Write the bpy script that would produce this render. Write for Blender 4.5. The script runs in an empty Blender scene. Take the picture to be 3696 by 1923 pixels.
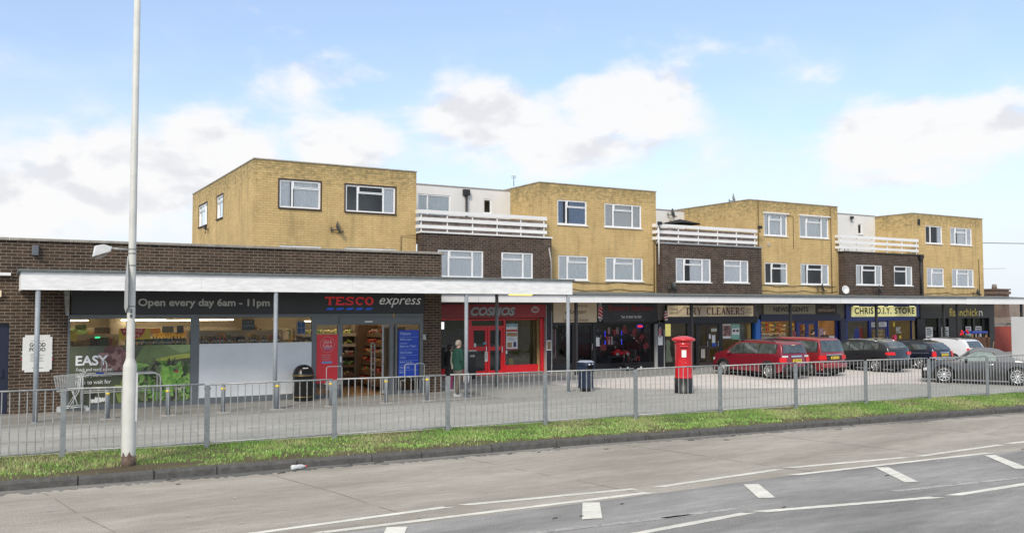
import bpy, bmesh, math, random
import numpy as np
from mathutils import Vector, Matrix
R = math.radians
random.seed(7); rng = np.random.default_rng(7)
scene = bpy.context.scene
col = scene.collection
# ------------------------------------------------------------------ camera
cd = bpy.data.cameras.new("camera"); cam = bpy.data.objects.new("camera", cd); col.objects.link(cam)
cam.location = (0, 0, 2.6); cam.rotation_euler = (R(92.65), 0, R(-30))
cd.sensor_width = 36; cd.lens = 31.165; cd.clip_start = .1; cd.clip_end = 3000
scene.camera = cam
# ------------------------------------------------------------------ light
SUN_EL, SUN_AZ = 38, 228
sd = bpy.data.lights.new("sun", 'SUN'); sun = bpy.data.objects.new("sun", sd); col.objects.link(sun)
sd.energy = 2.3; sd.angle = R(13); sd.color = (1, .92, .78)
# azimuth measured clockwise from +Y
_d = Vector((math.sin(R(SUN_AZ))*math.cos(R(SUN_EL)), math.cos(R(SUN_AZ))*math.cos(R(SUN_EL)), math.sin(R(SUN_EL))))
sun.rotation_euler = _d.to_track_quat('Z', 'Y').to_euler(); sun.location = (-10, -20, 30)
scene.view_settings.view_transform = 'Standard'; scene.view_settings.look = 'None'
scene.view_settings.exposure = 0.2; scene.view_settings.gamma = 1
w = bpy.data.worlds.new("World"); scene.world = w; w.use_nodes = True
nt = w.node_tree; N = nt.nodes; Lk = nt.links; N.clear()
def nn(t, **k):
    n = N.new(t)
    for a, b in k.items(): setattr(n, a, b)
    return n
def mth(op, a, b=None, c=None, clamp=False):
    n = nn('ShaderNodeMath', operation=op, use_clamp=clamp)
    for i, v in enumerate((a, b, c)):
        if v is None: continue
        if isinstance(v, (int, float)): n.inputs[i].default_value = v
        else: Lk.new(v, n.inputs[i])
    return n.outputs[0]
tc = nn('ShaderNodeTexCoord'); sx = nn('ShaderNodeSeparateXYZ'); Lk.new(tc.outputs['Generated'], sx.inputs[0])
az = mth('MULTIPLY', mth('ARCTAN2', sx.outputs[0], sx.outputs[1]), 57.2958)
el = mth('MULTIPLY', mth('ARCSINE', sx.outputs[2]), 57.2958)
sky = nn('ShaderNodeTexSky', sky_type='NISHITA', sun_disc=False)
sky.sun_elevation = R(SUN_EL); sky.sun_rotation = R(SUN_AZ); sky.air_density = 1.0; sky.dust_density = 1.2; sky.ozone_density = 1.0
# cloud noise in direction space (squashed vertically)
mp = nn('ShaderNodeMapping'); mp.inputs['Scale'].default_value = (1, 1, 1.9); Lk.new(tc.outputs['Generated'], mp.inputs[0])
def noise(scale, detail, rough, off=(0, 0, 0), dist=0.):
    m = nn('ShaderNodeMapping'); m.inputs['Location'].default_value = off; Lk.new(mp.outputs[0], m.inputs[0])
    n = nn('ShaderNodeTexNoise'); n.inputs['Scale'].default_value = scale; n.inputs['Detail'].default_value = detail
    n.inputs['Roughness'].default_value = rough; n.inputs['Distortion'].default_value = dist
    Lk.new(m.outputs[0], n.inputs['Vector']); return n.outputs[0]
n1 = noise(9, 9, .52, (.3, .1, 0), .3); n2 = noise(26, 6, .6)
nn1 = mth('ADD', mth('MULTIPLY', n1, .75), mth('MULTIPLY', n2, .25))
# cumulus banks: (azimuth, elevation of the flat base side, width, height, strength)
BL = [(6.6,7.4,7.6,3.4,1.0),(11.2,9.0,4.4,3.4,.95),(0,5.6,6,3.0,.85),(16.8,14.2,4.6,2.4,.62),(19.3,10.0,4.6,3.0,.72),
      (28.8,12.0,5.6,2.7,1.0),(37.4,13.0,5.4,2.8,.95),(32.6,10.0,8.5,2.5,.8),(53.4,10.2,5.2,2.4,1.05),(57.8,10.2,4.6,2.2,1.0),(54.6,7.8,6,1.5,.5),
      (42,16,7,1.1,.16),(51,13.8,7.0,1.0,.18),(46,11.6,6,.9,.16),(70,9,8,5,.9),(85,12,12,5,.9),(-18,14,10,6,.9),(-35,12,12,6,.8)]
acc = None
for (a, e, wd, ht, s) in BL:
    dx = mth('DIVIDE', mth('SUBTRACT', az, a), wd); dz = mth('DIVIDE', mth('SUBTRACT', el, e), ht)
    q = mth('ADD', mth('MULTIPLY', dx, dx), mth('MULTIPLY', dz, dz))
    g = mth('MULTIPLY', mth('EXPONENT', mth('MULTIPLY', q, -1.1)), s)
    acc = g if acc is None else mth('MAXIMUM', acc, g)
mr = nn('ShaderNodeMapRange', interpolation_type='SMOOTHSTEP')
# general overhead/behind clouds (outside the view): ordinary noise cover
up = nn('ShaderNodeMapRange', interpolation_type='SMOOTHSTEP'); Lk.new(el, up.inputs[0])
up.inputs[1].default_value = 26; up.inputs[2].default_value = 45; up.inputs[3].default_value = 0; up.inputs[4].default_value = .72
acc2 = mth('MAXIMUM', acc, up.outputs[0])
dens = mth('ADD', acc2, mth('MULTIPLY', mth('SUBTRACT', nn1, .5), 1.75))
Lk.new(dens, mr.inputs[0]); mr.inputs[1].default_value = .22; mr.inputs[2].default_value = .66
# pale veil thickening toward the horizon
veil = nn('ShaderNodeMapRange', interpolation_type='SMOOTHSTEP'); Lk.new(mth('ADD', el, mth('MULTIPLY', mth('SUBTRACT', .5, n1), 16)), veil.inputs[0])
veil.inputs[1].default_value = 1; veil.inputs[2].default_value = 17; veil.inputs[3].default_value = .85; veil.inputs[4].default_value = .04
mask = mth('MULTIPLY', mr.outputs[0], .96)
# cloud brightness: sunlit rims, greyer thick bases
sh = nn('ShaderNodeMapRange', interpolation_type='SMOOTHSTEP')
n3 = noise(9, 5, .5, (.3, .1, .045), .3)
Lk.new(mth('ADD', mth('MULTIPLY', mth('SUBTRACT', n3, n1), 2.6), mth('MULTIPLY', dens, .24)), sh.inputs[0])
sh.inputs[1].default_value = .16; sh.inputs[2].default_value = .52
cc = nn('ShaderNodeMixRGB'); Lk.new(sh.outputs[0], cc.inputs[0])
cc.inputs[1].default_value = (8.55, 8.5, 8.5, 1); cc.inputs[2].default_value = (7.05, 7.1, 7.4, 1)
# nishita sky, lifted towards the pale blue of the photograph
skm = nn('ShaderNodeMixRGB', blend_type='MULTIPLY'); skm.inputs[0].default_value = 1; Lk.new(sky.outputs[0], skm.inputs[1]); skm.inputs[2].default_value = (1.30, 1.32, 1.36, 1)
ska = nn('ShaderNodeMixRGB', blend_type='ADD'); ska.inputs[0].default_value = 1; Lk.new(skm.outputs[0], ska.inputs[1]); ska.inputs[2].default_value = (1.45, 1.75, 2.4, 1)
vl = nn('ShaderNodeMixRGB'); Lk.new(veil.outputs[0], vl.inputs[0]); Lk.new(ska.outputs[0], vl.inputs[1]); vl.inputs[2].default_value = (7.45, 8.0, 8.7, 1)
mx = nn('ShaderNodeMixRGB'); Lk.new(mask, mx.inputs[0]); Lk.new(vl.outputs[0], mx.inputs[1]); Lk.new(cc.outputs[0], mx.inputs[2])
bg = nn('ShaderNodeBackground'); bg.inputs[1].default_value = .1; Lk.new(mx.outputs[0], bg.inputs[0])
wo = nn('ShaderNodeOutputWorld'); Lk.new(bg.outputs[0], wo.inputs[0])
# ------------------------------------------------------------------ materials
def newmat(name):
    m = bpy.data.materials.new(name); m.use_nodes = True; t = m.node_tree; t.nodes.clear()
    o = t.nodes.new('ShaderNodeOutputMaterial'); b = t.nodes.new('ShaderNodeBsdfPrincipled'); t.links.new(b.outputs[0], o.inputs[0])
    return m, t, b, o
_mats = {}
def mat(name, c, rough=.6, metal=0., var=.12, sc=5., bump=0., bsc=60., spec=.5, coat=0.):
    if name in _mats: return _mats[name]
    m, t, b, o = newmat(name); nd, lk = t.nodes, t.links
    ge = nd.new('ShaderNodeNewGeometry')
    no = nd.new('ShaderNodeTexNoise'); no.inputs['Scale'].default_value = sc; no.inputs['Detail'].default_value = 5; no.inputs['Roughness'].default_value = .65
    lk.new(ge.outputs['Position'], no.inputs['Vector'])
    mr = nd.new('ShaderNodeMapRange'); mr.inputs[1].default_value = .3; mr.inputs[2].default_value = .7
    mr.inputs[3].default_value = 1-var; mr.inputs[4].default_value = 1+var; lk.new(no.outputs[0], mr.inputs[0])
    mu = nd.new('ShaderNodeVectorMath'); mu.operation = 'SCALE'; mu.inputs[0].default_value = c[:3]; lk.new(mr.outputs[0], mu.inputs['Scale'])
    lk.new(mu.outputs[0], b.inputs['Base Color'])
    b.inputs['Roughness'].default_value = rough; b.inputs['Metallic'].default_value = metal; b.inputs['Specular IOR Level'].default_value = spec
    if coat: b.inputs['Coat Weight'].default_value = coat; b.inputs['Coat Roughness'].default_value = .05
    if bump:
        n2 = nd.new('ShaderNodeTexNoise'); n2.inputs['Scale'].default_value = bsc; n2.inputs['Detail'].default_value = 4; lk.new(ge.outputs['Position'], n2.inputs['Vector'])
        bu = nd.new('ShaderNodeBump'); bu.inputs['Strength'].default_value = bump; bu.inputs['Distance'].default_value = .02; lk.new(n2.outputs[0], bu.inputs['Height']); lk.new(bu.outputs[0], b.inputs['Normal'])
    _mats[name] = m; return m
def emis(name, c, s):
    m = bpy.data.materials.new(name); m.use_nodes = True; t = m.node_tree; t.nodes.clear()
    o = t.nodes.new('ShaderNodeOutputMaterial'); e = t.nodes.new('ShaderNodeEmission'); e.inputs[0].default_value = (*c, 1); e.inputs[1].default_value = s
    t.links.new(e.outputs[0], o.inputs[0]); return m
def glass(name, tint=(.8, .85, .85), fac=1.0):
    m = bpy.data.materials.new(name); m.use_nodes = True; t = m.node_tree; t.nodes.clear()
    o = t.nodes.new('ShaderNodeOutputMaterial'); tr = t.nodes.new('ShaderNodeBsdfTransparent'); tr.inputs[0].default_value = (*tint, 1)
    gl = t.nodes.new('ShaderNodeBsdfGlossy'); gl.inputs['Roughness'].default_value = .015; gl.inputs[0].default_value = (.95, .98, 1, 1)
    fr = t.nodes.new('ShaderNodeFresnel'); fr.inputs[0].default_value = 1.5
    mu = t.nodes.new('ShaderNodeMath'); mu.operation = 'MULTIPLY'; mu.use_clamp = True; mu.inputs[1].default_value = fac; t.links.new(fr.outputs[0], mu.inputs[0])
    # old glazing is never perfectly flat
    ge = t.nodes.new('ShaderNodeNewGeometry'); no = t.nodes.new('ShaderNodeTexNoise'); no.inputs['Scale'].default_value = 1.3; t.links.new(ge.outputs['Position'], no.inputs['Vector'])
    bu = t.nodes.new('ShaderNodeBump'); bu.inputs['Strength'].default_value = .12; bu.inputs['Distance'].default_value = .05; t.links.new(no.outputs[0], bu.inputs['Height']); t.links.new(bu.outputs[0], gl.inputs['Normal'])
    mi = t.nodes.new('ShaderNodeMixShader'); t.links.new(mu.outputs[0], mi.inputs[0]); t.links.new(tr.outputs[0], mi.inputs[1]); t.links.new(gl.outputs[0], mi.inputs[2]); t.links.new(mi.outputs[0], o.inputs[0])
    return m
def brick(name, c1, c2, mortar, bw=.235, bh=.0805, ms=.008, patch=None, patchz=None, bias=0., lin=.35, bumpy=.5):
    m, t, b, o = newmat(name); nd, lk = t.nodes, t.links
    ge = nd.new('ShaderNodeNewGeometry'); sp = nd.new('ShaderNodeSeparateXYZ'); lk.new(ge.outputs['Position'], sp.inputs[0])
    sn = nd.new('ShaderNodeSeparateXYZ'); lk.new(ge.outputs['True Normal'], sn.inputs[0])
    ab = nd.new('ShaderNodeMath'); ab.operation = 'ABSOLUTE'; lk.new(sn.outputs[0], ab.inputs[0])
    gt = nd.new('ShaderNodeMath'); gt.operation = 'GREATER_THAN'; gt.inputs[1].default_value = .5; lk.new(ab.outputs[0], gt.inputs[0])
    mi = nd.new('ShaderNodeMix'); lk.new(gt.outputs[0], mi.inputs[0]); lk.new(sp.outputs[0], mi.inputs[2]); lk.new(sp.outputs[1], mi.inputs[3])
    cb = nd.new('ShaderNodeCombineXYZ'); lk.new(mi.outputs[0], cb.inputs[0]); lk.new(sp.outputs[2], cb.inputs[1])
    # slight waviness so courses are not ruled lines
    nw = nd.new('ShaderNodeTexNoise'); nw.inputs['Scale'].default_value = 3.; nw.inputs['Detail'].default_value = 3; lk.new(ge.outputs['Position'], nw.inputs['Vector'])
    vs = nd.new('ShaderNodeVectorMath'); vs.operation = 'SCALE'; vs.inputs['Scale'].default_value = .014; lk.new(nw.outputs['Color'], vs.inputs[0])
    va = nd.new('ShaderNodeVectorMath'); lk.new(cb.outputs[0], va.inputs[0]); lk.new(vs.outputs[0], va.inputs[1])
    br = nd.new('ShaderNodeTexBrick'); lk.new(va.outputs[0], br.inputs['Vector'])
    br.inputs['Scale'].default_value = 1; br.inputs['Brick Width'].default_value = bw; br.inputs['Row Height'].default_value = bh; br.inputs['Mortar Size'].default_value = ms
    br.inputs['Mortar Smooth'].default_value = .25; br.inputs['Bias'].default_value = bias
    br.inputs['Color1'].default_value = (*c1, 1); br.inputs['Color2'].default_value = (*c2, 1)
    # mortar fades in and out
    nm = nd.new('ShaderNodeTexNoise'); nm.inputs['Scale'].default_value = 2.2; nm.inputs['Detail'].default_value = 5; lk.new(ge.outputs['Position'], nm.inputs['Vector'])
    rm = nd.new('ShaderNodeMapRange'); rm.inputs[1].default_value = .38; rm.inputs[2].default_value = .62; lk.new(nm.outputs[0], rm.inputs[0])
    mm = nd.new('ShaderNodeMixRGB'); lk.new(rm.outputs[0], mm.inputs[0]); mm.inputs[1].default_value = (*mortar, 1)
    mm.inputs[2].default_value = tuple(mortar[i]*(1-lin)+c1[i]*lin for i in range(3))+(1,); lk.new(mm.outputs[0], br.inputs['Mortar'])
    last = br.outputs['Color']
    ng = nd.new('ShaderNodeTexNoise'); ng.inputs['Scale'].default_value = .9; ng.inputs['Detail'].default_value = 7; ng.inputs['Roughness'].default_value = .7; lk.new(ge.outputs['Position'], ng.inputs['Vector'])
    if patch:
        # weathering: paint worn to grey-olive in ragged patches, mostly under the parapet
        rz = nd.new('ShaderNodeMapRange'); rz.inputs[1].default_value = patchz[0]; rz.inputs[2].default_value = patchz[1]; rz.inputs[3].default_value = -.28; rz.inputs[4].default_value = .2; lk.new(sp.outputs[2], rz.inputs[0])
        nb = nd.new('ShaderNodeTexNoise'); nb.inputs['Scale'].default_value = 4.5; nb.inputs['Detail'].default_value = 6; nb.inputs['Roughness'].default_value = .7
        mpp = nd.new('ShaderNodeMapping'); mpp.inputs['Scale'].default_value = (1, 1, 2.2); lk.new(ge.outputs['Position'], mpp.inputs[0]); lk.new(mpp.outputs[0], nb.inputs['Vector'])
        ad = nd.new('ShaderNodeMath'); lk.new(nb.outputs[0], ad.inputs[0]); lk.new(rz.outputs[0], ad.inputs[1])
        rr = nd.new('ShaderNodeMapRange'); rr.inputs[1].default_value = .5; rr.inputs[2].default_value = .66; rr.inputs[4].default_value = .75; lk.new(ad.outputs[0], rr.inputs[0])
        pm = nd.new('ShaderNodeMixRGB'); lk.new(rr.outputs[0], pm.inputs[0]); lk.new(last, pm.inputs[1]); pm.inputs[2].default_value = (*patch, 1); last = pm.outputs[0]
    mv = nd.new('ShaderNodeMapping'); mv.inputs['Scale'].default_value = (2.6, 2.6, .28); lk.new(ge.outputs['Position'], mv.inputs[0])
    nv = nd.new('ShaderNodeTexNoise'); nv.inputs['Scale'].default_value = 1.6; nv.inputs['Detail'].default_value = 6; nv.inputs['Roughness'].default_value = .65; lk.new(mv.outputs[0], nv.inputs['Vector'])
    rv = nd.new('ShaderNodeMapRange'); rv.inputs[1].default_value = .5; rv.inputs[2].default_value = .72; rv.inputs[3].default_value = 1; rv.inputs[4].default_value = .74; lk.new(nv.outputs[0], rv.inputs[0])
    vv = nd.new('ShaderNodeVectorMath'); vv.operation = 'SCALE'; lk.new(last, vv.inputs[0]); lk.new(rv.outputs[0], vv.inputs['Scale']); last = vv.outputs[0]
    rg = nd.new('ShaderNodeMapRange'); rg.inputs[1].default_value = .3; rg.inputs[2].default_value = .7; rg.inputs[3].default_value = .84; rg.inputs[4].default_value = 1.14; lk.new(ng.outputs[0], rg.inputs[0])
    vm = nd.new('ShaderNodeVectorMath'); vm.operation = 'SCALE'; lk.new(last, vm.inputs[0]); lk.new(rg.outputs[0], vm.inputs['Scale']); lk.new(vm.outputs[0], b.inputs['Base Color'])
    bu = nd.new('ShaderNodeBump'); bu.inputs['Strength'].default_value = bumpy; bu.inputs['Distance'].default_value = .01; bu.invert = True; lk.new(br.outputs['Fac'], bu.inputs['Height']); lk.new(bu.outputs[0], b.inputs['Normal'])
    b.inputs['Roughness'].default_value = .9; b.inputs['Specular IOR Level'].default_value = .25
    return m
def ground_mat(name, c1, c2, sc=.6, sp1=None, speck=.25, lines=None, rough=.9, stain=None, wear=None):
    """mottled surface: c1/c2 large patches, fine aggregate speckle, optional joint grid (w, h, colour)"""
    m, t, b, o = newmat(name); nd, lk = t.nodes, t.links
    ge = nd.new('ShaderNodeNewGeometry')
    mp_ = nd.new('ShaderNodeMapping'); mp_.inputs['Scale'].default_value = (.22, 1, 1); mp_.inputs['Rotation'].default_value = (0, 0, R(4)); lk.new(ge.outputs['Position'], mp_.inputs[0])
    a = nd.new('ShaderNodeTexNoise'); a.inputs['Scale'].default_value = sc; a.inputs['Detail'].default_value = 8; a.inputs['Roughness'].default_value = .62; lk.new(mp_.outputs[0], a.inputs['Vector'])
    r1 = nd.new('ShaderNodeMapRange'); r1.inputs[1].default_value = .36; r1.inputs[2].default_value = .64; lk.new(a.outputs[0], r1.inputs[0])
    m1 = nd.new('ShaderNodeMixRGB'); lk.new(r1.outputs[0], m1.inputs[0]); m1.inputs[1].default_value = (*c1, 1); m1.inputs[2].default_value = (*c2, 1)
    a2 = nd.new('ShaderNodeTexNoise'); a2.inputs['Scale'].default_value = sc*9; a2.inputs['Detail'].default_value = 6; a2.inputs['Roughness'].default_value = .7; lk.new(mp_.outputs[0], a2.inputs['Vector'])
    r3 = nd.new('ShaderNodeMapRange'); r3.inputs[1].default_value = .35; r3.inputs[2].default_value = .65; r3.inputs[3].default_value = .88; r3.inputs[4].default_value = 1.10; lk.new(a2.outputs[0], r3.inputs[0])
    v0 = nd.new('ShaderNodeVectorMath'); v0.operation = 'SCALE'; lk.new(m1.outputs[0], v0.inputs[0]); lk.new(r3.outputs[0], v0.inputs['Scale']); m1 = v0
    s = nd.new('ShaderNodeTexNoise'); s.inputs['Scale'].default_value = 55; s.inputs['Detail'].default_value = 3; s.inputs['Roughness'].default_value = .8; lk.new(ge.outputs['Position'], s.inputs['Vector'])
    r2 = nd.new('ShaderNodeMapRange'); r2.inputs[1].default_value = .3; r2.inputs[2].default_value = .7; r2.inputs[3].default_value = 1-speck; r2.inputs[4].default_value = 1+speck; lk.new(s.outputs[0], r2.inputs[0])
    v = nd.new('ShaderNodeVectorMath'); v.operation = 'SCALE'; lk.new(m1.outputs[0], v.inputs[0]); lk.new(r2.outputs[0], v.inputs['Scale']); last = v.outputs[0]
    if lines:
        lw, lh, lc, ms = lines
        br = nd.new('ShaderNodeTexBrick'); mb_ = nd.new('ShaderNodeMapping'); mb_.inputs['Rotation'].default_value = (0, 0, R(2.2)); lk.new(ge.outputs['Position'], mb_.inputs[0]); lk.new(mb_.outputs[0], br.inputs['Vector'])
        br.inputs['Scale'].default_value = 1; br.inputs['Brick Width'].default_value = lw; br.inputs['Row Height'].default_value = lh; br.inputs['Mortar Size'].default_value = ms
        br.inputs['Color1'].default_value = (1, 1, 1, 1); br.inputs['Color2'].default_value = (.9, .9, .9, 1); br.inputs['Mortar'].default_value = (*lc, 1)
        mm = nd.new('ShaderNodeMixRGB'); mm.blend_type = 'MULTIPLY'; mm.inputs[0].default_value = 1; lk.new(last, mm.inputs[1]); lk.new(br.outputs['Color'], mm.inputs[2]); last = mm.outputs[0]
    if stain:
        vo = nd.new('ShaderNodeTexVoronoi'); vo.inputs['Scale'].default_value = 3.5; vo.inputs['Randomness'].default_value = 1; lk.new(ge.outputs['Position'], vo.inputs['Vector'])
        rs = nd.new('ShaderNodeMapRange'); rs.inputs[1].default_value = .035; rs.inputs[2].default_value = .06; rs.inputs[3].default_value = 1; rs.inputs[4].default_value = 0; lk.new(vo.outputs['Distance'], rs.inputs[0])
        gate = nd.new('ShaderNodeMath'); gate.operation = 'GREATER_THAN'; gate.inputs[1].default_value = .8
        sc_ = nd.new('ShaderNodeSeparateColor'); lk.new(vo.outputs['Color'], sc_.inputs[0]); lk.new(sc_.outputs[0], gate.inputs[0])
        mu = nd.new('ShaderNodeMath'); mu.operation = 'MULTIPLY'; lk.new(rs.outputs[0], mu.inputs[0]); lk.new(gate.outputs[0], mu.inputs[1])
        mz = nd.new('ShaderNodeMixRGB'); lk.new(mu.outputs[0], mz.inputs[0]); lk.new(last, mz.inputs[1]); mz.inputs[2].default_value = (*stain, 1); last = mz.outputs[0]
    if wear:
        wn = nd.new('ShaderNodeTexNoise'); wn.inputs['Scale'].default_value = 14; wn.inputs['Detail'].default_value = 8; wn.inputs['Roughness'].default_value = .75; lk.new(ge.outputs['Position'], wn.inputs['Vector'])
        wr = nd.new('ShaderNodeMapRange'); wr.inputs[1].default_value = wear[1]; wr.inputs[2].default_value = wear[1]+.06; lk.new(wn.outputs[0], wr.inputs[0])
        wm = nd.new('ShaderNodeMixRGB'); lk.new(wr.outputs[0], wm.inputs[0]); lk.new(last, wm.inputs[1]); wm.inputs[2].default_value = (*wear[0], 1); last = wm.outputs[0]
    lk.new(last, b.inputs['Base Color']); b.inputs['Roughness'].default_value = rough; b.inputs['Specular IOR Level'].default_value = .3
    bu = nd.new('ShaderNodeBump'); bu.inputs['Strength'].default_value = .35; bu.inputs['Distance'].default_value = .008; lk.new(s.outputs[0], bu.inputs['Height']); lk.new(bu.outputs[0], b.inputs['Normal'])
    return m
# ------------------------------------------------------------------ mesh helpers
class MB:
    def __init__(s): s.v = []; s.f = []; s.m = []; s.sm = []
    def add(s, vs, fs, mi=0, smooth=False):
        b = len(s.v); s.v += [tuple(p) for p in vs]
        for f in fs: s.f.append(tuple(b+i for i in f)); s.m.append(mi); s.sm.append(smooth)
        return s
    def box(s, x0, x1, y0, y1, z0, z1, mi=0):
        return s.add([(x0,y0,z0),(x1,y0,z0),(x1,y1,z0),(x0,y1,z0),(x0,y0,z1),(x1,y0,z1),(x1,y1,z1),(x0,y1,z1)],
                     [(0,3,2,1),(4,5,6,7),(0,1,5,4),(1,2,6,5),(2,3,7,6),(3,0,4,7)], mi)
    def quad(s, a, b, c, d, mi=0): return s.add([a,b,c,d], [(0,1,2,3)], mi)
    def xf(s, M, start=0):
        for i in range(start, len(s.v)): s.v[i] = tuple(M @ Vector(s.v[i]))
        return s
    def tube(s, pts, r, n=8, cap=True, mi=0, smooth=True):
        pts = [Vector(p) for p in pts]; rr = r if isinstance(r, (list, tuple)) else [r]*len(pts)
        rings = []; up = None; vs = []
        for i, p in enumerate(pts):
            t = (pts[min(i+1, len(pts)-1)]-pts[max(i-1, 0)]).normalized()
            if up is None: up = Vector((0,0,1)) if abs(t.z) < .9 else Vector((1,0,0))
            a = t.cross(up).normalized(); u2 = a.cross(t).normalized(); up = u2
            for k in range(n):
                th = 2*math.pi*k/n; vs.append(p+(a*math.cos(th)+u2*math.sin(th))*rr[i])
        fs = []
        for i in range(len(pts)-1):
            for k in range(n): fs.append((i*n+k, i*n+(k+1)%n, (i+1)*n+(k+1)%n, (i+1)*n+k))
        if cap: fs.append(tuple(range(n-1,-1,-1))); fs.append(tuple((len(pts)-1)*n+k for k in range(n)))
        return s.add(vs, fs, mi, smooth)
    def lathe(s, prof, c=(0,0,0), n=24, mi=0, sx=1, sy=1, smooth=True, cap=True):
        vs = []
        for (r, z) in prof:
            for k in range(n):
                a = 2*math.pi*k/n; vs.append((c[0]+r*math.cos(a)*sx, c[1]+r*math.sin(a)*sy, c[2]+z))
        fs = []
        for i in range(len(prof)-1):
            for k in range(n): fs.append((i*n+k, i*n+(k+1)%n, (i+1)*n+(k+1)%n, (i+1)*n+k))
        if cap: fs.append(tuple(range(n-1,-1,-1))); fs.append(tuple((len(prof)-1)*n+k for k in range(n)))
        return s.add(vs, fs, mi, smooth)
    def prism(s, poly, y0, y1, mi=0):
        """polygon in (x,z) extruded along y"""
        n = len(poly); vs = [(x,y0,z) for x,z in poly]+[(x,y1,z) for x,z in poly]
        fs = [tuple(range(n)), tuple(range(2*n-1,n-1,-1))]+[(i,(i+1)%n+0,(i+1)%n+n,i+n)[::-1] for i in range(n)]
        return s.add(vs, fs, mi)
    def ball(s, c, r, n=8, mi=0, sq=(1,1,1)):
        prof = [(max(r*math.sin(math.pi*i/n), 1e-4), -r*math.cos(math.pi*i/n)) for i in range(n+1)]
        b = len(s.v); s.lathe(prof, (0,0,0), n+2, mi)
        for i in range(b, len(s.v)):
            x, y, z = s.v[i]; s.v[i] = (c[0]+x*sq[0], c[1]+y*sq[1], c[2]+z*sq[2])
        return s
    def build(s, name, m, parent=None, world=False, bevel=0, loc=None):
        me = bpy.data.meshes.new(name); vs = s.v
        off = Vector((0,0,0))
        if world and parent is not None:
            off = wpos(parent)
        if loc is not None: off = Vector(loc)
        if off.length: vs = [(v[0]-off.x, v[1]-off.y, v[2]-off.z) for v in vs]
        me.from_pydata(vs, [], s.f)
        for mm in (m if isinstance(m, (list, tuple)) else [m]): me.materials.append(mm)
        me.polygons.foreach_set('material_index', s.m); me.polygons.foreach_set('use_smooth', s.sm)
        me.update()
        o = bpy.data.objects.new(name, me); col.objects.link(o)
        if loc is not None: o.location = loc
        if parent is not None: o.parent = parent
        if bevel:
            b = o.modifiers.new('bevel', 'BEVEL'); b.width = bevel; b.segments = 2; b.limit_method = 'ANGLE'; b.harden_normals = False
        return o
def wpos(o):
    p = Vector((0,0,0))
    while o is not None: p += o.location; o = o.parent
    return p
def tag(o, label=None, cat=None, group=None, kind=None):
    if label: o['label'] = label
    if cat: o['category'] = cat
    if group: o['group'] = group
    if kind: o['kind'] = kind
    return o
def thing(name, label, cat, loc=(0,0,0), rz=0, group=None):
    o = bpy.data.objects.new(name, None); col.objects.link(o); o.location = loc; o.rotation_euler = (0,0,rz); o.empty_display_size = .2
    return tag(o, label, cat, group)
def copy_tree(o, parent=None):
    c = o.copy(); col.objects.link(c)
    if parent is not None: c.parent = parent
    for ch in list(o.children): copy_tree(ch, c)
    return c
def single(mb, name, m, label, cat, group=None, bevel=0, loc=(0,0,0)):
    o = mb.build(name, m, None, bevel=bevel, loc=loc); return tag(o, label, cat, group)
def struct(mb, name, m): return tag(mb.build(name, m), kind='structure')
# ---- lettering (built-in font turned into mesh, standing in the XZ plane facing -Y)
def text_mb(s, x0, x1, z0, z1, Y, bold=0., shear=0., depth=.012, sp=1.0, box=True):
    cu = bpy.data.curves.new('t', 'FONT'); cu.body = s; cu.size = 1; cu.offset = bold; cu.shear = shear; cu.space_character = sp; cu.resolution_u = 3
    ob = bpy.data.objects.new('t', cu); col.objects.link(ob)
    dg = bpy.context.evaluated_depsgraph_get(); dg.update(); me = bpy.data.meshes.new_from_object(ob.evaluated_get(dg))
    vs = np.array([v.co[:] for v in me.vertices]); fs = [tuple(p.vertices) for p in me.polygons]
    bpy.data.objects.remove(ob); bpy.data.curves.remove(cu); bpy.data.meshes.remove(me)
    lo, hi = vs.min(0), vs.max(0)
    X = x0+(vs[:,0]-lo[0])/(hi[0]-lo[0])*(x1-x0); Zc = z0+(vs[:,1]-lo[1])/(hi[1]-lo[1])*(z1-z0)
    mb = MB(); n = len(vs)
    V = [(X[i], Y-depth, Zc[i]) for i in range(n)]
    mb.add(V, fs); return mb
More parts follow.
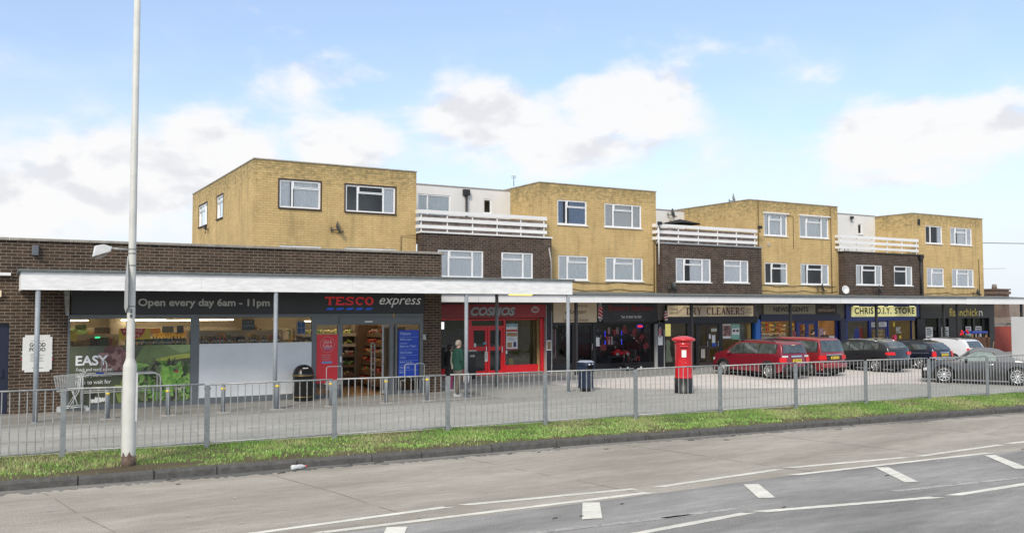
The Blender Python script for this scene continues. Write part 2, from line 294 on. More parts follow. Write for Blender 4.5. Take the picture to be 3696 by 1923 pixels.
# ---- slab-serif capitals from strokes: unit cell, (x,z) 0..1
def _arc(cx, cz, rx, rz, a0, a1, t1, t2, n=14):
    out = []; inn = []
    for i in range(n+1):
        a = R(a0+(a1-a0)*i/n); c, s_ = math.cos(a), math.sin(a)
        out.append((cx+rx*c, cz+rz*s_)); inn.append((cx+(rx-t1)*c, cz+(rz-t2)*s_))
    return [(out[i], out[i+1], inn[i+1], inn[i]) for i in range(n)]
def _st(a, b, t):  # stroke with horizontal thickness t
    return [((a[0]-t/2,a[1]),(b[0]-t/2,b[1]),(b[0]+t/2,b[1]),(a[0]+t/2,a[1]))]
def _h(x0, x1, z, t): return [((x0,z-t/2),(x0,z+t/2),(x1,z+t/2),(x1,z-t/2))]
def glyph(ch, T=.2, t=.09):
    s = t/2; q = []
    sf = lambda x, z, w=.17: _h(x-w, x+w, z, t*.8)
    if ch == 'T': q = _st((.5,0),(.5,1),T)+_h(.02,.98,1-s,t)+sf(.5,s)+_st((.06,.74),(.06,1),t)+_st((.94,.74),(.94,1),t)
    elif ch == 'E': q = _st((.22,0),(.22,1),T)+_h(.02,.88,1-s,t)+_h(.02,.92,s,t)+_h(.2,.62,.52,t)+_st((.86,.74),(.86,1),t)+_st((.9,0),(.9,.28),t)
    elif ch == 'L': q = _st((.24,0),(.24,1),T)+_h(.02,.46,1-s,t)+_h(.02,.92,s,t)+_st((.9,0),(.9,.3),t)
    elif ch == 'S': q = _arc(.5,.74,.42,.27,40,270,T*.8,t)+_arc(.5,.27,.44,.28,-140,90,T*.8,t)+_st((.86,.7),(.86,.98),t)+_st((.1,.02),(.1,.3),t)
    elif ch in 'CG': q = _arc(.52,.5,.48,.51,42,318,T,t)+_st((.9,.66),(.9,.98),t)
    elif ch == 'O': q = _arc(.5,.5,.5,.51,0,360,T,t,24)
    elif ch == 'D': q = _st((.2,0),(.2,1),T)+_h(.02,.5,1-s,t)+_h(.02,.5,s,t)+_arc(.42,.5,.54,.5,-90,90,T,t)
    elif ch == 'R': q = _st((.2,0),(.2,1),T)+_h(.02,.5,1-s,t)+_h(.2,.5,.48,t)+_arc(.48,.74,.4,.26,-90,90,T*.9,t)+_st((.5,.46),(.84,0),T)+sf(.2,s)+_h(.76,1.,s,t*.8)
    elif ch == 'Y': q = _st((.5,0),(.5,.46),T)+_st((.5,.42),(.14,1),T)+_st((.5,.42),(.86,1),t*1.3)+sf(.5,s)+sf(.16,1-s)+sf(.86,1-s,.14)
    elif ch == 'A': q = _st((.14,0),(.5,1),t*1.3)+_st((.84,0),(.48,1),T)+_h(.26,.7,.34,t)+sf(.12,s,.13)+sf(.84,s,.16)
    elif ch == 'N': q = _st((.16,0),(.16,1),t*1.2)+_st((.84,0),(.84,1),t*1.2)+_st((.2,1),(.8,0),T)+sf(.16,s,.14)+sf(.14,1-s,.14)+sf(.84,1-s,.14)
    elif ch == 'W': q = _st((.12,1),(.32,0),T)+_st((.34,0),(.5,.9),t)+_st((.5,.9),(.66,0),T)+_st((.68,0),(.88,1),t)+sf(.12,1-s,.12)+sf(.88,1-s,.12)
    elif ch == 'G': q = []
    if ch == 'G': q = q+_h(.55,.98,.42,t)+_st((.86,.02),(.86,.42),T*.8)
    return q
def serif_mb(txt, x0, x1, z0, z1, Y, T=.2, t=.09, gap=.12, space=.6):
    ws = [(space if c == ' ' else 1.0) for c in txt]; tot = sum(ws)+gap*(len(txt)-1); u = (x1-x0)/tot
    mb = MB(); x = x0; k = 0
    for c, w_ in zip(txt, ws):
        for q in glyph(c, T, t):
            k += 1; y = Y-.004-.0004*(k % 12)
            mb.add([(x+px*u, y, z0+pz*(z1-z0)) for px, pz in q], [(0,1,2,3)])
        x += (w_+gap)*u
    return mb
# ---- colours
GREY = mat('grey_paint', (.20,.22,.24), .55, 0, .12, 8)
GALV = mat('galvanised_steel', (.36,.37,.365), .5, .2, .28, 9)
WHITE = mat('white_paint', (.76,.76,.75), .5, 0, .05, 2.2)
UPVC = mat('white_upvc', (.82,.83,.84), .3, 0, .02, 3)
BLACK = mat('black_plastic', (.012,.012,.013), .35)
DARK = mat('dark_interior', (.05,.05,.048), .9)
FELT = mat('roof_felt', (.13,.145,.145), .9, 0, .3, 6, .4)
GLASS = glass('window_glass', (.98,.98,.98), 1.0); SGLASS = glass('shop_glass', (.90,.92,.9), .9)
RUBBER = mat('rubber', (.018,.018,.018), .8)
CHROME = mat('bright_metal', (.62,.63,.64), .25, .85, .05)
STEELW = mat('trolley_wire', (.55,.57,.58), .4, .15, .1)
YEL = mat('yellow_band', (.75,.55,.05), .5)
PAPER = mat('white_paper', (.72,.72,.70), .8, 0, .05, 10)
# ================================================================== ground
M_TAN = ground_mat('concrete_road', (.275,.252,.215), (.39,.36,.315), 1.1, speck=.45, stain=(.42,.4,.37))
M_TAR = ground_mat('asphalt', (.19,.187,.18), (.335,.33,.32), .9, speck=.5, stain=(.4,.38,.36))
M_TARD = ground_mat('asphalt_gutter', (.12,.12,.117), (.27,.255,.235), 1.6, speck=.35)
M_PAV = ground_mat('pavement_concrete', (.31,.31,.285), (.41,.405,.38), .8, speck=.14, lines=(1.9, 1.35, (.72,.72,.7), .012), stain=(.62,.62,.6))
M_PARK = ground_mat('car_park_concrete', (.50,.46,.43), (.62,.575,.54), .7, speck=.12, stain=(.35,.33,.3))
M_KERB = mat('kerb_stone', (.085,.083,.078), .85, 0, .35, 9, .5)
M_EARTH = ground_mat('verge_soil', (.085,.065,.042), (.12,.11,.05), 2.2, speck=.4)
KX = [-60,-20,0,1.8,6.2,10.4,15.4,23.1,32,60,120]; KY = [19.6,16.7,15.22,15.08,14.8,14.55,14.12,13.45,12.65,10.1,4.6]
def ky(x): return float(np.interp(x, KX, KY))
FX = [-30,-1.4,1.0,3.38,5.78,8.2,10.5,12.88,15.35,17.78,20.25,22.68,25.05,27.4,29.8,60]
FY = [19.6,17.5,17.35,17.17,17.03,16.9,16.72,16.55,16.38,16.2,16.02,15.83,15.6,15.38,15.15,12.4]
def fy(x): return float(np.interp(x, FX, FY))
ZR = -.11
def strip(xs, ya, yb, z): 
    mb = MB()
    for a, b in zip(xs[:-1], xs[1:]): mb.add([(a,ya(a),z),(b,ya(b),z),(b,yb(b),z),(a,yb(a),z)], [(0,1,2,3)])
    return mb
xs = list(np.linspace(-60, 120, 181))
struct(MB().add([(-900,-900,-.2),(900,-900,-.2),(900,900,-.2),(-900,900,-.2)], [(0,1,2,3)]), 'ground', mat('far_ground', (.16,.17,.11), .95, 0, .3, .05))
def tany(x): return float(np.interp(x, [-60,0,3.5,8.4,11.2,16.2,30,120], [12.5,10.75,10.40,10.28,10.30,9.93,9.2,2.5]))
struct(strip(xs, lambda x: -40, lambda x: tany(x), ZR), 'road_surface', M_TAR)
struct(strip(xs, lambda x: tany(x), lambda x: ky(x)-.0, ZR), 'road_lane', M_TAN)
# dirty gutter strip with a ragged edge
rg_ = random.Random(3); jit = {round(x,3): .16+.22*rg_.random()**1.5+.05*math.sin(x*2.1) for x in np.linspace(-20, 50, 1401)}
gx = sorted(jit); mb = MB()
for a, b in zip(gx[:-1], gx[1:]): mb.add([(a,ky(a)-jit[a],ZR+.004),(b,ky(b)-jit[b],ZR+.004),(b,ky(b),ZR+.004),(a,ky(a),ZR+.004)], [(0,1,2,3)])
struct(mb, 'gutter', M_TARD)
# kerb of separate stones, slightly uneven
mb = MB(); x = -20.
rk = random.Random(5)
while x < 60:
    L_ = .92+rk.random()*.5; a, b = x+.008, x+L_-.008; dz = rk.uniform(-.008,.008); dy = rk.uniform(-.008,.008)
    A = Vector((a, ky(a)+dy, 0)); B = Vector((b, ky(b)+dy, 0)); n = Vector((-(B.y-A.y), B.x-A.x, 0)).normalized()
    prof = [(0,-.2),(0.012,-.02+dz),(.035,.012+dz),(.16,.02+dz),(.16,-.2)]
    vs = [tuple(P+n*d+Vector((0,0,z))) for P in (A,B) for d,z in prof]
    mb.add(vs, [(0,1,6,5),(1,2,7,6),(2,3,8,7),(3,4,9,8),(4,3,2,1,0),(5,6,7,8,9)]); x += L_
struct(mb, 'kerb', M_KERB)
# verge, pavement, car park
struct(strip(xs, lambda x: ky(x)+.14, lambda x: fy(x)+.4, .012), 'verge', M_EARTH)
struct(strip(xs, lambda x: fy(x)+.36, lambda x: 60, 0), 'pavement', M_PAV)
pk = [(16.3,25.7),(16.35,24.6),(16.9,23.4),(18.6,22.1),(20.6,21.3),(22.6,20.2),(26.4,20.0),(30.3,17.7),(42,15.4),(75,13),(75,26.1),(23.4,26.42),(17.2,26.75)]
struct(MB().add([(x,y,.004) for x,y in pk], [tuple(range(len(pk)))]), 'car_park', M_PARK)
# shallow worn kerb edge between the car park and the arcade pavement, and slab joint lines
KL = mat('slab_joint', (.09,.085,.08), .95, 0, .3, 8)
mb = MB(); rj = random.Random(8)
def joint(pts, wd, z=.008):
    for (a, b) in zip(pts[:-1], pts[1:]):
        n_ = max(1, int(abs(b[0]-a[0])/.45))
        for i in range(n_):
            if rj.random() < .18: continue
            t0, t1 = i/n_, (i+.86)/n_; p = (a[0]+(b[0]-a[0])*t0, a[1]+(b[1]-a[1])*t0); q = (a[0]+(b[0]-a[0])*t1, a[1]+(b[1]-a[1])*t1); w_ = wd*rj.uniform(.6,1.2)
            mb.add([(p[0],p[1]-w_,z),(q[0],q[1]-w_,z),(q[0],q[1]+w_,z),(p[0],p[1]+w_,z)], [(0,1,2,3)])
joint([(-1,19.65),(3.7,19.5),(8.6,19.44),(11,19.5),(17,19.1),(30,18.0)], .012); joint([(17.2,26.76),(20.7,26.62),(23.4,26.42),(40,26.3)], .03)
struct(mb, 'slab_joint', KL)
# slightly different strip of paving just in front of the supermarket
M_PAV2 = ground_mat('pavement_strip', (.24,.235,.215), (.33,.32,.295), 1.1, speck=.2, lines=(.9,.62,(.75,.74,.72),.012), stain=(.55,.55,.54))
struct(MB().add([(-10,22.2,.004),(12.6,22.25,.004),(12.6,30.2,.004),(-10,25,.004)], [(0,1,2,3)]), 'paving', M_PAV2)
M_PAV3 = ground_mat('arcade_paving', (.25,.25,.235), (.33,.325,.31), .9, speck=.16, lines=(.9,.62,(.7,.7,.68),.012))
struct(MB().add([(12.6,26.9,.005),(60,26.35,.005),(60,30.3,.005),(12.6,30.3,.005)], [(0,1,2,3)]), 'arcade_paving', M_PAV3)
mb = MB()
for x_ in (-2.6,.6,3.9,7.3,10.8,14.2,17.9,21.6,25.6):
    pts = [(x_+.9*t+.02*math.sin(t*9+x_), ky(x_)-.35-(ky(x_)-.35-tany(x_))*t) for t in np.linspace(0,1,16)]
    for i, (p, q) in enumerate(zip(pts[:-1], pts[1:])):
        if rj.random() < .25: continue
        mb.add([(p[0]-.008,p[1],ZR+.003),(p[0]+.008,p[1],ZR+.003),(q[0]+.008,q[1],ZR+.003),(q[0]-.008,q[1],ZR+.003)], [(0,1,2,3)])
struct(mb, 'road_joint', mat('joint_dark',(.22,.205,.18),.95,0,.25,6))
# ---- painted road markings
M_PAINT = ground_mat('road_paint', (.56,.55,.50), (.74,.73,.66), 7, speck=.16, wear=((.24,.235,.22),.62))
M_PAINTW = ground_mat('worn_road_paint', (.33,.33,.32), (.46,.46,.44), 6, speck=.3, wear=((.23,.227,.215),.52))
mb = MB(); mw = MB()
def line(b_, a, c, wd, cut=.05, z=ZR+.004):
    A, B = Vector(a), Vector(c); d = (B-A).normalized(); n = Vector((-d.y, d.x)); A = A; k = max(2, int((B-A).length/.12)); 
    for i in range(k):
        p = A+(B-A)*(i/k); q = A+(B-A)*((i+1)/k); w0 = wd/2*rj.uniform(.86,1.06); 
        s0 = -cut if i == 0 else 0; s1 = -cut if i == k-1 else 0
        b_.add([(*(p-n*w0+d*s0*-1*0), z),(*(q-n*w0), z),(*(q+n*w0+d*s1), z),(*(p+n*w0+d*s0), z)], [(0,1,2,3)])
for a, c in (((2.6,10.90),(5.45,11.02)),((5.68,11.0),(8.45,10.68)),((8.78,10.64),(11.5,10.77)),((11.72,10.78),(14.4,10.45)),((14.68,10.43),(17.35,10.48)),((17.6,10.5),(20.3,10.25)),((-.3,10.95),(2.3,10.88)),((20.6,10.2),(23.4,10.0))): line(mb, a, c, .11, .18)
for a, c in (((3.5,10.53),(8.45,10.38)),((11.3,10.29),(16.25,10.0)),((-2,10.75),(.8,10.65)),((19.2,9.7),(24,9.3))): line(mb, a, c, .11, .2)
for a, c in (((5.45,9.26),(7.98,8.98)),((7.5,9.06),(8.75,8.97))): line(mw, a, c, .1, .1)
for a, c in (((11.55,8.64),(14.3,8.3)),((3.2,9.35),(5.0,9.3)),((16,8.1),(20,7.8))): line(mw, a, c, .1, .1)
for a, c in (((6.0,8.55),(8.76,8.72)),((8.9,8.67),(11.8,8.05)),((12.1,8.03),(15.3,7.95)),((3.2,8.3),(5.7,8.5)),((15.6,7.9),(19,7.4))): line(mb, a, c, .12, .2)
M_ = mb
for q in (((9.94,10.12),(10.16,10.02),(9.65,9.2),(9.42,9.3)),((12.92,10.06),(13.14,9.97),(12.44,8.9),(12.22,8.98)),((15.72,9.88),(15.92,9.8),(15.1,8.7),(14.86,8.8)),((7.08,10.3),(7.3,10.2),(6.78,9.42),(6.52,9.5)),((4.2,10.37),(4.43,10.26),(4.0,9.5),(3.78,9.6))):
    M_.add([(x,y,ZR+.008) for x,y in q], [(0,1,2,3)])
struct(mb, 'road_marking', M_PAINT); struct(mw, 'worn_road_marking', M_PAINTW)
# ================================================================== grass
def grass(n, seed, xr, hgt, wdt, name, mats, broad=False, filt=None):
    g = np.random.default_rng(seed); X = g.uniform(xr[0], xr[1], n)
    KYv = np.interp(X, KX, KY)+.15; FYv = np.interp(X, FX, FY)+.38
    T = g.beta(1.0, 1.0, n); Y = KYv+(FYv-KYv)*T
    keep = np.ones(n, bool)
    d = np.sin(X*1.7)+np.sin(X*3.1+1.3)+np.sin(Y*5+X)   # cheap clumping
    bare = (np.hypot((X-1.95)/1.1, (Y-15.55)/.28) < 1) | ((T < .13+.045*d+.06*np.sin(X*7.3)+.03*np.sin(X*17)) & (g.random(n) < .88)) | ((np.sin(X*.9+Y*3)+np.sin(X*2.3-Y*4+2)+np.sin(X*5.1+Y*7) > 1.75) & (g.random(n) < .75))
    keep &= ~bare
    if filt is not None: keep &= filt(X, T, g)
    X, Y, T, d = X[keep], Y[keep], T[keep], d[keep]; n = len(X)
    H = hgt*g.uniform(.5, 1.25, n)*(1+.22*d); H = np.clip(H, hgt*.3, None); H[T > .92] *= 1.15
    A = g.uniform(0, 2*np.pi, n); W = wdt*g.uniform(.6, 1.3, n); lean = g.uniform(.1, .8, n)*H; B = g.uniform(0, 2*np.pi, n)
    z0 = .01
    base = np.stack([X, Y, np.full(n, z0)], 1); ax = np.stack([np.cos(A), np.sin(A), np.zeros(n)], 1)*W[:,None]
    tip = base+np.stack([np.cos(B)*lean, np.sin(B)*lean, H], 1)
    if broad:
        mid = base+(tip-base)*.6; V = np.concatenate([base, mid+ax, tip+np.array([0,0,.0]), mid-ax]).reshape(4, n, 3).transpose(1,0,2).reshape(-1, 3); k = 4
    else: V = np.stack([base-ax, base+ax, tip], 1).reshape(-1, 3); k = 3
    me = bpy.data.meshes.new(name); me.vertices.add(n*k); me.vertices.foreach_set('co', V.astype(np.float32).ravel())
    me.loops.add(n*k); me.loops.foreach_set('vertex_index', np.arange(n*k, dtype=np.int32)); me.polygons.add(n)
    me.polygons.foreach_set('loop_start', np.arange(0, n*k, k, dtype=np.int32)); me.polygons.foreach_set('loop_total', np.full(n, k, dtype=np.int32))
    pt_ = np.sin(X*1.15+.6)+np.sin(X*2.9-Y*2.2)+.8*np.sin(X*6.1+Y*5); mi = np.clip(np.floor((pt_+2.2)/4.4*len(mats)+g.normal(0,.75,n)), 0, len(mats)-1).astype(np.int32)
    for m in mats: me.materials.append(m)
    me.polygons.foreach_set('material_index', mi); me.update(calc_edges=True)
    o = bpy.data.objects.new(name, me); col.objects.link(o); return o
G = [mat('grass_a', (.145,.285,.05), .7, 0, .35, 1.5), mat('grass_b', (.20,.355,.075), .7, 0, .3, 2), mat('grass_c', (.29,.40,.11), .75, 0, .3, 1.1), mat('grass_d', (.40,.41,.19), .8, 0, .25, 3)]
tag(grass(90000, 1, (-3, 32), .055, .006, 'grass', G), 'short rough green grass on the verge beside the road', 'grass', kind='stuff')
LF = [mat('leaf_a', (.27,.45,.10), .6, 0, .3, 4), mat('leaf_b', (.36,.52,.16), .6, 0, .3, 3), mat('leaf_c', (.2,.3,.08), .6, 0, .3, 3)]
tag(grass(34000, 2, (-2, 26), .045, .013, 'clover', LF, True, lambda X, T, g: (np.exp(-((X-10)/6.0)**2)+.10 > g.random(len(X))) & (T > .08) & (T < .2+.5*g.random(len(X)))), 'broad leaved weeds and clover among the verge grass', 'weeds', kind='stuff')
# ================================================================== supermarket
BR_D = brick('brown_brick', (.092,.061,.042), (.045,.032,.024), (.255,.215,.17), ms=.008, lin=.3)
BR_D2 = brick('brown_brick_upper', (.088,.060,.046), (.042,.031,.026), (.22,.185,.155), ms=.008, lin=.45)
BR_Y = brick('yellow_painted_brick', (.62,.452,.215), (.565,.405,.185), (.36,.26,.12), ms=.0055, patch=(.27,.215,.10), patchz=(5.4,7.9), lin=.45, bumpy=.8)
COPE = mat('coping_stone', (.30,.275,.235), .9, 0, .25, 5, .3)
def panel(mb, P, U, W_, Nn, u0, u1, z0, z1, holes, rev=.1):
    """wall face with rectangular openings and reveals. P origin, U unit along, Nn unit inward"""
    P, U, Nn = Vector(P), Vector(U), Vector(Nn)
    us = sorted({u0, u1}|{h[0] for h in holes}|{h[1] for h in holes}); zs = sorted({z0, z1}|{h[2] for h in holes}|{h[3] for h in holes})
    pt = lambda u, z, d=0: tuple(P+U*u+Vector((0,0,z))+Nn*d)
    for a, b in zip(us[:-1], us[1:]):
        for c, d in zip(zs[:-1], zs[1:]):
            if any(h[0] <= a+1e-6 and b <= h[1]+1e-6 and h[2] <= c+1e-6 and d <= h[3]+1e-6 for h in holes): continue
            mb.add([pt(a,c),pt(b,c),pt(b,d),pt(a,d)], [(0,1,2,3)])
    for h in holes:
        a, b, c, d = h
        for q in ([pt(a,c),pt(a,d),pt(a,d,rev),pt(a,c,rev)],[pt(b,c),pt(b,d),pt(b,d,rev),pt(b,c,rev)],[pt(a,d),pt(b,d),pt(b,d,rev),pt(a,d,rev)],[pt(a,c),pt(b,c),pt(b,c,rev),pt(a,c,rev)]): mb.add(q, [(0,1,2,3)])
LBL = []
sup = thing('supermarket_building', 'single storey brown brick supermarket with dark fascia and wide shop windows', 'shop building', (6, 25, 0))
mb = MB()
HX0, HX1 = 1.50, 11.27
panel(mb, (0,25,0), (1,0,0), 0, (0,1,0), -14, 11.9, 0, 4.25, [(HX0,HX1,0,2.42),(-2.2,.22,0,2.21),(1.56,11.25,2.46,3.0)], .25)
mb.quad((11.9,25,0),(11.9,36,0),(11.9,36,4.25),(11.9,25,4.25)); mb.quad((-14,25,0),(-14,36,0),(-14,36,4.25),(-14,25,4.25))
mb.build('wall', BR_D, sup, world=True)
mb = MB(); x = -14.03
while x < 11.9: 
    e = min(x+1.42, 11.97); mb.box(x+.004, e-.004, 24.94, 25.3, 4.25, 4.32+random.uniform(-.004,.004)); x = e if e < 11.97 else 99
mb.box(11.62,11.97,25.304,36,4.25,4.32); mb.build('coping', COPE, sup, world=True, bevel=.008)
MB().box(-14,11.88,25.02,36,3.95,4.0).build('roof', FELT, sup, world=True)
MB().box(-14,.22,24.86,25.0,3.38,3.45).build('band', WHITE, sup, world=True)
# navy panel door at the far left, lamp above
MB().box(-2.2,.22,25.08,25.14,0,2.21).box(-.95,-.9,25.05,25.08,0,2.2).box(.02,.1,25.04,25.08,.9,1.1).build('door', mat('navy_paint',(.012,.016,.04),.45), sup, world=True)
o = MB().box(-.22,.03,24.88,25,2.86,3.02).build('wall_lamp', emis('warm_bulkhead', (1,.86,.6), .7), sup, world=True, bevel=.015)
FR = mat('shopfront_grey', (.135,.15,.16), .45, .1, .1, 5)
mb = MB()
for a, b in ((1.50,1.555),(4.46,4.68),(7.78,7.92),(8.56,8.70),(10.18,10.28),(10.36,10.42),(11.16,11.27)): mb.box(a, b, 24.97, 25.07, 0, 2.42)
mb.box(1.555,4.46,24.975,25.065,0,.14).box(4.68,7.78,24.975,25.065,0,.165).box(1.555,4.46,24.975,25.065,2.32,2.42).box(4.68,7.78,24.975,25.065,2.32,2.42)
mb.box(7.92,8.56,24.975,25.065,2.09,2.42).box(8.70,10.18,24.96,25.08,2.10,2.42).box(10.42,11.16,24.975,25.065,2.09,2.42).box(10.42,11.16,24.975,25.065,0,.1).box(7.92,8.56,24.975,25.065,0,.1)
mb.box(8.6,11.2,24.93,24.955,2.12,2.30)
mb.build('shopfront_frame', FR, sup, world=True)
for a, b, c, d in ((1.555,4.46,.14,2.32),(4.68,7.78,.165,2.32),(7.92,8.56,.1,2.09),(10.42,11.16,.1,2.09)): MB().quad((a,25.02,c),(b,25.02,c),(b,25.02,d),(a,25.02,d)).build('shop_window', SGLASS, sup, world=True)
# two sliding door leaves, one parked behind the fixed light on the right
dr = MB()
for a in (9.98, 10.30): dr.box(a,a+.05,25.09,25.12,0.03,2.08)
dr.box(10.03,10.30,25.09,25.12,2.02,2.08).box(10.03,10.30,25.09,25.12,.03,.12)
o = dr.build('sliding_door', GALV, sup, world=True)
MB().quad((10.03,25.105,.12),(10.3,25.105,.12),(10.3,25.105,2.02),(10.03,25.105,2.02)).build('door_glass', SGLASS, o).location = -wpos(o)
MB().box(9.36,9.60,24.90,24.93,2.165,2.205).build('door_sensor', mat('sensor_white', (.8,.8,.8), .3), sup, world=True)
MB().box(8.62,8.66,24.93,24.97,1.02,1.18).build('door_switch', WHITE, sup, world=True)
o = MB().box(11.25,11.34,24.92,25.0,1.62,1.78).build('keypad', mat('pale_grey', (.45,.45,.44), .5), sup, world=True)
# interior
CREAM = mat('shop_cream', (.55,.47,.34), .8, 0, .06, 2)
mb = MB(); mb.quad((.6,31,0),(11.8,31,0),(11.8,31,2.9),(.6,31,2.9)).quad((.6,25.3,0),(.6,31,0),(.6,31,2.9),(.6,25.3,2.9)).quad((11.8,25.3,0),(11.8,31,0),(11.8,31,2.9),(11.8,25.3,2.9)).quad((.6,25.1,2.9),(11.8,25.1,2.9),(11.8,31,2.9),(.6,31,2.9))
mb.box(3.0,3.45,30.3,30.95,0,2.88).build('interior_wall', CREAM, sup, world=True)
MB().quad((.6,25.06,.012),(11.8,25.06,.012),(11.8,31,.012),(.6,31,.012)).build('shop_floor', mat('tan_vinyl', (.42,.25,.13), .4, 0, .1, 3), sup, world=True)
TUBE = emis('cool_tube', (1,.84,.6), 13)
for k,(a,b,y) in enumerate(((.9,2.35,30.0),(3.3,4.6,30.1),(3.9,5.2,29.0),(5.4,6.6,29.6),(7.6,9.4,29.2),(5.4,6.6,27.0),(1.8,3.6,27.2),(8.6,10.4,26.9),(9.7,11.0,28.6))):
    zt = 2.19 if k < 4 else 2.75
    MB().box(a,b,y,y+.07,zt,zt+.03).build('ceiling_or_fill_light', TUBE, sup, world=True)
# ---- supermarket sign board
sg = thing('fascia_sign', 'long dark supermarket sign reading Open every day 6am - 11pm and TESCO express', 'shop sign', (6.4, 24.95, 2.42))
SGN = mat('sign_charcoal', (.016,.017,.019), .35, 0, .15, 2)
MB().box(1.56,11.28,24.9,24.99,2.43,3.03).build('board', SGN, sg, world=True)
text_mb('Open every day 6am - 11pm', 3.12, 6.54, 2.58, 2.84, 24.895, .028).build('lettering', mat('sign_silver', (.45,.44,.42), .5), sg, world=True)
serif_mb('TESCO', 8.14, 9.62, 2.67, 2.915, 24.895, .25, .19, .1).build('lettering', mat('sign_red', (.92,.03,.035), .4), sg, world=True)
for i in range(5):
    a = 8.15+i*.298; MB().add([(a,24.888,2.53),(a+.2,24.888,2.53),(a+.27,24.888,2.595),(a+.07,24.888,2.595)], [(0,1,2,3)]).build('stripe', mat('sign_blue', (.01,.13,.85), .4), sg, world=True)
text_mb('express', 9.80, 11.16, 2.60, 2.885, 24.895, .004, .32).build('lettering', mat('sign_white', (.85,.85,.85), .4), sg, world=True)
# ---- canopy in front
FASC = ground_mat('weathered_white_board', (.79,.79,.78), (.82,.82,.81), 1.5, speck=.02, wear=((.62,.62,.61),.77), rough=.5)
cn = thing('entrance_canopy', 'flat white fronted canopy on grey posts along the supermarket', 'canopy', (7.8, 22.8, 0))
mb = MB()
for a, b in ((.40,4.3),(4.303,8.2),(8.203,12.1),(12.103,15.32)): mb.box(a, b, 22.8, 22.83, 3.0, 3.405)
mb.box(.40,.43,22.832,25,3.0,3.40).box(15.29,15.32,22.832,25.9,3.0,3.4); mb.build('fascia', FASC, cn, world=True)
MB().box(.34,15.38,22.74,24.99,3.407,3.47).box(11.95,15.38,24.992,26.0,3.407,3.47).build('roof_sheet', FELT, cn, world=True, bevel=.01)
mb = MB(); mb.box(.43,15.29,22.835,24.99,3.03,3.07).box(11.95,15.29,24.992,25.9,3.03,3.07)
for i in range(30): mb.box(.8+i*.5,.82+i*.5,22.84,24.98,3.018,3.03)
mb.build('soffit', mat('soffit_boards', (.50,.50,.48), .7, 0, .15, 3), cn, world=True)
for (x,y) in ((.75,22.87),(6.17,22.87),(11.68,22.87),(15.2,22.87),(14.24,25.67)):
    r_ = .055
    o = MB().lathe([(r_,0),(r_,3.03)], (x,y,0), 14).lathe([(r_+.03,0),(r_+.02,.02)], (x,y,0), 14).build('column', GREY if x > 14 and y > 25 else mat('post_grey', (.27,.30,.33), .5, 0, .14, 9), cn, world=True)
MB().box(13.5,14.3,23.5,23.6,2.97,3.03).build('lamp', emis('amber_tube', (1,.62,.12), 2.2), cn, world=True, bevel=.02)
# white bracket seen under the canopy on the left pier
MB().add([(1.38,24.6,3.02),(1.5,24.6,3.02),(1.5,24.6,2.4),(1.44,24.6,2.4),(1.38,24.95,3.02),(1.5,24.95,3.02),(1.5,24.95,2.4),(1.44,24.95,2.4)], [(0,1,2,3),(7,6,5,4),(0,3,7,4),(1,0,4,5),(2,1,5,6),(3,2,6,7)]).build('bracket', mat('bracket_paint', (.25,.25,.24), .7, 0, .4, 9), cn, world=True).hide_render = False
# wall box
single(MB().box(.66,.81,24.88,25.0,3.89,4.14), 'alarm_box', mat('alarm_grey',(.12,.13,.15),.5), 'grey alarm box high on the supermarket parapet', 'alarm box', bevel=.012)
c = MB().box(-.02,.07,0,.14,0,.09); c.lathe([(.05,-.06),(.06,.02),(.03,.07)], (.02,-.03,.0), 10)
single(c, 'security_camera', mat('cam_white',(.5,.5,.5),.4), 'small white security camera beside the supermarket sign', 'camera', loc=(11.42,24.85,2.27))
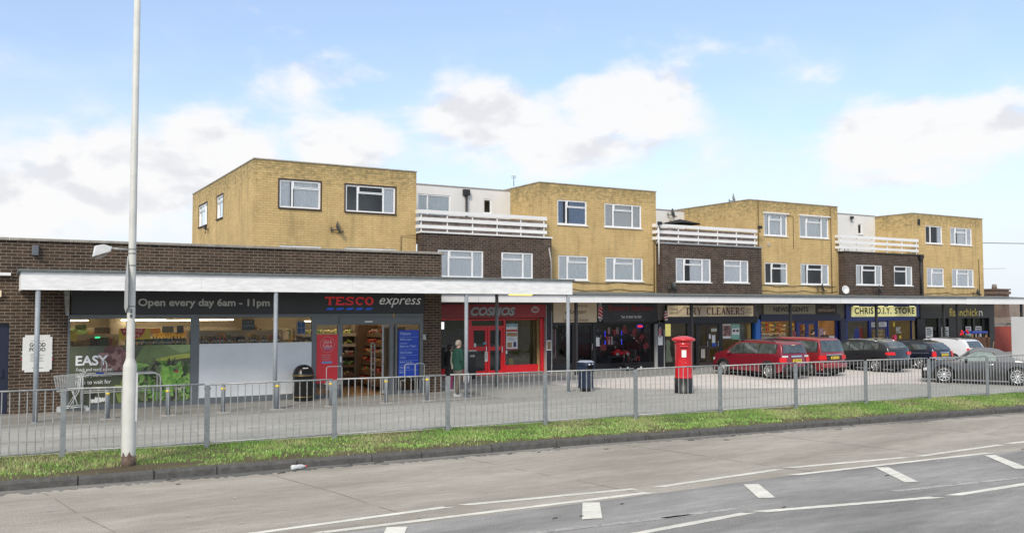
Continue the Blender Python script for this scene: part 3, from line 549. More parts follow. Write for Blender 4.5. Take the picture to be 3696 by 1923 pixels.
# ================================================================== windows of the flats
CURT = [mat('net_curtain_a', (.97,.96,.93), .9, 0, .04, 9), mat('net_curtain_b', (.93,.93,.89), .9, 0, .06, 14), mat('blind_cream', (.84,.82,.76), .9, 0, .04, 2), mat('blue_curtain', (.34,.42,.54), .9, 0, .15, 9)]
ROOM = mat('room_grey', (.36,.36,.35), .95, 0, .2, 2)  # dull grey walls of the shallow rooms
SURR = mat('dark_timber', (.045,.03,.028), .7)
def window(b, x0, x1, z0, z1, Y, kind='3', cur='full', cm=0, surround=False, sill=True, fw=.05, hood=False, open_fan=False, axis=None):
    """b parent building; frame in the wall opening. axis='side' makes it stand in the x = Y plane"""
    S = axis == 'side'
    def B(mb, a0, a1, d0, d1, c0, c1):
        if S: mb.box(Y+d0, Y+d1, a0, a1, c0, c1)
        else: mb.box(a0, a1, Y+d0, Y+d1, c0, c1)
    fr = MB(); wd = x1-x0; ht = z1-z0
    B(fr,x0,x0+fw,.02,.10,z0,z1); B(fr,x1-fw,x1,.02,.10,z0,z1); B(fr,x0+fw,x1-fw,.02,.10,z0,z0+fw); B(fr,x0+fw,x1-fw,.02,.10,z1-fw,z1)
    zf = z1-ht*.27; m = .055
    if kind == '3': ma, mb_ = x0+wd*.24, x1-wd*.24; B(fr,ma-m/2,ma+m/2,.025,.095,z0+fw,z1-fw); B(fr,mb_-m/2,mb_+m/2,.025,.095,z0+fw,z1-fw); B(fr,ma+m/2,mb_-m/2,.02,.09,zf-m/2,zf+m/2); sash = (ma+m/2,mb_-m/2)
    elif kind == 'L': ma = x0+wd*.31; B(fr,ma-m/2,ma+m/2,.025,.095,z0+fw,z1-fw); B(fr,ma+m/2,x1-fw,.02,.09,zf-m/2,zf+m/2); sash = (ma+m/2,x1-fw)
    elif kind == 'R': ma = x1-wd*.31; B(fr,ma-m/2,ma+m/2,.025,.095,z0+fw,z1-fw); B(fr,x0+fw,ma-m/2,.02,.09,zf-m/2,zf+m/2); sash = (x0+fw,ma-m/2)
    elif kind == 'P': ma = x0+wd*.31; B(fr,ma-m/2,ma+m/2,.025,.095,z0+fw,z1-fw); sash = None
    elif kind == 'T': B(fr,x0+fw,x1-fw,.02,.09,zf-m/2,zf+m/2); sash = (x0+fw,x1-fw)
    else: sash = None
    if sash:  # slim raised fanlight sash
        a, c = sash; q = .028
        B(fr,a,a+q,.005,.02,zf+m/2,z1-fw); B(fr,c-q,c,.005,.02,zf+m/2,z1-fw); B(fr,a,c,.004,.02,z1-fw,z1-fw+q*.6); B(fr,a,c,.004,.02,zf+m/2-.01,zf+m/2+q*.4)
    f = fr.build('window', UPVC, b, world=True)
    org = wpos(b)
    def sub(mbx, n, mm):
        o = mbx.build(n, mm, f); o.location = -org; return o
    g = MB()
    if S: g.quad((Y+.06,x0+fw,z0+fw),(Y+.06,x1-fw,z0+fw),(Y+.06,x1-fw,z1-fw),(Y+.06,x0+fw,z1-fw))
    else: g.quad((x0+fw,Y+.06,z0+fw),(x1-fw,Y+.06,z0+fw),(x1-fw,Y+.06,z1-fw),(x0+fw,Y+.06,z1-fw))
    sub(g, 'pane', GLASS)
    if sill: 
        s_ = MB(); B(s_,x0-.04,x1+.04,-.05,.1,z0-.045,z0-.002); sub(s_, 'sill', WHITE if not surround else SURR)
    if surround:
        s_ = MB(); B(s_,x0-.05,x0-.002,-.012,.1,z0-.002,z1+.05); B(s_,x1+.002,x1+.05,-.012,.1,z0-.002,z1+.05); B(s_,x0-.002,x1+.002,-.012,.1,z1+.002,z1+.05); sub(s_, 'surround', SURR)
    if hood:
        s_ = MB(); B(s_,x0-.06,x1+.06,-.09,-.002,z1+.004,z1+.06); sub(s_, 'hood', WHITE)
    if cur:
        def drape(a, c, amp=.011, per=.085, za=z0+.03, zb=z1-.03, tilt=0):
            n = max(6, int((c-a)/.018)); mbx = MB(); rr = random.Random(int(a*977+za*31)); ph = rr.random()*6; p2 = rr.uniform(.7,1.4)
            top, bot = [], []
            for i in range(n+1):
                x = a+(c-a)*i/n; dd = .088+amp*math.sin(x/per*6.283+ph)+amp*.6*math.sin(x/per*6.283*.37*p2+ph*2)
                top.append((x, dd, zb)); bot.append((x+tilt*(1 if i > n/2 else -.2), dd*1.0+.01*math.sin(x*40), za+.02*math.sin(x*9+ph)))
            T = (lambda p: (Y+p[1], p[0], p[2])) if S else (lambda p: (p[0], Y+p[1], p[2]))
            v = [T(p) for p in top]+[T(p) for p in bot]; mbx.add(v, [(i, i+1, n+2+i, n+1+i) for i in range(n)], 0, True); return mbx
        lay = {'full': [(x0+.03,x1-.03)], 'sides': [(x0+.03,x0+wd*.2),(x1-wd*.2,x1-.03)], 'right': [(x1-wd*.24,x1-.03)], 'left': [(x0+.03,x0+wd*.3)], 'most': [(x0+.03,x0+wd*.27),(x0+wd*.36,x1-.03)], 'half': [(x0+.03,x0+wd*.22),(x0+wd*.42,x1-.03)]}
        if cur == 'blind': 
            bb = MB(); B(bb, x0+.03, x1-.03, .11, .115, z0+.03, z1-.03); sub(bb, 'blind', CURT[2])
        else:
            for a, c in lay[cur]: sub(drape(a, c), 'curtain', CURT[cm])
    # shallow room behind
    rm = MB(); d0, d1 = .101, 1.1; e = .15
    T = (lambda x, d, z: (Y+d, x, z)) if S else (lambda x, d, z: (x, Y+d, z))
    A0, A1, C0, C1 = x0-e, x1+e, z0-e, z1+e
    rm.quad(T(A0,d1,C0),T(A1,d1,C0),T(A1,d1,C1),T(A0,d1,C1)).quad(T(A0,d0,C0),T(A0,d1,C0),T(A0,d1,C1),T(A0,d0,C1)).quad(T(A1,d0,C0),T(A1,d1,C0),T(A1,d1,C1),T(A1,d0,C1)).quad(T(A0,d0,C0),T(A1,d0,C0),T(A1,d1,C0),T(A0,d1,C0)).quad(T(A0,d0,C1),T(A1,d0,C1),T(A1,d1,C1),T(A0,d1,C1))
    sub(rm, 'room', ROOM)
    return f
PIPE = mat('cast_iron_black', (.02,.02,.021), .5); TANP = mat('stained_pipe', (.16,.11,.05), .8); CABLE = mat('black_cable', (.03,.028,.025), .8)
def block(label, X0, X1, wins, back=41, side_w=None, ztop=7.6, mm=None, z0=2.9, Yf=30, fill=None):
    b = thing('flat_block', label, 'building', ((X0+X1)/2, Yf, 0), 0, 'three storey yellow brick blocks of flats')
    mb = MB(); panel(mb, (0,Yf,0), (1,0,0), 0, (0,1,0), X0, X1, z0, ztop, [w_[:4] for w_ in wins], .1)
    panel(mb, (X0,0,0), (0,1,0), 0, (1,0,0), Yf, back, 0, ztop, [w_[:4] for w_ in (side_w or [])], .1)
    mb.quad((X1,Yf,z0),(X1,back,z0),(X1,back,ztop),(X1,Yf,ztop)).quad((X0,back,0),(X1,back,0),(X1,back,ztop),(X0,back,ztop))
    mb.build('wall', mm or BR_Y, b, world=True)
    MB().box(X0+.1,X1-.1,Yf+.1,back-.1,ztop-.25,ztop-.2).build('roof', FELT, b, world=True)
    mb = MB().box(X0-.025,X1+.025,Yf-.025,Yf+.12,ztop,ztop+.035).box(X0-.025,X0+.12,Yf+.122,back,ztop,ztop+.035).box(X1-.12,X1+.025,Yf+.122,back,ztop,ztop+.035)
    mb.build('coping', mat('metal_trim', (.40,.37,.33), .6, 0, .3, 4), b, world=True)
    for w_ in wins: window(b, *w_[:4], Yf, **w_[4])
    for w_ in (side_w or []): window(b, *w_[:4], X0, axis='side', **w_[4])
    return b
dk = dict(surround=True)
bA = block('yellow brick flats behind the supermarket, nearest the lamp post', 7.31, 13.24, [
    (8.17,9.60,6.01,6.96,dict(kind='L',cur='most',**dk)),(10.52,12.40,6.0,6.95,dict(kind='3',cur='right',cm=0,**dk)),
    (8.18,9.64,3.72,4.72,dict(kind='L')),(10.52,12.46,3.72,4.72,dict(kind='3'))],
    side_w=[(34.75,35.85,6.05,6.93,dict(kind='T',cur='blind',**dk)),(37.75,39.5,6.02,6.92,dict(kind='L',cur='blind',**dk))])
bB = block('yellow brick flats above the barbers and ladies hairdresser', 18.58, 24.52, [
    (19.44,20.88,5.97,6.96,dict(kind='L',cur='half',cm=3)),(21.78,23.72,5.97,6.95,dict(kind='3',cur='blind')),
    (19.48,20.94,3.72,4.71,dict(kind='L',cm=1)),(21.82,23.78,3.72,4.70,dict(kind='3',cm=1))])
bC = block('yellow brick flats above the newsagents with hooded upper windows', 30.04, 36.05, [
    (30.97,32.5,5.99,7.02,dict(kind='3',cur='full',cm=1,hood=True)),(33.36,35.38,6.0,7.02,dict(kind='3',cur='full',cm=1,hood=True)),
    (30.99,32.48,3.72,4.71,dict(kind='L',cur='right',cm=1)),(33.38,35.36,3.72,4.71,dict(kind='3',cur='sides',cm=1))])
bD = block('yellow brick flats at the far right end above the fish shop', 41.86, 48.06, [
    (42.95,44.38,6.05,7.0,dict(kind='P',cur='right')),(45.11,47.05,6.06,7.0,dict(kind='3',cur='most')),
    (43.0,44.46,3.74,4.73,dict(kind='L',cur='full')),(45.18,47.14,3.74,4.72,dict(kind='3',cur='full',cm=0))], mm=None)
def pipe(b, pts, r=.022, m=TANP, name='waste_pipe', n=6): return MB().tube(pts, r, n).build(name, m, b, world=True)
pipe(bC, [(30.58,29.96,3.3),(30.58,29.96,7.63)]); pipe(bC, [(35.52,29.96,3.3),(35.5,29.96,7.6)]); pipe(bC, [(32.9,29.98,5.4),(32.9,29.98,6.95),(32.6,29.98,7.0)], .012); pipe(bD, [(47.6,29.96,3.3),(47.58,29.96,5.3)])
pipe(bB, [(24.36,29.96,3.25),(24.36,29.96,5.4)]); pipe(bA, [(12.62,29.96,4.3),(12.62,29.96,5.22),(13.2,29.9,5.25)], .014)
for b, X0, X1, zz in ((bB,18.7,24.5,3.32),(bC,30.2,36.0,3.36),(bD,42.1,47.9,3.36),(bC,30.1,36.0,3.62),(bB,19.2,24.4,3.62)):
    pts = [(x, 29.97, zz+.03*math.sin(x*2.3)+.02*math.sin(x*5.1)) for x in np.arange(X0, X1, .3)]; pipe(b, pts, .011, CABLE, 'cable', 5)
MB().box(31.16,31.34,29.96,30.0,5.48,5.64).build('vent', mat('vent_tan', (.45,.40,.30), .7), bC, world=True, bevel=.01)
MB().box(42.3,42.46,29.95,30.0,7.0,7.3).build('vent', PIPE, bD, world=True)
# ---- brown projecting blocks with roof terraces
SCR = mat('terrace_board', (.24,.195,.17), .85, 0, .55, 3.5)
def brown(label, X0, X1, wins, ztop=5.33, coping=WHITE, screen=True, rail=(0,0), Yf=29.57, extra=None):
    b = thing('terrace_block', label, 'building', ((X0+X1)/2, Yf, 0), 0, 'brown brick blocks with roof terraces')
    mb = MB(); panel(mb, (0,Yf,0), (1,0,0), 0, (0,1,0), X0, X1, 2.9, ztop, [w_[:4] for w_ in wins], .1)
    mb.quad((X0,Yf,2.9),(X0,29.99,2.9),(X0,29.99,ztop),(X0,Yf,ztop)).quad((X1,Yf,2.9),(X1,29.99,2.9),(X1,29.99,ztop),(X1,Yf,ztop)); mb.build('wall', BR_D2, b, world=True)
    MB().box(X0-.05,X1+.03,Yf-.05,29.985,ztop,ztop+.055).build('coping', coping, b, world=True)
    for w_ in wins: window(b, *w_[:4], Yf, **w_[4])
    r0, r1 = rail; mb = MB(); Yr = Yf+.12
    for za, zb in ((6.05,6.19),(5.775,5.91),(5.51,5.635)):
        mb.box(r0, r1, Yr, Yr+.03, za, zb); mb.box(r0, r0+.03, Yr+.032, 29.98, za, zb); mb.box(r1-.03, r1, Yr+.032, 29.98, za, zb)
    rl = mb.build('terrace_rail', WHITE, b, world=True)
    n = 5
    for i in range(n+1):
        x = r0+.1+(r1-r0-.24)*i/n; MB().box(x, x+.04, Yr+.034, Yr+.07, ztop+.055, 6.12).build('rail_post', WHITE, rl, world=True)
    if screen:
        MB().box(r0+.06, r1-.06, Yr+.075, Yr+.09, ztop+.056, 6.02).build('terrace_screen', SCR, b, world=True)
    MB().box(X0,X1,30.002,32.28,ztop-.06,ztop-.01).build('terrace_floor', FELT, b, world=True)
    return b
k1 = brown('brown brick terrace block immediately right of the supermarket roof', 13.28, 18.88, [(13.92,15.82,3.72,4.73,dict(kind='3',cm=0)),(16.6,18.02,3.72,4.72,dict(kind='R',cm=1))], rail=(13.2,18.75))
k2 = brown('brown brick terrace block above the dry cleaners', 24.5, 30.35, [(25.24,27.24,3.71,4.74,dict(kind='3',cur='half',cm=0)),(28.02,29.52,3.72,4.73,dict(kind='R',cm=0))], rail=(24.28,30.22), coping=mat('grey_coping',(.30,.32,.34),.6))
k3 = brown('brown brick terrace block above the hardware shop with open white rails', 36.05, 42.1, [(36.82,38.78,3.73,4.73,dict(kind='3',cur='sides',cm=1)),(39.72,41.18,3.73,4.73,dict(kind='R',cur='right',cm=1))], rail=(35.8,41.92), screen=False, coping=mat('dark_coping',(.05,.045,.04),.8))
for b, p, lab in ((None,(13.62,29.50,5.09),'grey junction box at the left end of the brown terrace wall'),(None,(18.7,29.50,5.09),'grey rainwater box at the right end of the first brown terrace wall'),(None,(30.26,29.50,5.12),'grey box at the right corner of the wall above the dry cleaners')):
    single(MB().box(-.075,.075,-.05,.07,-.12,.12).tube([(0,0,-.12),(0,.04,-1.0)], .014, 5), 'wall_box', mat('box_grey',(.11,.12,.135),.5), lab, 'box', bevel=.008, loc=p)
pipe(k1, [(18.82,29.5,3.3),(18.82,29.5,4.4),(18.72,29.5,4.95)], .03, mat('pale_pipe',(.35,.34,.32),.6), 'downpipe')
pipe(k2, [(24.34,29.6,4.45),(24.34,29.6,6.15)], .025, WHITE, 'downpipe')
o = MB().add([(41.6,29.38,5.3),(41.95,29.38,5.3),(41.88,29.42,5.08),(41.67,29.42,5.08),(41.6,29.56,5.3),(41.95,29.56,5.3),(41.88,29.56,5.08),(41.67,29.56,5.08)], [(0,1,2,3),(7,6,5,4),(0,3,7,4),(1,0,4,5),(2,1,5,6),(3,2,6,7)]).tube([(41.78,29.49,5.1),(41.78,29.49,3.3)], .055, 8).build('downpipe', PIPE, k3, world=True)
for x, lab in ((27.46,'cream ventilation box right of the wide window above the dry cleaners'),(29.72,'cream ventilation box right of the narrow window above the dry cleaners')):
    single(MB().box(-.09,.09,-.06,.07,-.09,.09), 'vent_box', mat('cream_box',(.6,.52,.38),.6), lab, 'vent', bevel=.015, loc=(x,29.5,4.64))
# ---- white rendered walls set back behind the terraces
def white(label, X0, X1, Yw, zt, holes=()):
    b = thing('rendered_block', label, 'building', ((X0+X1)/2, Yw, 0), 0, 'white rendered walls behind the terraces')
    mb = MB(); panel(mb, (0,Yw,0), (1,0,0), 0, (0,1,0), X0, X1, 5.2, zt, [h[:4] for h in holes], .1); mb.build('wall', mat('white_render', (.74,.73,.71), .85, 0, .05, 1.4, .15, 90), b, world=True)
    MB().box(X0,X1,Yw-.03,Yw+.2,zt,zt+.04).box(X0,X1,Yw+.2,Yw+6,zt-.1,zt-.05).build('roof', mat('metal_trim',(.4,.37,.33)), b, world=True)
    for h in holes: window(b, *h[:4], Yw, **h[4])
    return b
w1 = white('white rendered wall with double patio door left of a black downpipe', 13.25, 18.57, 32.3, 7.5, [(14.3,15.76,5.35,7.13,dict(kind='P',cur='full',cm=1,sill=False)),(17.28,17.66,6.5,7.1,dict(kind='1',cur=None,cm=1))])
w2 = white('white rendered wall with peeling paint and a grey dish, behind the black gazebo', 24.53, 30.03, 34.5, 7.47, [(25.6,27.0,5.4,6.6,dict(kind='P',cur='full',sill=False))])
w3 = white('white rendered wall with one slit window behind the open rails', 36.06, 41.85, 32.3, 7.63, [(40.42,40.76,6.6,7.16,dict(kind='1',cur=None,cm=1))])
MB().box(16.3,16.58,32.14,32.28,7.18,7.42).tube([(16.44,32.2,7.2),(16.44,32.2,5.4)], .05, 8).build('downpipe', PIPE, w1, world=True)
MB().add([(28.9,34.47,6.6),(29.3,34.47,6.62),(29.25,34.47,6.95),(29.05,34.47,7.02)], [(0,1,2,3)]).add([(29.5,34.47,6.6),(29.6,34.47,6.6),(29.58,34.47,6.9),(29.52,34.47,6.9)], [(0,1,2,3)]).build('bare_patch', mat('bare_render',(.40,.33,.26),.9), w2, world=True)
# ================================================================== satellite dishes, aerials, floodlights
DG = mat('dish_grey', (.06,.065,.07), .5); DW = mat('dish_white', (.62,.63,.63), .5)
def dish(label, p, r, rz, m=DG, arm=True):
    t = thing('satellite_dish', label, 'satellite dish', p, rz, 'satellite dishes on the flats')
    mb = MB(); prof = [(.001,0.0),(r*.35,.012),(r*.7,.05),(r,.1),(r*.99,.115),(r*.68,.065),(r*.34,.026),(.001,.014)]
    n = 18; vs = []
    for (q, h) in prof:
        for k in range(n): a = 2*math.pi*k/n; vs.append((math.cos(a)*q, -h, math.sin(a)*q*1.12))
    mb.add(vs, [(i*n+k, i*n+(k+1)%n, (i+1)*n+(k+1)%n, (i+1)*n+k) for i in range(len(prof)-1) for k in range(n)], 0, True)
    mb.xf(Matrix.Translation((0,-.16,0))@Matrix.Rotation(R(-14), 4, 'X')); mb.build('reflector', m, t)
    a = MB().tube([(0,.02,-.06),(0,-.17,-.06)], .018, 6).box(-.05,.05,-.0,.03,-.12,.04); a.build('mount', DG, t)
    if arm:
        MB().tube([(0,-.2,-r*.9),(0,-.2-r*1.0,-r*.75)], .010, 5).tube([(0,-.2-r,-r*.72),(0,-.15-r,-r*.5)], .024, 6).build('feed_arm', DG, t)
    return t
dish('grey satellite dish on the yellow flats behind the supermarket, below the upper windows', (10.0,29.95,5.38), .2, R(68))
dish('dark dish low on the brown wall above the dry cleaners', (24.75,29.5,3.5), .19, R(72))
dish('dark dish on the yellow flats above the newsagents, under the wide window', (34.5,29.95,3.55), .2, R(40))
dish('round white dish facing the road at the corner above the newsagents', (35.62,29.4,3.44), .19, R(-20), DW, False)
dish('dark dish beneath the wide window above the hardware shop', (38.1,29.5,3.5), .2, R(45))
dish('dark dish under the last window of the far right flats', (47.0,29.95,3.42), .19, R(45))
dish('grey dish on the white rendered wall behind the gazebo', (28.9,34.4,7.3), .22, R(60))
t = dish('grey dish edge on, standing on the roof above the newsagents side wall', (31.3,32.6,7.95), .27, R(47), mat('dish_pale',(.3,.31,.32),.5), False)
MB().tube([(0,0,0),(0,0,-.4)], .02, 6).build('mast', DG, t)
ae = thing('roof_aerial', 'small aerial on a pole where the white wall meets the second yellow block', 'aerial', (18.1,31.2,7.55))
MB().tube([(0,0,0),(0,0,.42)], .014, 5).build('mast', DG, ae)
MB().tube([(-.1,0,.42),(.1,0,.42)], .007, 4).tube([(-.1,0,.42),(-.08,0,.3)], .007, 4).tube([(.1,0,.42),(.08,0,.3)], .007, 4).tube([(0,-.1,.36),(0,.1,.36)], .007, 4).build('aerial_rod', DG, ae)
def flood(label, p, rz=0):
    t = thing('floodlight', label, 'floodlight', p, rz); MB().box(-.1,.1,-.16,-.06,-.02,.12).build('lamp_head', PIPE, t, bevel=.01); MB().tube([(0,0,0),(0,-.1,-.06),(0,-.1,-.14)], .016, 5).ball((0,-.1,-.16), .03, 6).build('bracket', PIPE, t); return t
flood('black security light on the white wall behind the open rails', (39.8,32.28,7.4)); flood('small black security light on the left side wall of the nearest yellow block', (7.28,37.4,5.8), R(-90)); flood('black lamp hanging under the far right end of the shop canopy', (47.4,28.6,2.82))
flood('little black lamp on the left post of the terrace rail above the dry cleaners', (24.32,29.62,6.14)); flood('little black lamp on the right end of the terrace rail above the dry cleaners', (30.28,29.68,6.24))
# gazebo roof on terrace 2
gz = thing('gazebo', 'black canvas gazebo top showing above the terrace rail', 'gazebo', (27.15,31.5,5.3))
n = 6; zt = 1.38
mb = MB().add([(math.cos(a)*1.0, math.sin(a)*.9, 1.15-.025*(i%2)) for i, a in enumerate(np.linspace(0, 2*math.pi, 12, endpoint=False))]+[(0,0,zt)], [(i, (i+1)%12, 12) for i in range(12)]); mb.build('canvas', mat('black_canvas',(.012,.012,.012),.9), gz)
for a in (.6,2.5,3.8,5.6): MB().tube([(math.cos(a)*.95,math.sin(a)*.85,0),(math.cos(a)*.95,math.sin(a)*.85,1.05)], .02, 6).build('leg', PIPE, gz)
# dark chair on terrace 3
ch = thing('garden_chair', 'dark garden chair behind the white rails above the hardware shop', 'chair', (36.7,30.3,5.33), R(60))
MB().box(-.25,.25,-.25,.25,.3,.34).build('seat', DG, ch); MB().add([(-.25,.22,.34),(.25,.22,.34),(.25,.36,.8),(-.25,.36,.8),(-.25,.25,.34),(.25,.25,.34),(.25,.39,.8),(-.25,.39,.8)], [(0,1,2,3),(7,6,5,4),(0,3,7,4),(1,0,4,5),(2,1,5,6),(3,2,6,7)]).build('backrest', DG, ch)
for sx_ in (-.22,.22):
    for sy_ in (-.22,.22): MB().tube([(sx_,sy_,0),(sx_,sy_,.3)], .016, 5).build('leg', DG, ch)
# ================================================================== rear canopy along the parade
rc = thing('shop_canopy', 'long low white fronted canopy running along the parade of small shops', 'canopy', (31, 28.2, 0))
mb = MB(); e = [12.0,14.9,19.95,25.9,32.0,34.0,40.0,43.6]
for a, b in zip(e[:-1], e[1:]): mb.box(a+.006, b-.006, 28.2, 28.23, 2.795, 3.07)
mb.box(43.6,49.35,28.17,28.2,2.785,3.09).box(49.32,49.35,28.2,30.2,2.785,3.09); mb.build('fascia', WHITE, rc, world=True)
mb = MB(); mb.add([(12,28.13,3.075),(49.4,28.11,3.095),(49.4,29.98,3.2),(12,29.98,3.2),(12,28.13,3.115),(49.4,28.11,3.14),(49.4,29.98,3.24),(12,29.98,3.24)], [(0,3,2,1),(4,5,6,7),(0,1,5,4),(1,2,6,5),(2,3,7,6),(3,0,4,7)])
mb.build('roof_sheet', FELT, rc, world=True)
MB().box(12,49.3,28.235,30.3,2.93,2.97).build('soffit', mat('soffit_pale',(.42,.41,.39),.8,0,.2,2), rc, world=True)
for x in (19.35,25.2,31.05,36.95,42.2,43.35,49.15):
    MB().box(x-.05,x+.05,28.5,28.6,0,2.93).build('column', mat('column_black',(.022,.022,.024),.5), rc, world=True)
ES = emis('pale_tube', (1,.93,.75), 6)
for a, b, y in ((43.2,45.3,29.4),(45.5,46.9,29.35),(47.1,48.2,29.4)):
    MB().box(a,b,y,y+.06,2.86,2.89).build('lamp', ES, rc, world=True)
# grey upper wall strip above the shop signs
# ================================================================== shop units
S = 30.0; G_ = 30.2
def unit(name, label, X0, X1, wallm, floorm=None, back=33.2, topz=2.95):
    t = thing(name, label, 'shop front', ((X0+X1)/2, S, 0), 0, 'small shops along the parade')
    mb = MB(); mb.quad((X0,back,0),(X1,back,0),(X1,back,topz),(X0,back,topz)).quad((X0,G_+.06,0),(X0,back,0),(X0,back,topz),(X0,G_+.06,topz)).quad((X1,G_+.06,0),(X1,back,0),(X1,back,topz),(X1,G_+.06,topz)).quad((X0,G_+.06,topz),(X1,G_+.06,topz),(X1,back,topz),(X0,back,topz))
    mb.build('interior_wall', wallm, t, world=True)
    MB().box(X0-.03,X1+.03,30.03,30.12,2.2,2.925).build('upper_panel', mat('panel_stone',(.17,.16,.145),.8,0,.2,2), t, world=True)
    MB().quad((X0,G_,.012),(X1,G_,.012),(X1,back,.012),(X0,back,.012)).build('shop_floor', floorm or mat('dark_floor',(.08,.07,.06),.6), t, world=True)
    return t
def frame(t, m, rects, name='shopfront_frame', y0=30.14, y1=30.26):
    mb = MB()
    for r_ in rects: mb.box(r_[0], r_[1], y0+(r_[4] if len(r_) > 4 else 0), y1, r_[2], r_[3])
    return mb.build(name, m, t, world=True)
def panes(t, rects, m=None, name='shop_window', y=30.2):
    for r_ in rects: MB().quad((r_[0],y,r_[2]),(r_[1],y,r_[2]),(r_[1],y,r_[3]),(r_[0],y,r_[3])).build(name, m or SGLASS, t, world=True)
def door(t, m, x0, x1, z0, z1, rails=(), fw=.1, y=30.17, gm=None, handle=True):
    mb = MB(); mb.box(x0,x0+fw,y,y+.05,z0,z1).box(x1-fw,x1,y,y+.05,z0,z1).box(x0+fw,x1-fw,y,y+.05,z0,z0+fw*1.6).box(x0+fw,x1-fw,y,y+.05,z1-fw,z1)
    for a, b in rails: mb.box(x0+fw,x1-fw,y,y+.05,a,b)
    d = mb.build('door', m, t, world=True)
    MB().quad((x0+fw,y+.025,z0+fw),(x1-fw,y+.025,z0+fw),(x1-fw,y+.025,z1-fw),(x0+fw,y+.025,z1-fw)).build('door_glass', gm or SGLASS, d, world=True)
    if handle: MB().box(x1-fw*.8,x1-fw*.45,y-.04,y-.001,.85,1.1).build('handle', CHROME, d, world=True)
    return d
def sheet(x0, x1, z0, z1, y, m, name, label, cat, t=.006, extra=None):
    o = thing(name, label, cat, ((x0+x1)/2, y, z0)); MB().box(x0,x1,y,y+t,z0,z1).build('sheet', m, o, world=True)
    if extra: extra(o)
    return o
def put(o, mb, m, name): return mb.build(name, m, o, world=True)
def lines_mb(x0, x1, z0, z1, y, n, seed=1, h=.35):
    mb = MB(); r_ = random.Random(seed); dz = (z1-z0)/n
    for i in range(n):
        zz = z1-(i+.5)*dz; a = x0+(x1-x0)*r_.uniform(0,.12); b = x1-(x1-x0)*r_.uniform(0,.3); mb.box(a, b, y-.003, y, zz-dz*h*.5, zz+dz*h*.5)
    return mb
# ---- COSMOS ----
RED = mat('shop_red', (.72,.014,.022), .35, 0, .06, 2); REDS = mat('sign_dark_red', (.30,.012,.016), .4, 0, .12, 1.5)
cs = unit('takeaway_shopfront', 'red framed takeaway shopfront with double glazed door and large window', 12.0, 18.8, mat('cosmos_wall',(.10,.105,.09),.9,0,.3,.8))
frame(cs, RED, [(15.42,15.62,.1,2.16),(17.02,17.1,.1,2.16),(15.62,17.02,1.83,1.9),(15.62,17.02,2.1,2.16),(17.1,18.68,.02,.36,-.03),(17.1,18.68,2.12,2.16),(18.68,18.85,.02,2.16,-.03),(15.42,17.1,0,.02),(12.0,15.42,.02,.3),(12.0,15.42,2.12,2.18),(14.2,14.28,.3,2.12)])
door(cs, RED, 15.62, 16.32, .02, 1.83, [(.95,1.1)], .1); door(cs, RED, 16.34, 17.02, .02, 1.83, [(.95,1.1)], .1)
panes(cs, [(17.1,18.68,.36,2.12),(15.62,17.02,1.9,2.1),(12.0,15.42,.3,2.12)], glass('glass_strong', (.62,.66,.62), 1.6))
sg = thing('takeaway_sign', 'dark red takeaway sign with bulging silver COSMOS lettering and round emblem', 'shop sign', (16.5,S,2.2))
MB().box(13.2,18.84,29.93,29.99,2.19,2.72).build('board', REDS, sg, world=True, bevel=.01)
put(sg, text_mb('COSMOS', 15.45,17.42,2.28,2.62,29.925,.05,.22,.02,1.0), mat('silver_letters',(.30,.30,.30),.4,.3), 'lettering')
put(sg, text_mb('COSMOS', 15.475,17.445,2.265,2.605,29.929,.075,.22,.004), mat('letter_shadow',(.03,.01,.01),.6), 'letter_shadow')
put(sg, text_mb('Tel:01268 76 24 24', 17.71,18.71,2.26,2.33,29.928,.0,0,.004), mat('faint_red',(.50,.10,.10),.6), 'lettering')
put(sg, text_mb('www.cosmos.co.uk', 14.1,15.1,2.26,2.33,29.928,.0,0,.004), mat('faint_red',(.50,.10,.10),.6), 'lettering')
mb = MB(); n = 24; mb.add([(18.34+.19*math.cos(2*math.pi*i/n), 29.926, 2.52+.13*math.sin(2*math.pi*i/n)) for i in range(n)], [tuple(range(n))]); put(sg, mb, mat('emblem_pale',(.42,.38,.38),.5), 'emblem')
mb = MB(); mb.add([(18.34+.13*math.cos(2*math.pi*i/n), 29.922, 2.50+.04*math.sin(2*math.pi*i/n)) for i in range(n)], [tuple(range(n))]).box(18.2,18.48,29.921,29.923,2.56,2.575); put(sg, mb, REDS, 'emblem_mark')
FOOD1 = mat('food_print', (.35,.22,.10), .7, 0, .7, 22)
def pz(o):
    put(o, MB().box(17.15,17.65,30.146,30.149,1.85,1.965), mat('poster_top',(.25,.42,.45),.6,0,.4,8), 'print')
    put(o, MB().box(17.17,17.63,30.146,30.149,1.48,1.62), FOOD1, 'print'); put(o, MB().box(17.2,17.4,30.146,30.149,1.05,1.24), FOOD1, 'print'); put(o, MB().box(17.47,17.6,30.146,30.149,1.06,1.26), mat('poster_navy',(.05,.05,.14)), 'print')
    put(o, MB().box(17.15,17.65,30.146,30.149,1.66,1.74), mat('poster_red',(.5,.05,.04)), 'print'); put(o, MB().box(17.15,17.65,30.146,30.149,.965,1.0), mat('poster_red',(.5,.05,.04)), 'print'); put(o, lines_mb(17.2,17.6,1.3,1.44,30.149,3), mat('poster_grey',(.3,.3,.32)), 'lettering')
sheet(17.14,17.66,.96,1.97,30.15, PAPER, 'pizza_poster', 'tall pizza menu poster inside the takeaway window', 'poster', extra=pz)
sheet(16.2,16.33,.53,.9,30.158, PAPER, 'opening_notice', 'narrow white notice on the left red door', 'notice', extra=lambda o: put(o, lines_mb(16.22,16.31,.6,.85,30.158,6,3), mat('ink',(.05,.05,.06)), 'lettering'))
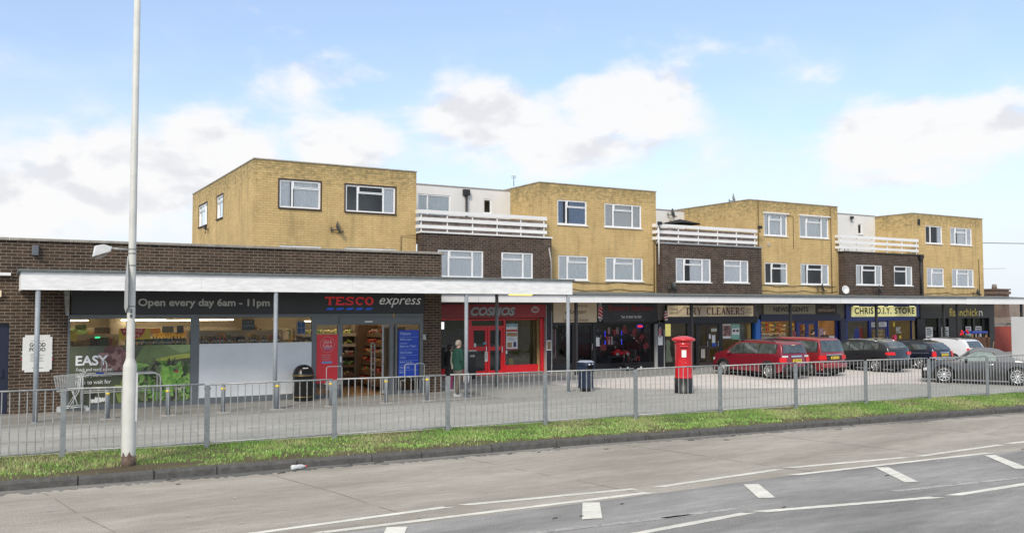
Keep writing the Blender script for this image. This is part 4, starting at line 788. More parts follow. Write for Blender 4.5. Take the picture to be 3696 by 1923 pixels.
sheet(15.73,15.83,1.1,1.24,30.158, PAPER, 'door_sticker', 'small white sticker at the left of the red door glass', 'sticker'); sheet(16.13,16.27,1.19,1.28,30.158, mat('cyan_sticker',(.12,.4,.45)), 'door_sticker', 'small turquoise sticker on the red door glass', 'sticker'); sheet(17.12,17.19,.8,.94,30.135, PAPER, 'door_sticker', 'small white sticker on the red mullion by the pizza poster', 'sticker')
wf = thing('wet_floor_sign', 'yellow folding floor sign behind the takeaway window', 'floor sign', (17.55,30.45,.37))
MB().add([(17.44,30.42,.37),(17.66,30.42,.37),(17.63,30.5,.6),(17.47,30.5,.6),(17.44,30.44,.37),(17.66,30.44,.37),(17.63,30.52,.6),(17.47,30.52,.6)], [(0,1,2,3),(7,6,5,4),(0,3,7,4),(1,0,4,5),(2,1,5,6),(3,2,6,7)]).build('panel', YEL, wf, world=True)
MB().box(17.1,18.68,30.3,30.6,.33,.37).build('window_ledge', mat('ledge',(.3,.28,.25)), cs, world=True)
MB().box(13.0,18.6,32.4,32.5,0,1.1).build('counter', mat('counter_front',(.18,.19,.2),.5,0,.2,2), cs, world=True)
sheet(14.2,14.45,1.79,2.06,30.12, emis('lit_sign',(1,1,1),1.0), 'lit_window_sign', 'small glowing white sign in the left takeaway window', 'lit sign')
# ---- dark pilaster between takeaway and hairdresser
DP = mat('pilaster_black', (.014,.015,.022), .45, 0, .2, 3)
def pilaster(label, x0, x1, z1, m, trim=True):
    t = thing('shop_pilaster', label, 'pilaster', ((x0+x1)/2, S, 0)); MB().box(x0,x1,29.98,30.24,0,z1).build('panel', m, t, world=True)
    if trim: MB().box(x0-.025,x0-.003,29.96,30.2,0,z1-.05).box(x1+.003,x1+.025,29.96,30.2,0,z1-.3).build('trim', mat('pale_trim',(.45,.46,.47),.4), t, world=True)
    return t
pilaster('black pilaster between the red takeaway and the hairdresser', 18.89, 19.12, 2.75, DP)
fr_ = thing('menu_frame', 'small bronze framed menu case on the black pilaster', 'menu frame', (19.0,S,.9)); MB().box(18.88,19.1,29.945,29.965,.9,1.3).build('frame', PAPER, fr_, world=True); MB().box(18.91,19.07,29.938,29.944,.94,1.26).build('picture', mat('bronze',(.22,.16,.09),.4,.3), fr_, world=True)
# ---- hairdresser + barber
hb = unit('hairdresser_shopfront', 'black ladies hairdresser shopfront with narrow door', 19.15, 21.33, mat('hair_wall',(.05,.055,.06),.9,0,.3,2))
BK = mat('black_frame', (.011,.012,.014), .4)
frame(hb, BK, [(19.15,19.29,0,2.0),(20.23,20.4,0,2.0),(19.29,20.23,0,.33),(19.29,20.23,1.89,2.0),(21.27,21.37,0,2.0),(20.4,21.27,1.94,2.0)])
door(hb, BK, 20.4, 21.27, .02, 1.94, [], .07); panes(hb, [(19.29,20.23,.33,1.89)])
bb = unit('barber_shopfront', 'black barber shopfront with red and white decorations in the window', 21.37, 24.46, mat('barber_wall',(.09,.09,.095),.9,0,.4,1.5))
frame(bb, BK, [(21.37,21.42,0,2.0),(24.42,24.5,0,2.0),(21.42,24.42,0,.28),(21.42,24.42,1.91,2.0)])
panes(bb, [(21.42,24.42,.28,1.91)])
sg = thing('hairdresser_sign', 'cream sign reading Hair by Morgan Ladies Hairdresser', 'shop sign', (20.3,S,2.0))
MB().box(19.2,21.32,29.93,29.99,2.0,2.81).build('board', mat('cream_board',(.60,.49,.34),.6,0,.06,1.5), sg, world=True)
BRN = mat('brown_ink',(.06,.035,.02)); put(sg, text_mb('Hair by', 20.38,20.85,2.6,2.72,29.928,0,.0,.004), BRN, 'lettering'); put(sg, text_mb('Morgan', 19.72,20.78,2.3,2.52,29.928,.004,.5,.004), BRN, 'lettering'); put(sg, text_mb('Ladies Hairdresser', 19.68,20.9,2.04,2.17,29.928,0,0,.004), BRN, 'lettering')
sg = thing('barber_sign', 'black barber sign with dull red name and white telephone number', 'shop sign', (23,S,2.0))
MB().box(21.62,24.5,29.93,29.99,1.98,2.78).build('board', mat('barber_black',(.012,.012,.013),.3), sg, world=True)
put(sg, text_mb('Boxers Barbers', 21.9,24.28,2.45,2.71,29.928,.04,0,.004), mat('dull_red_ink',(.16,.02,.02),.5), 'lettering')
put(sg, text_mb('TRADITIONAL BARBER', 22.13,24.05,2.29,2.385,29.928,.0,0,.004,1.25), mat('dim_grey_ink',(.10,.10,.11),.5), 'lettering')
put(sg, text_mb('Tel: 01268 761424', 22.55,23.63,2.155,2.26,29.928,.012,0,.004), PAPER, 'lettering'); put(sg, text_mb('62 Hullbridge Road Rayleigh Essex SS6 9QS', 22.4,23.77,2.06,2.115,29.928,0,0,.004), mat('dim_white_ink',(.2,.2,.2)), 'lettering')
STW = mat('pole_white',(.72,.72,.72),.4); STR = mat('pole_red',(.42,.02,.03),.4)
def barber_board(label, x0, x1, z0, z1, y=29.93):
    t = thing('barber_pole_plaque', label, 'barber pole', ((x0+x1)/2,y,z0)); xm = (x0+x1)/2; w_ = (x1-x0)/2
    cap = lambda a, b: [(x0,a),(xm-w_*.6,a+(b-a)*.45),(xm-w_*.55,a+(b-a)*.8),(xm,b),(xm+w_*.55,a+(b-a)*.8),(xm+w_*.6,a+(b-a)*.45),(x1,a)]
    h = z1-z0; MB().prism(cap(z1-h*.2, z1), y-.02, y).build('finial', mat('pole_grey',(.25,.25,.26),.4), t, world=True); MB().prism([(x,2*z0+h*.2-z+h*0) for x,z in cap(z0+0*h, z0+h*.2)][::-1], y-.02, y).build('finial', mat('pole_grey',(.25,.25,.26),.4), t, world=True)
    MB().box(x0+w_*.15,x1-w_*.15,y-.018,y-.001,z0+h*.2,z1-h*.2).build('panel', STW, t, world=True); mb = MB(); k = 3; a, b = x0+w_*.15, x1-w_*.15; zz0, hh = z0+h*.2, h*.6
    for i in range(-1, k+1):
        s0 = zz0+hh*(i+.55)/k; d = hh*.26/1; pts = [(a, min(max(s0+hh*.3,zz0),zz0+hh)),(a,min(max(s0+hh*.3+d,zz0),zz0+hh)),(b,min(max(s0+d-.0,zz0),zz0+hh)),(b,min(max(s0,zz0),zz0+hh))]
        if i % 2 or k == 3: mb.add([(x, y-.021, z) for x, z in pts], [(0,1,2,3)])
        if i >= 1 and k == 3: pass
    mb.build('stripe', STR, t, world=True)
barber_board('large flat barber pole emblem between the cream and black signs', 21.36, 21.61, 2.02, 2.79)
pilaster('black pilaster between the barber and the dry cleaners', 24.52, 24.88, 1.95, DP)
barber_board('small flat barber pole emblem on the black pilaster', 24.58, 24.74, 1.3, 1.78, 29.97); sheet(24.55,24.8,.99,1.37,29.955, PAPER, 'white_notice', 'blank white notice below the small barber pole on the pilaster', 'notice')
bp = thing('barber_pole', 'red and white striped barber pole projecting from the black pilaster', 'barber pole', (24.77,29.7,2.07))
MB().lathe([(.085,0),(.085,.34)], (0,0,0), 14).build('cylinder', STW, bp); mb = MB()
for k in range(3):
    n = 14; vs = []
    for i in range(n+1):
        a = math.pi+math.pi*2*i/n-math.pi/2; z = .34*((k/3.0+i/n*.34)); vs += [(.088*math.cos(a), .088*math.sin(a), z),(.088*math.cos(a), .088*math.sin(a), min(z+.055,.34))]
    mb.add(vs, [(2*i,2*i+2,2*i+3,2*i+1) for i in range(n)])
mb.build('stripe', STR, bp); MB().lathe([(.09,-.03),(.09,0)],(0,0,0),14).lathe([(.09,.34),(.05,.4)],(0,0,0),14).tube([(0,0,.1),(0,.28,.1)],.015,6).build('cap', CHROME, bp)
# barber window contents: red letters arc, flags, neon open sign, red toy car, blue neon strips
rr = random.Random(11); mb = MB()
for i, ch_ in enumerate('WALK IN'):
    pass
dec = thing('window_lettering', 'red painted lettering arching across the barber window', 'window lettering', (22.9,30.18,.3))
mb = MB()
for i, ch_ in enumerate(['B','A','R','B','E','R','S']):
    a = R(172-164*i/6); x = 22.95+1.12*math.cos(a); z = .85+.80*math.sin(a); q = text_mb(ch_, -.12, .12, -.14, .14, 0, .05, 0, .003); M_r = Matrix.Translation((x,30.185,z))@Matrix.Rotation(-(a-math.pi/2)*.8, 4, 'Y'); q.xf(M_r); b0 = len(mb.v); mb.add(q.v, q.f)
mb.build('lettering', mat('window_red',(.17,.015,.015),.6), dec, world=True)
put(dec, text_mb('DAYS', 23.1,23.75,.33,.53,30.19,.01,0,.003), mat('window_red',(.17,.015,.015),.6), 'lettering')
HG = ((22.0,1.0,.14,.45,'narrow striped hanging at the left of the barber window'),(22.2,1.0,.1,.4,'narrowest striped hanging, beside another at the left of the barber window'),(22.9,1.0,.3,.35,'widest striped hanging in the middle of the barber window'),(22.85,1.45,.12,.3,'short striped hanging above the widest one in the barber window'),(23.3,1.45,.12,.3,'short striped hanging beside the upper right blue neon strip'),(19.5,.9,.3,.55,'wide striped hanging low in the hairdresser window'),(19.95,.5,.09,1.2,'long thin striped hanging at the right of the hairdresser window'),(20.1,.5,.07,1.2,'thinnest long striped hanging by the hairdresser door'),(19.4,1.5,.3,.25,'short wide striped hanging at the top of the hairdresser window'))
for i, (x, z0, w_, h, lab_) in enumerate(HG):
    o = thing('flag_hanging', lab_, 'wall hanging', (x,31.2,z0), 0, 'striped hangings inside the barber shops'); m_ = MB(); m2 = MB()
    for k in range(4): (m_ if k % 2 else m2).box(-w_/2+w_*k/4, -w_/2+w_*(k+1)/4, 0, .01, 0, h)
    m_.build('white_stripe', mat('dim_white',(.6,.6,.6)), o); m2.build('red_stripe', STR, o)
NB = emis('blue_neon', (.04,.05,.9), 1.0)
sheet(22.42,22.46,.95,1.2,30.9, NB, 'blue_neon_strip', 'short blue neon strip low left in the barber window', 'neon light'); sheet(23.3,23.33,1.0,1.25,30.9, NB, 'blue_neon_strip', 'blue neon strip right of centre in the barber window', 'neon light'); sheet(22.42,22.45,1.35,1.6,30.9, NB, 'blue_neon_strip', 'upper left blue neon strip in the barber window', 'neon light'); sheet(23.3,23.33,1.4,1.6,30.9, NB, 'blue_neon_strip', 'upper right blue neon strip in the barber window', 'neon light')
ne = thing('neon_open_sign', 'oval neon sign reading OPEN in red inside a blue ring', 'neon sign', (23.8,30.25,1.7))
mb = MB().tube([(23.8+.17*math.cos(2*math.pi*i/20),30.25,1.8+.085*math.sin(2*math.pi*i/20)) for i in range(21)], .006, 5); put(ne, mb, NB, 'ring'); put(ne, text_mb('OPEN', 23.68,23.92,1.76,1.84,30.25,.02,0,.01), emis('red_neon',(1,.03,.04),3.2), 'lettering')
sheet(21.45,21.63,1.0,1.36,30.185, PAPER, 'white_notice', 'small white notice at the left edge of the barber window', 'notice')
tc_ = thing('ride_on_toy', 'red toy racing car displayed low in the barber window', 'toy car', (22.95,30.5,.55))
MB().prism([(-.42,.05),(.42,.05),(.4,.16),(.15,.24),(-.05,.22),(-.2,.3),(-.3,.2),(-.45,.16)], -.12, .12).build('body', RED, tc_, bevel=.01)
for x in (-.27,.27): MB().lathe([(.075,-.03),(.075,.03)],(0,0,0),14).xf(Matrix.Translation((x,-.14,.07))@Matrix.Rotation(R(90),4,'X')).build('wheel', STEELW, tc_)
MB().box(22.2,23.6,30.35,30.8,.5,.545).build('display_shelf', DARK, bb, world=True)
mb = MB()
for i in range(26): x = 21.6+rr.random()*2.6; z = .6+rr.random()*1.1; mb.box(x,x+rr.uniform(.03,.14),31.9,31.93,z,z+rr.uniform(.03,.16))
mb.build('wall_clutter', mat('dim_clutter',(.32,.32,.31),.7,0,.9,6), bb, world=True)
mb = MB()
for i in range(16): x = 19.3+rr.random()*1.8; z = .5+rr.random()*1.3; mb.box(x,x+rr.uniform(.02,.08),31.9,31.93,z,z+rr.uniform(.04,.3))
mb.build('wall_clutter', mat('dim_clutter',(.16,.17,.17)), hb, world=True)
for x_, t_u in ((21.9,bb),(19.6,hb)): MB().box(x_,x_+1.5,31.0,31.06,2.6,2.64).build('ceiling_or_fill_light', emis('salon_fill',(.9,.95,1),5), t_u, world=True)  # fill lights added to brighten the barber and hairdresser interiors
MB().box(15,18,31.0,31.06,2.6,2.64).build('ceiling_or_fill_light', emis('takeaway_fill',(1,.93,.8),3), cs, world=True)  # faint fill light added to lift the takeaway interior
# mobility scooter chassis in front of the barber window
ms = thing('mobility_scooter', 'low black mobility scooter parked against the barber window', 'scooter', (22.8,29.6,0), R(6))
MB().box(-.42,.42,-.2,.2,.12,.2).box(-.5,-.2,-.18,.18,.2,.3).build('chassis', BLACK, ms, bevel=.02); MB().box(-.2,.15,-.17,.17,.42,.5).box(.1,.16,-.17,.17,.5,.85).box(-.05,.03,-.04,.04,.2,.42).build('seat', BLACK, ms, bevel=.02)
MB().tube([(-.42,0,.2),(-.36,0,.78)], .025, 7).tube([(-.36,-.2,.8),(-.36,.2,.8)], .015, 6).build('tiller', BLACK, ms)
for x in (-.38,.38):
    for y in (-.2,.2): 
        o = MB().lathe([(.10,-.03),(.11,0),(.10,.03)],(0,0,0),16).xf(Matrix.Translation((x,y,.11))@Matrix.Rotation(R(90),4,'X')).build('wheel', RUBBER, ms); MB().lathe([(.055,-.035),(.055,.035)],(0,0,0),12).xf(Matrix.Translation((x,y,.11))@Matrix.Rotation(R(90),4,'X')).build('hub', STEELW, o)
# ---- dry cleaners
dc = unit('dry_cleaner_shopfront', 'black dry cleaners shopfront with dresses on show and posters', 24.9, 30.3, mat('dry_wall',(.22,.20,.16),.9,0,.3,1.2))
frame(dc, BK, [(24.9,25.1,0,1.9),(25.1,26.35,0,.1),(26.35,26.5,.0,1.9),(26.85,26.97,0,1.9),(28.22,28.42,0,1.9),(28.42,30.25,0,.3),(30.25,30.3,0,1.9),(26.5,26.85,0,.1),(26.97,28.22,1.84,1.9)])
MB().box(24.9,30.42,29.95,30.24,1.89,2.19).build('fascia_beam', DP, dc, world=True)
BRD = mat('brown_door', (.045,.03,.022), .5)
door(dc, BRD, 26.97, 27.58, .02, 1.84, [(.75,.9)], .08); door(dc, BRD, 27.6, 28.22, .02, 1.84, [(.75,.9)], .08)
panes(dc, [(25.1,26.35,.1,1.89),(26.5,26.85,.1,1.89),(28.42,30.25,.3,1.89)])
sg = thing('dry_cleaner_sign', 'cream backlit sign reading DRY CLEANERS and 2 hour service', 'shop sign', (27.5,S,2.2))
m_, t_, b_, o_ = newmat('backlit_cream'); nd = t_.nodes; ge = nd.new('ShaderNodeNewGeometry'); no = nd.new('ShaderNodeTexNoise'); no.inputs['Scale'].default_value = .55; no.inputs['Detail'].default_value = 2; t_.links.new(ge.outputs['Position'], no.inputs['Vector'])
mr_ = nd.new('ShaderNodeMapRange'); mr_.inputs[1].default_value = .35; mr_.inputs[2].default_value = .6; mr_.inputs[3].default_value = .02; mr_.inputs[4].default_value = .42; t_.links.new(no.outputs[0], mr_.inputs[0]); t_.links.new(mr_.outputs[0], b_.inputs['Emission Strength']); b_.inputs['Emission Color'].default_value = (1,.78,.42,1); b_.inputs['Base Color'].default_value = (.52,.45,.34,1); b_.inputs['Roughness'].default_value = .4
BACKLIT = m_
MB().box(25.03,30.1,29.88,29.98,2.205,2.69).build('board', BACKLIT, sg, world=True); MB().box(24.97,30.16,29.9,29.99,2.69,2.72).box(24.97,25.028,29.9,29.99,2.2,2.69).box(30.102,30.16,29.9,29.99,2.2,2.69).build('frame', BK, sg, world=True)
MAR = mat('maroon_ink',(.09,.012,.008),.4)
put(sg, serif_mb('DRY', 26.08,26.95,2.28,2.6,29.878,.27,.10,.12), MAR, 'lettering'); put(sg, serif_mb('CLEANERS', 27.24,29.55,2.28,2.6,29.878,.27,.10,.10), MAR, 'lettering')
put(sg, text_mb('2 HOUR', 25.11,25.58,2.47,2.57,29.877,.01,.2,.003), MAR, 'lettering'); put(sg, text_mb('SERVICE', 25.11,25.6,2.31,2.41,29.877,.01,.2,.003), MAR, 'lettering'); put(sg, text_mb('0268', 29.65,29.95,2.48,2.57,29.877,.0,0,.003), mat('grey_ink',(.2,.17,.14)), 'lettering'); put(sg, text_mb('777726', 29.6,30.0,2.32,2.41,29.877,.0,0,.003), mat('grey_ink',(.2,.17,.14)), 'lettering')
q = text_mb('Explendid', 0,.55,0,.16,0,0,.3,.003); q.xf(Matrix.Translation((25.6,29.877,2.3))@Matrix.Rotation(R(-28),4,'Y')); put(sg, q, mat('grey_ink',(.2,.17,.14)), 'lettering')
def garment(label, x, y, z0, z1, w0, w1, m):
    t = thing('dress', label, 'dress', (x,y,z0)); h = z1-z0; mb = MB(); n = 22; rings = [(0,w1),(h*.45,w0*.75),(h*.62,w0*.5),(h*.85,w0*.75),(h*.97,w0*.3)]
    for (z, w_) in rings: mb.v += [((w_*(1+.09*math.sin(k*5*2*math.pi/n)*(1 if z < h*.5 else 0)))*math.cos(2*math.pi*k/n), .4*w_*math.sin(2*math.pi*k/n), z) for k in range(n)]
    for i in range(4):
        for k in range(n): mb.f.append((i*n+k, i*n+(k+1)%n, (i+1)*n+(k+1)%n, (i+1)*n+k)); mb.m.append(0); mb.sm.append(True)
    mb.build('skirt', m, t); return t
garment('long pale green dress in the dry cleaners left window', 25.62, 30.6, .2, 1.2, .2, .27, mat('pale_green',(.42,.45,.32),.8,0,.2,20)); garment('pale blue dress hanging behind the green one', 25.5, 31.0, .95, 1.85, .2, .2, mat('pale_blue_cloth',(.36,.42,.45),.8)); garment('dusky red coat at the left edge of the dry cleaners window', 25.2, 31.0, .9, 1.85, .18, .2, mat('dusky_red',(.2,.07,.07),.8))
MB().box(25.75,26.55,31.5,31.53,1.3,1.95).build('lit_screen', emis('yellow_screen',(.75,.66,.22),.75), dc, world=True)
def pr(o): put(o, MB().box(28.47,28.93,30.136,30.139,1.3,1.78), mat('clothes_print',(.24,.11,.10),.6,0,1.0,9), 'print')
sheet(28.45,28.95,1.2,1.85,30.14, PAPER, 'clothes_poster', 'red and white picture poster in the dry cleaners right window', 'poster', extra=pr)
def pg(o):
    put(o, MB().box(29.0,29.46,30.136,30.139,1.36,1.66), PAPER, 'print')
    mb = MB()
    for cx in (29.13,29.34): mb.add([(cx+.085*math.cos(2*math.pi*i/16), 30.133, 1.54+.055*math.sin(2*math.pi*i/16)) for i in range(16)], [tuple(range(16))])
    put(o, mb, mat('brown_print',(.12,.05,.03)), 'print'); put(o, text_mb('Dry Clean', 29.03,29.43,1.74,1.8,30.138,0,0,.003), PAPER, 'lettering')
sheet(28.98,29.48,1.15,1.86,30.14, mat('mint',(.22,.45,.34),.5), 'sunglasses_poster', 'mint green poster with brown spectacles shape in the dry cleaners window', 'poster', extra=pg)
sheet(29.6,30.2,.5,1.86,30.35, mat('grey_panel_paper',(.22,.22,.19),.8,0,.2,2), 'grey_display_panel', 'tall grey lettered panel in the right of the dry cleaners window', 'panel', extra=lambda o: put(o, lines_mb(29.65,30.1,1.05,1.6,30.35,6,4), mat('ink',(.05,.05,.06)), 'lettering'))
sheet(27.75,28.1,1.52,1.66,30.15, mat('cream_card',(.5,.5,.42)), 'door_card', 'cream card at the top of the brown door', 'notice'); sheet(27.8,28.0,1.02,1.36,30.15, PAPER, 'door_notice', 'white notice on the right brown door', 'notice'); sheet(27.62,27.73,1.2,1.4,30.15, PAPER, 'door_notice', 'narrow white notice beside the bigger one on the brown door', 'notice'); sheet(27.8,28.05,.86,1.01,30.15, mat('blue_card',(.03,.07,.35)), 'door_card', 'blue card under the white notice on the brown door', 'notice'); sheet(27.15,27.38,.35,.75,30.15, mat('leaflets',(.4,.36,.33),.7,0,.6,20), 'leaflet_sheet', 'faded leaflets low on the left brown door', 'poster')
pilaster('bright blue pilaster left of the newsagents', 30.34, 30.64, 2.05, mat('bright_blue',(.03,.16,.55),.4,0,.08,2), False)
for x, lab in ((30.5,'pale worn bracket above the bright blue pilaster'),(36.3,'pale worn bracket between newsagents and hardware signs'),(42.1,'pale worn bracket right of the hardware sign')):
    single(MB().add([(-.16,-.0,.6),(.16,0,.6),(.16,0,-.05),(-.02,0,-.05),(-.1,0,.3),(-.16,.2,.6),(.16,.2,.6),(.16,.2,-.05),(-.02,.2,-.05),(-.1,.2,.3)], [(0,4,3,2,1),(5,6,7,8,9),(0,1,6,5),(1,2,7,6),(2,3,8,7),(3,4,9,8),(4,0,5,9)]), 'bracket', mat('bracket_paint',(.35,.35,.34),.7), lab, 'bracket', loc=(x,29.8,2.15))
for a_, b_ in ((18.84,19.12),(24.5,24.87),(30.34,30.62),(36.12,36.48),(41.94,42.26)): MB().box(a_,b_,30.05,30.23,2.06,2.925).build('pier_head', mat('panel_stone',(.17,.16,.145)), rc, world=True)
# ---- newsagents
BLU = mat('shop_blue', (.015,.035,.20), .4, 0, .1, 2); NAVY = mat('shop_navy', (.010,.014,.055), .4, 0, .15, 2)
na = unit('newsagent_shopfront', 'blue newsagents shopfront with warm lit shelves behind the glass', 30.66, 36.08, mat('news_wall',(.48,.30,.12),.8,0,.35,1.6), mat('tan_floor',(.3,.22,.14)))
MB().box(30.66,36.08,29.95,30.24,1.95,2.28).build('fascia_beam', NAVY, na, world=True)
MB().box(31.2,35.6,31.2,31.3,2.5,2.54).build('ceiling_or_fill_light', emis('warm_tube',(1,.75,.42),14), na, world=True)
frame(na, BLU, [(30.66,30.87,0,1.95),(33.2,33.34,0,1.95),(34.58,34.69,0,1.95),(36.0,36.08,0,1.95),(30.87,33.2,0,.4),(34.69,36.0,0,.4),(33.34,34.58,1.9,1.95)])
door(na, BLU, 33.34, 33.95, .02, 1.9, [(.7,.85)], .1); door(na, BLU, 33.97, 34.58, .02, 1.9, [(.7,.85)], .1); panes(na, [(30.87,33.2,.4,1.95),(34.69,36.0,.4,1.95)])
sg = thing('newsagent_sign', 'dull green grey sign reading NEWSAGENTS', 'shop sign', (32.5,S,2.3)); MB().box(30.8,34.25,29.9,29.98,2.29,2.75).build('board', mat('olive_board',(.30,.28,.20),.5,0,.12,1), sg, world=True)
put(sg, text_mb('NEWSAGENTS', 31.41,33.74,2.40,2.63,29.897,.022,0,.004), mat('ink_black',(.008,.008,.01)), 'lettering')
sg = thing('newsagent_name_sign', 'small dark sign reading SWAMI NEWSAGENTS', 'shop sign', (35,S,2.3)); MB().box(34.28,35.75,29.9,29.98,2.3,2.75).build('board', mat('dark_brown_board',(.022,.018,.014),.5), sg, world=True)
put(sg, text_mb('SWAMI', 34.75,35.25,2.57,2.68,29.897,.0,0,.004), mat('tan_ink',(.35,.27,.2)), 'lettering'); put(sg, text_mb('NEWSAGENTS', 34.42,35.62,2.40,2.53,29.897,.012,0,.004), mat('peach_ink',(.6,.42,.3)), 'lettering')
fz = thing('chest_freezer', 'cream stacked display counter in the newsagents left window', 'counter', (32.1,30.9,0)); MB().box(31.15,32.95,30.7,31.3,.1,1.05).build('cabinet', mat('freezer_cream',(.5,.45,.36),.6,0,.06,3), fz, world=True, bevel=.02); MB().box(31.05,33.05,30.65,31.35,1.15,1.22).box(31.1,33.0,30.65,31.35,1.3,1.35).build('shelf', mat('freezer_cream',(.5,.45,.36)), fz, world=True)
mb = MB()
for i in range(9): mb.box(31.2+i*.2,31.33+i*.2,30.7,30.8,1.05,1.15)
mb.build('drawer', PAPER, fz, world=True)
mb = MB(); r2 = random.Random(4)
for z in (1.45,1.65,.7,.95,1.2):
    for i in range(26):
        x = 30.9+i*.2+r2.uniform(0,.05); mb.box(x,x+r2.uniform(.08,.17),32.2,32.3,z,z+r2.uniform(.08,.17), i % 4)
tag(mb.build('packets', [mat('packet_red',(.45,.06,.04)),mat('packet_yellow',(.6,.42,.06)),mat('packet_white',(.55,.5,.45)),mat('packet_green',(.1,.2,.08))]), 'rows of small coloured packets on the newsagents back shelves', 'packets', kind='stuff')
sheet(34.75,35.05,1.1,1.6,30.14, mat('pink_print',(.45,.28,.30),.6,0,.7,14), 'news_poster', 'pinkish picture poster beside the newsagents door', 'poster'); sheet(32.85,33.15,.7,1.45,30.14, mat('red_print',(.42,.12,.10),.6,0,.7,12), 'news_poster', 'red and white magazine poster left of the blue doors', 'poster'); sheet(35.45,35.85,.85,1.2,30.14, PAPER, 'white_notice', 'white notice low in the newsagents right window', 'notice')
MB().box(37.2,41.2,31.2,31.3,2.5,2.54).build('ceiling_or_fill_light', emis('dim_tube',(1,.9,.7),5), na, world=True) if False else None
# ---- hardware store
pilaster('dark blue pilaster between newsagents and hardware store', 36.12, 36.5, 2.06, NAVY, False)
dy = unit('hardware_shopfront', 'navy hardware store front with central door and tools in the windows', 36.52, 41.9, mat('diy_wall',(.26,.24,.19),.9,0,.35,1.2))
MB().box(36.52,41.9,29.97,30.24,1.92,2.1).box(36.5,36.83,29.96,30.24,2.1,2.8).box(41.9,42.25,29.96,30.24,2.1,2.8).box(36.83,41.9,29.985,30.24,2.1,2.8).build('fascia_beam', BLU, dy, world=True)
frame(dy, BLU, [(36.52,36.82,0,1.92),(38.45,38.56,0,1.92),(39.9,40.0,0,1.92),(41.85,41.9,0,1.92),(36.82,38.45,0,.4),(40.0,41.85,0,.4)])
door(dy, BLU, 38.56, 39.9, .02, 1.9, [(.7,.85),(1.5,1.56)], .1); panes(dy, [(36.82,38.45,.4,1.92),(40.0,41.85,.4,1.92)])
MB().box(37.2,41.2,31.0,31.1,2.6,2.64).build('ceiling_or_fill_light', emis('dim_tube',(1,.9,.7),6), dy, world=True)
MB().box(25.6,29.6,31.0,31.1,2.6,2.64).build('ceiling_or_fill_light', emis('dry_fill',(1,.88,.65),5), dc, world=True)  # fill light added so the dry cleaners interior reads brighter
MB().box(43.4,47.6,31.0,31.1,2.6,2.64).build('ceiling_or_fill_light', emis('dim_tube3',(1,.88,.65),4), dy, world=True) if False else None
sg = thing('hardware_sign', 'pale yellow lit sign reading CHRIS D.I.Y. STORE', 'shop sign', (39.4,S,2.1))
m_, t_, b_, o_ = newmat('lit_yellow'); b_.inputs['Base Color'].default_value = (.56,.54,.32,1); b_.inputs['Emission Color'].default_value = (1,.95,.4,1); nd = t_.nodes; ge = nd.new('ShaderNodeNewGeometry'); no = nd.new('ShaderNodeTexNoise'); no.inputs['Scale'].default_value = .7; no.inputs['Detail'].default_value = 0; t_.links.new(ge.outputs['Position'], no.inputs['Vector']); mr_ = nd.new('ShaderNodeMapRange'); mr_.inputs[1].default_value = .4; mr_.inputs[2].default_value = .6; mr_.inputs[3].default_value = .02; mr_.inputs[4].default_value = .38; t_.links.new(no.outputs[0], mr_.inputs[0]); t_.links.new(mr_.outputs[0], b_.inputs['Emission Strength'])
MB().box(36.86,41.88,29.88,29.955,2.14,2.65).build('board', m_, sg, world=True, bevel=.02)
IK = mat('ink_black',(.008,.008,.01))
for s_, a, b in (('CHRIS',37.03,38.45),('D.I.Y.',38.72,39.85),('STORE',40.12,41.71)): put(sg, text_mb(s_, a,b,2.27,2.6,29.877,.03,0,.004,1.15), IK, 'lettering')
put(sg, text_mb('THE HARDWARE SHOP', 37.05,37.9,2.18,2.225,29.877,0,0,.004), IK, 'lettering'); put(sg, text_mb('01268 761166', 41.0,41.6,2.18,2.225,29.877,0,0,.004), IK, 'lettering')
for k, x in enumerate((36.95,38.85,39.6,41.3)):
    t = thing('sign_lamp', ('leftmost small trough lamp over the hardware sign','second trough lamp from the left over the hardware sign','third trough lamp from the left over the hardware sign','rightmost small trough lamp over the hardware sign')[k], 'lamp', (x,29.7,2.68)); MB().box(-.12,.12,-.06,.1,0,.05).build('housing', PIPE, t); MB().box(-.11,.11,-.068,.09,-.02,-.001).build('tube', emis('lamp_yellow%d'%k,(1,.95,.45),1.6), t)
sheet(38.62,39.0,1.62,1.85,30.14, PAPER, 'hours_notice', 'white lettered notice above the hardware door at the left', 'notice', extra=lambda o: put(o, lines_mb(38.65,38.97,1.65,1.82,30.14,2,7), IK, 'lettering')); sheet(39.2,39.8,1.62,1.85,30.14, PAPER, 'hours_notice', 'wider white lettered notice above the hardware door', 'notice', extra=lambda o: put(o, lines_mb(39.24,39.76,1.65,1.82,30.14,3,8), IK, 'lettering'))
ky_ = thing('window_lettering', 'white KEY CUTTING lettering on the hardware right window', 'window lettering', (40.8,30.19,1.4)); put(ky_, text_mb('KEY', 40.62,40.98,1.38,1.58,30.19,.03,0,.003), PAPER, 'lettering'); put(ky_, text_mb('CUTTING', 40.6,41.05,1.26,1.35,30.19,.02,0,.003), PAPER, 'lettering')
sheet(40.38,40.5,1.62,1.84,30.17, YEL, 'yellow_card', 'small yellow card at the top of the hardware right window', 'notice'); sheet(40.85,41.0,.98,1.14,30.17, YEL, 'yellow_card', 'yellow key shaped card below the key cutting lettering', 'notice')
def board_(label, x, m, z1, w_):
    t = thing('sledge', label, 'plastic sledge', (x,30.5,.5)); n = 9; prof = [(-w_,0),(w_,0),(w_,z1*.7),(w_*.7,z1*.9),(0,z1),(-w_*.7,z1*.9),(-w_,z1*.7)]; MB().prism(prof, 0, .04).build('deck', m, t, bevel=.01)
board_('tall blue plastic board standing in the hardware left window', 37.95, mat('toy_blue',(.02,.05,.45),.4), 1.1, .2); board_('tall red plastic board beside the blue one', 38.3, mat('toy_red',(.55,.03,.04),.4), 1.15, .12)
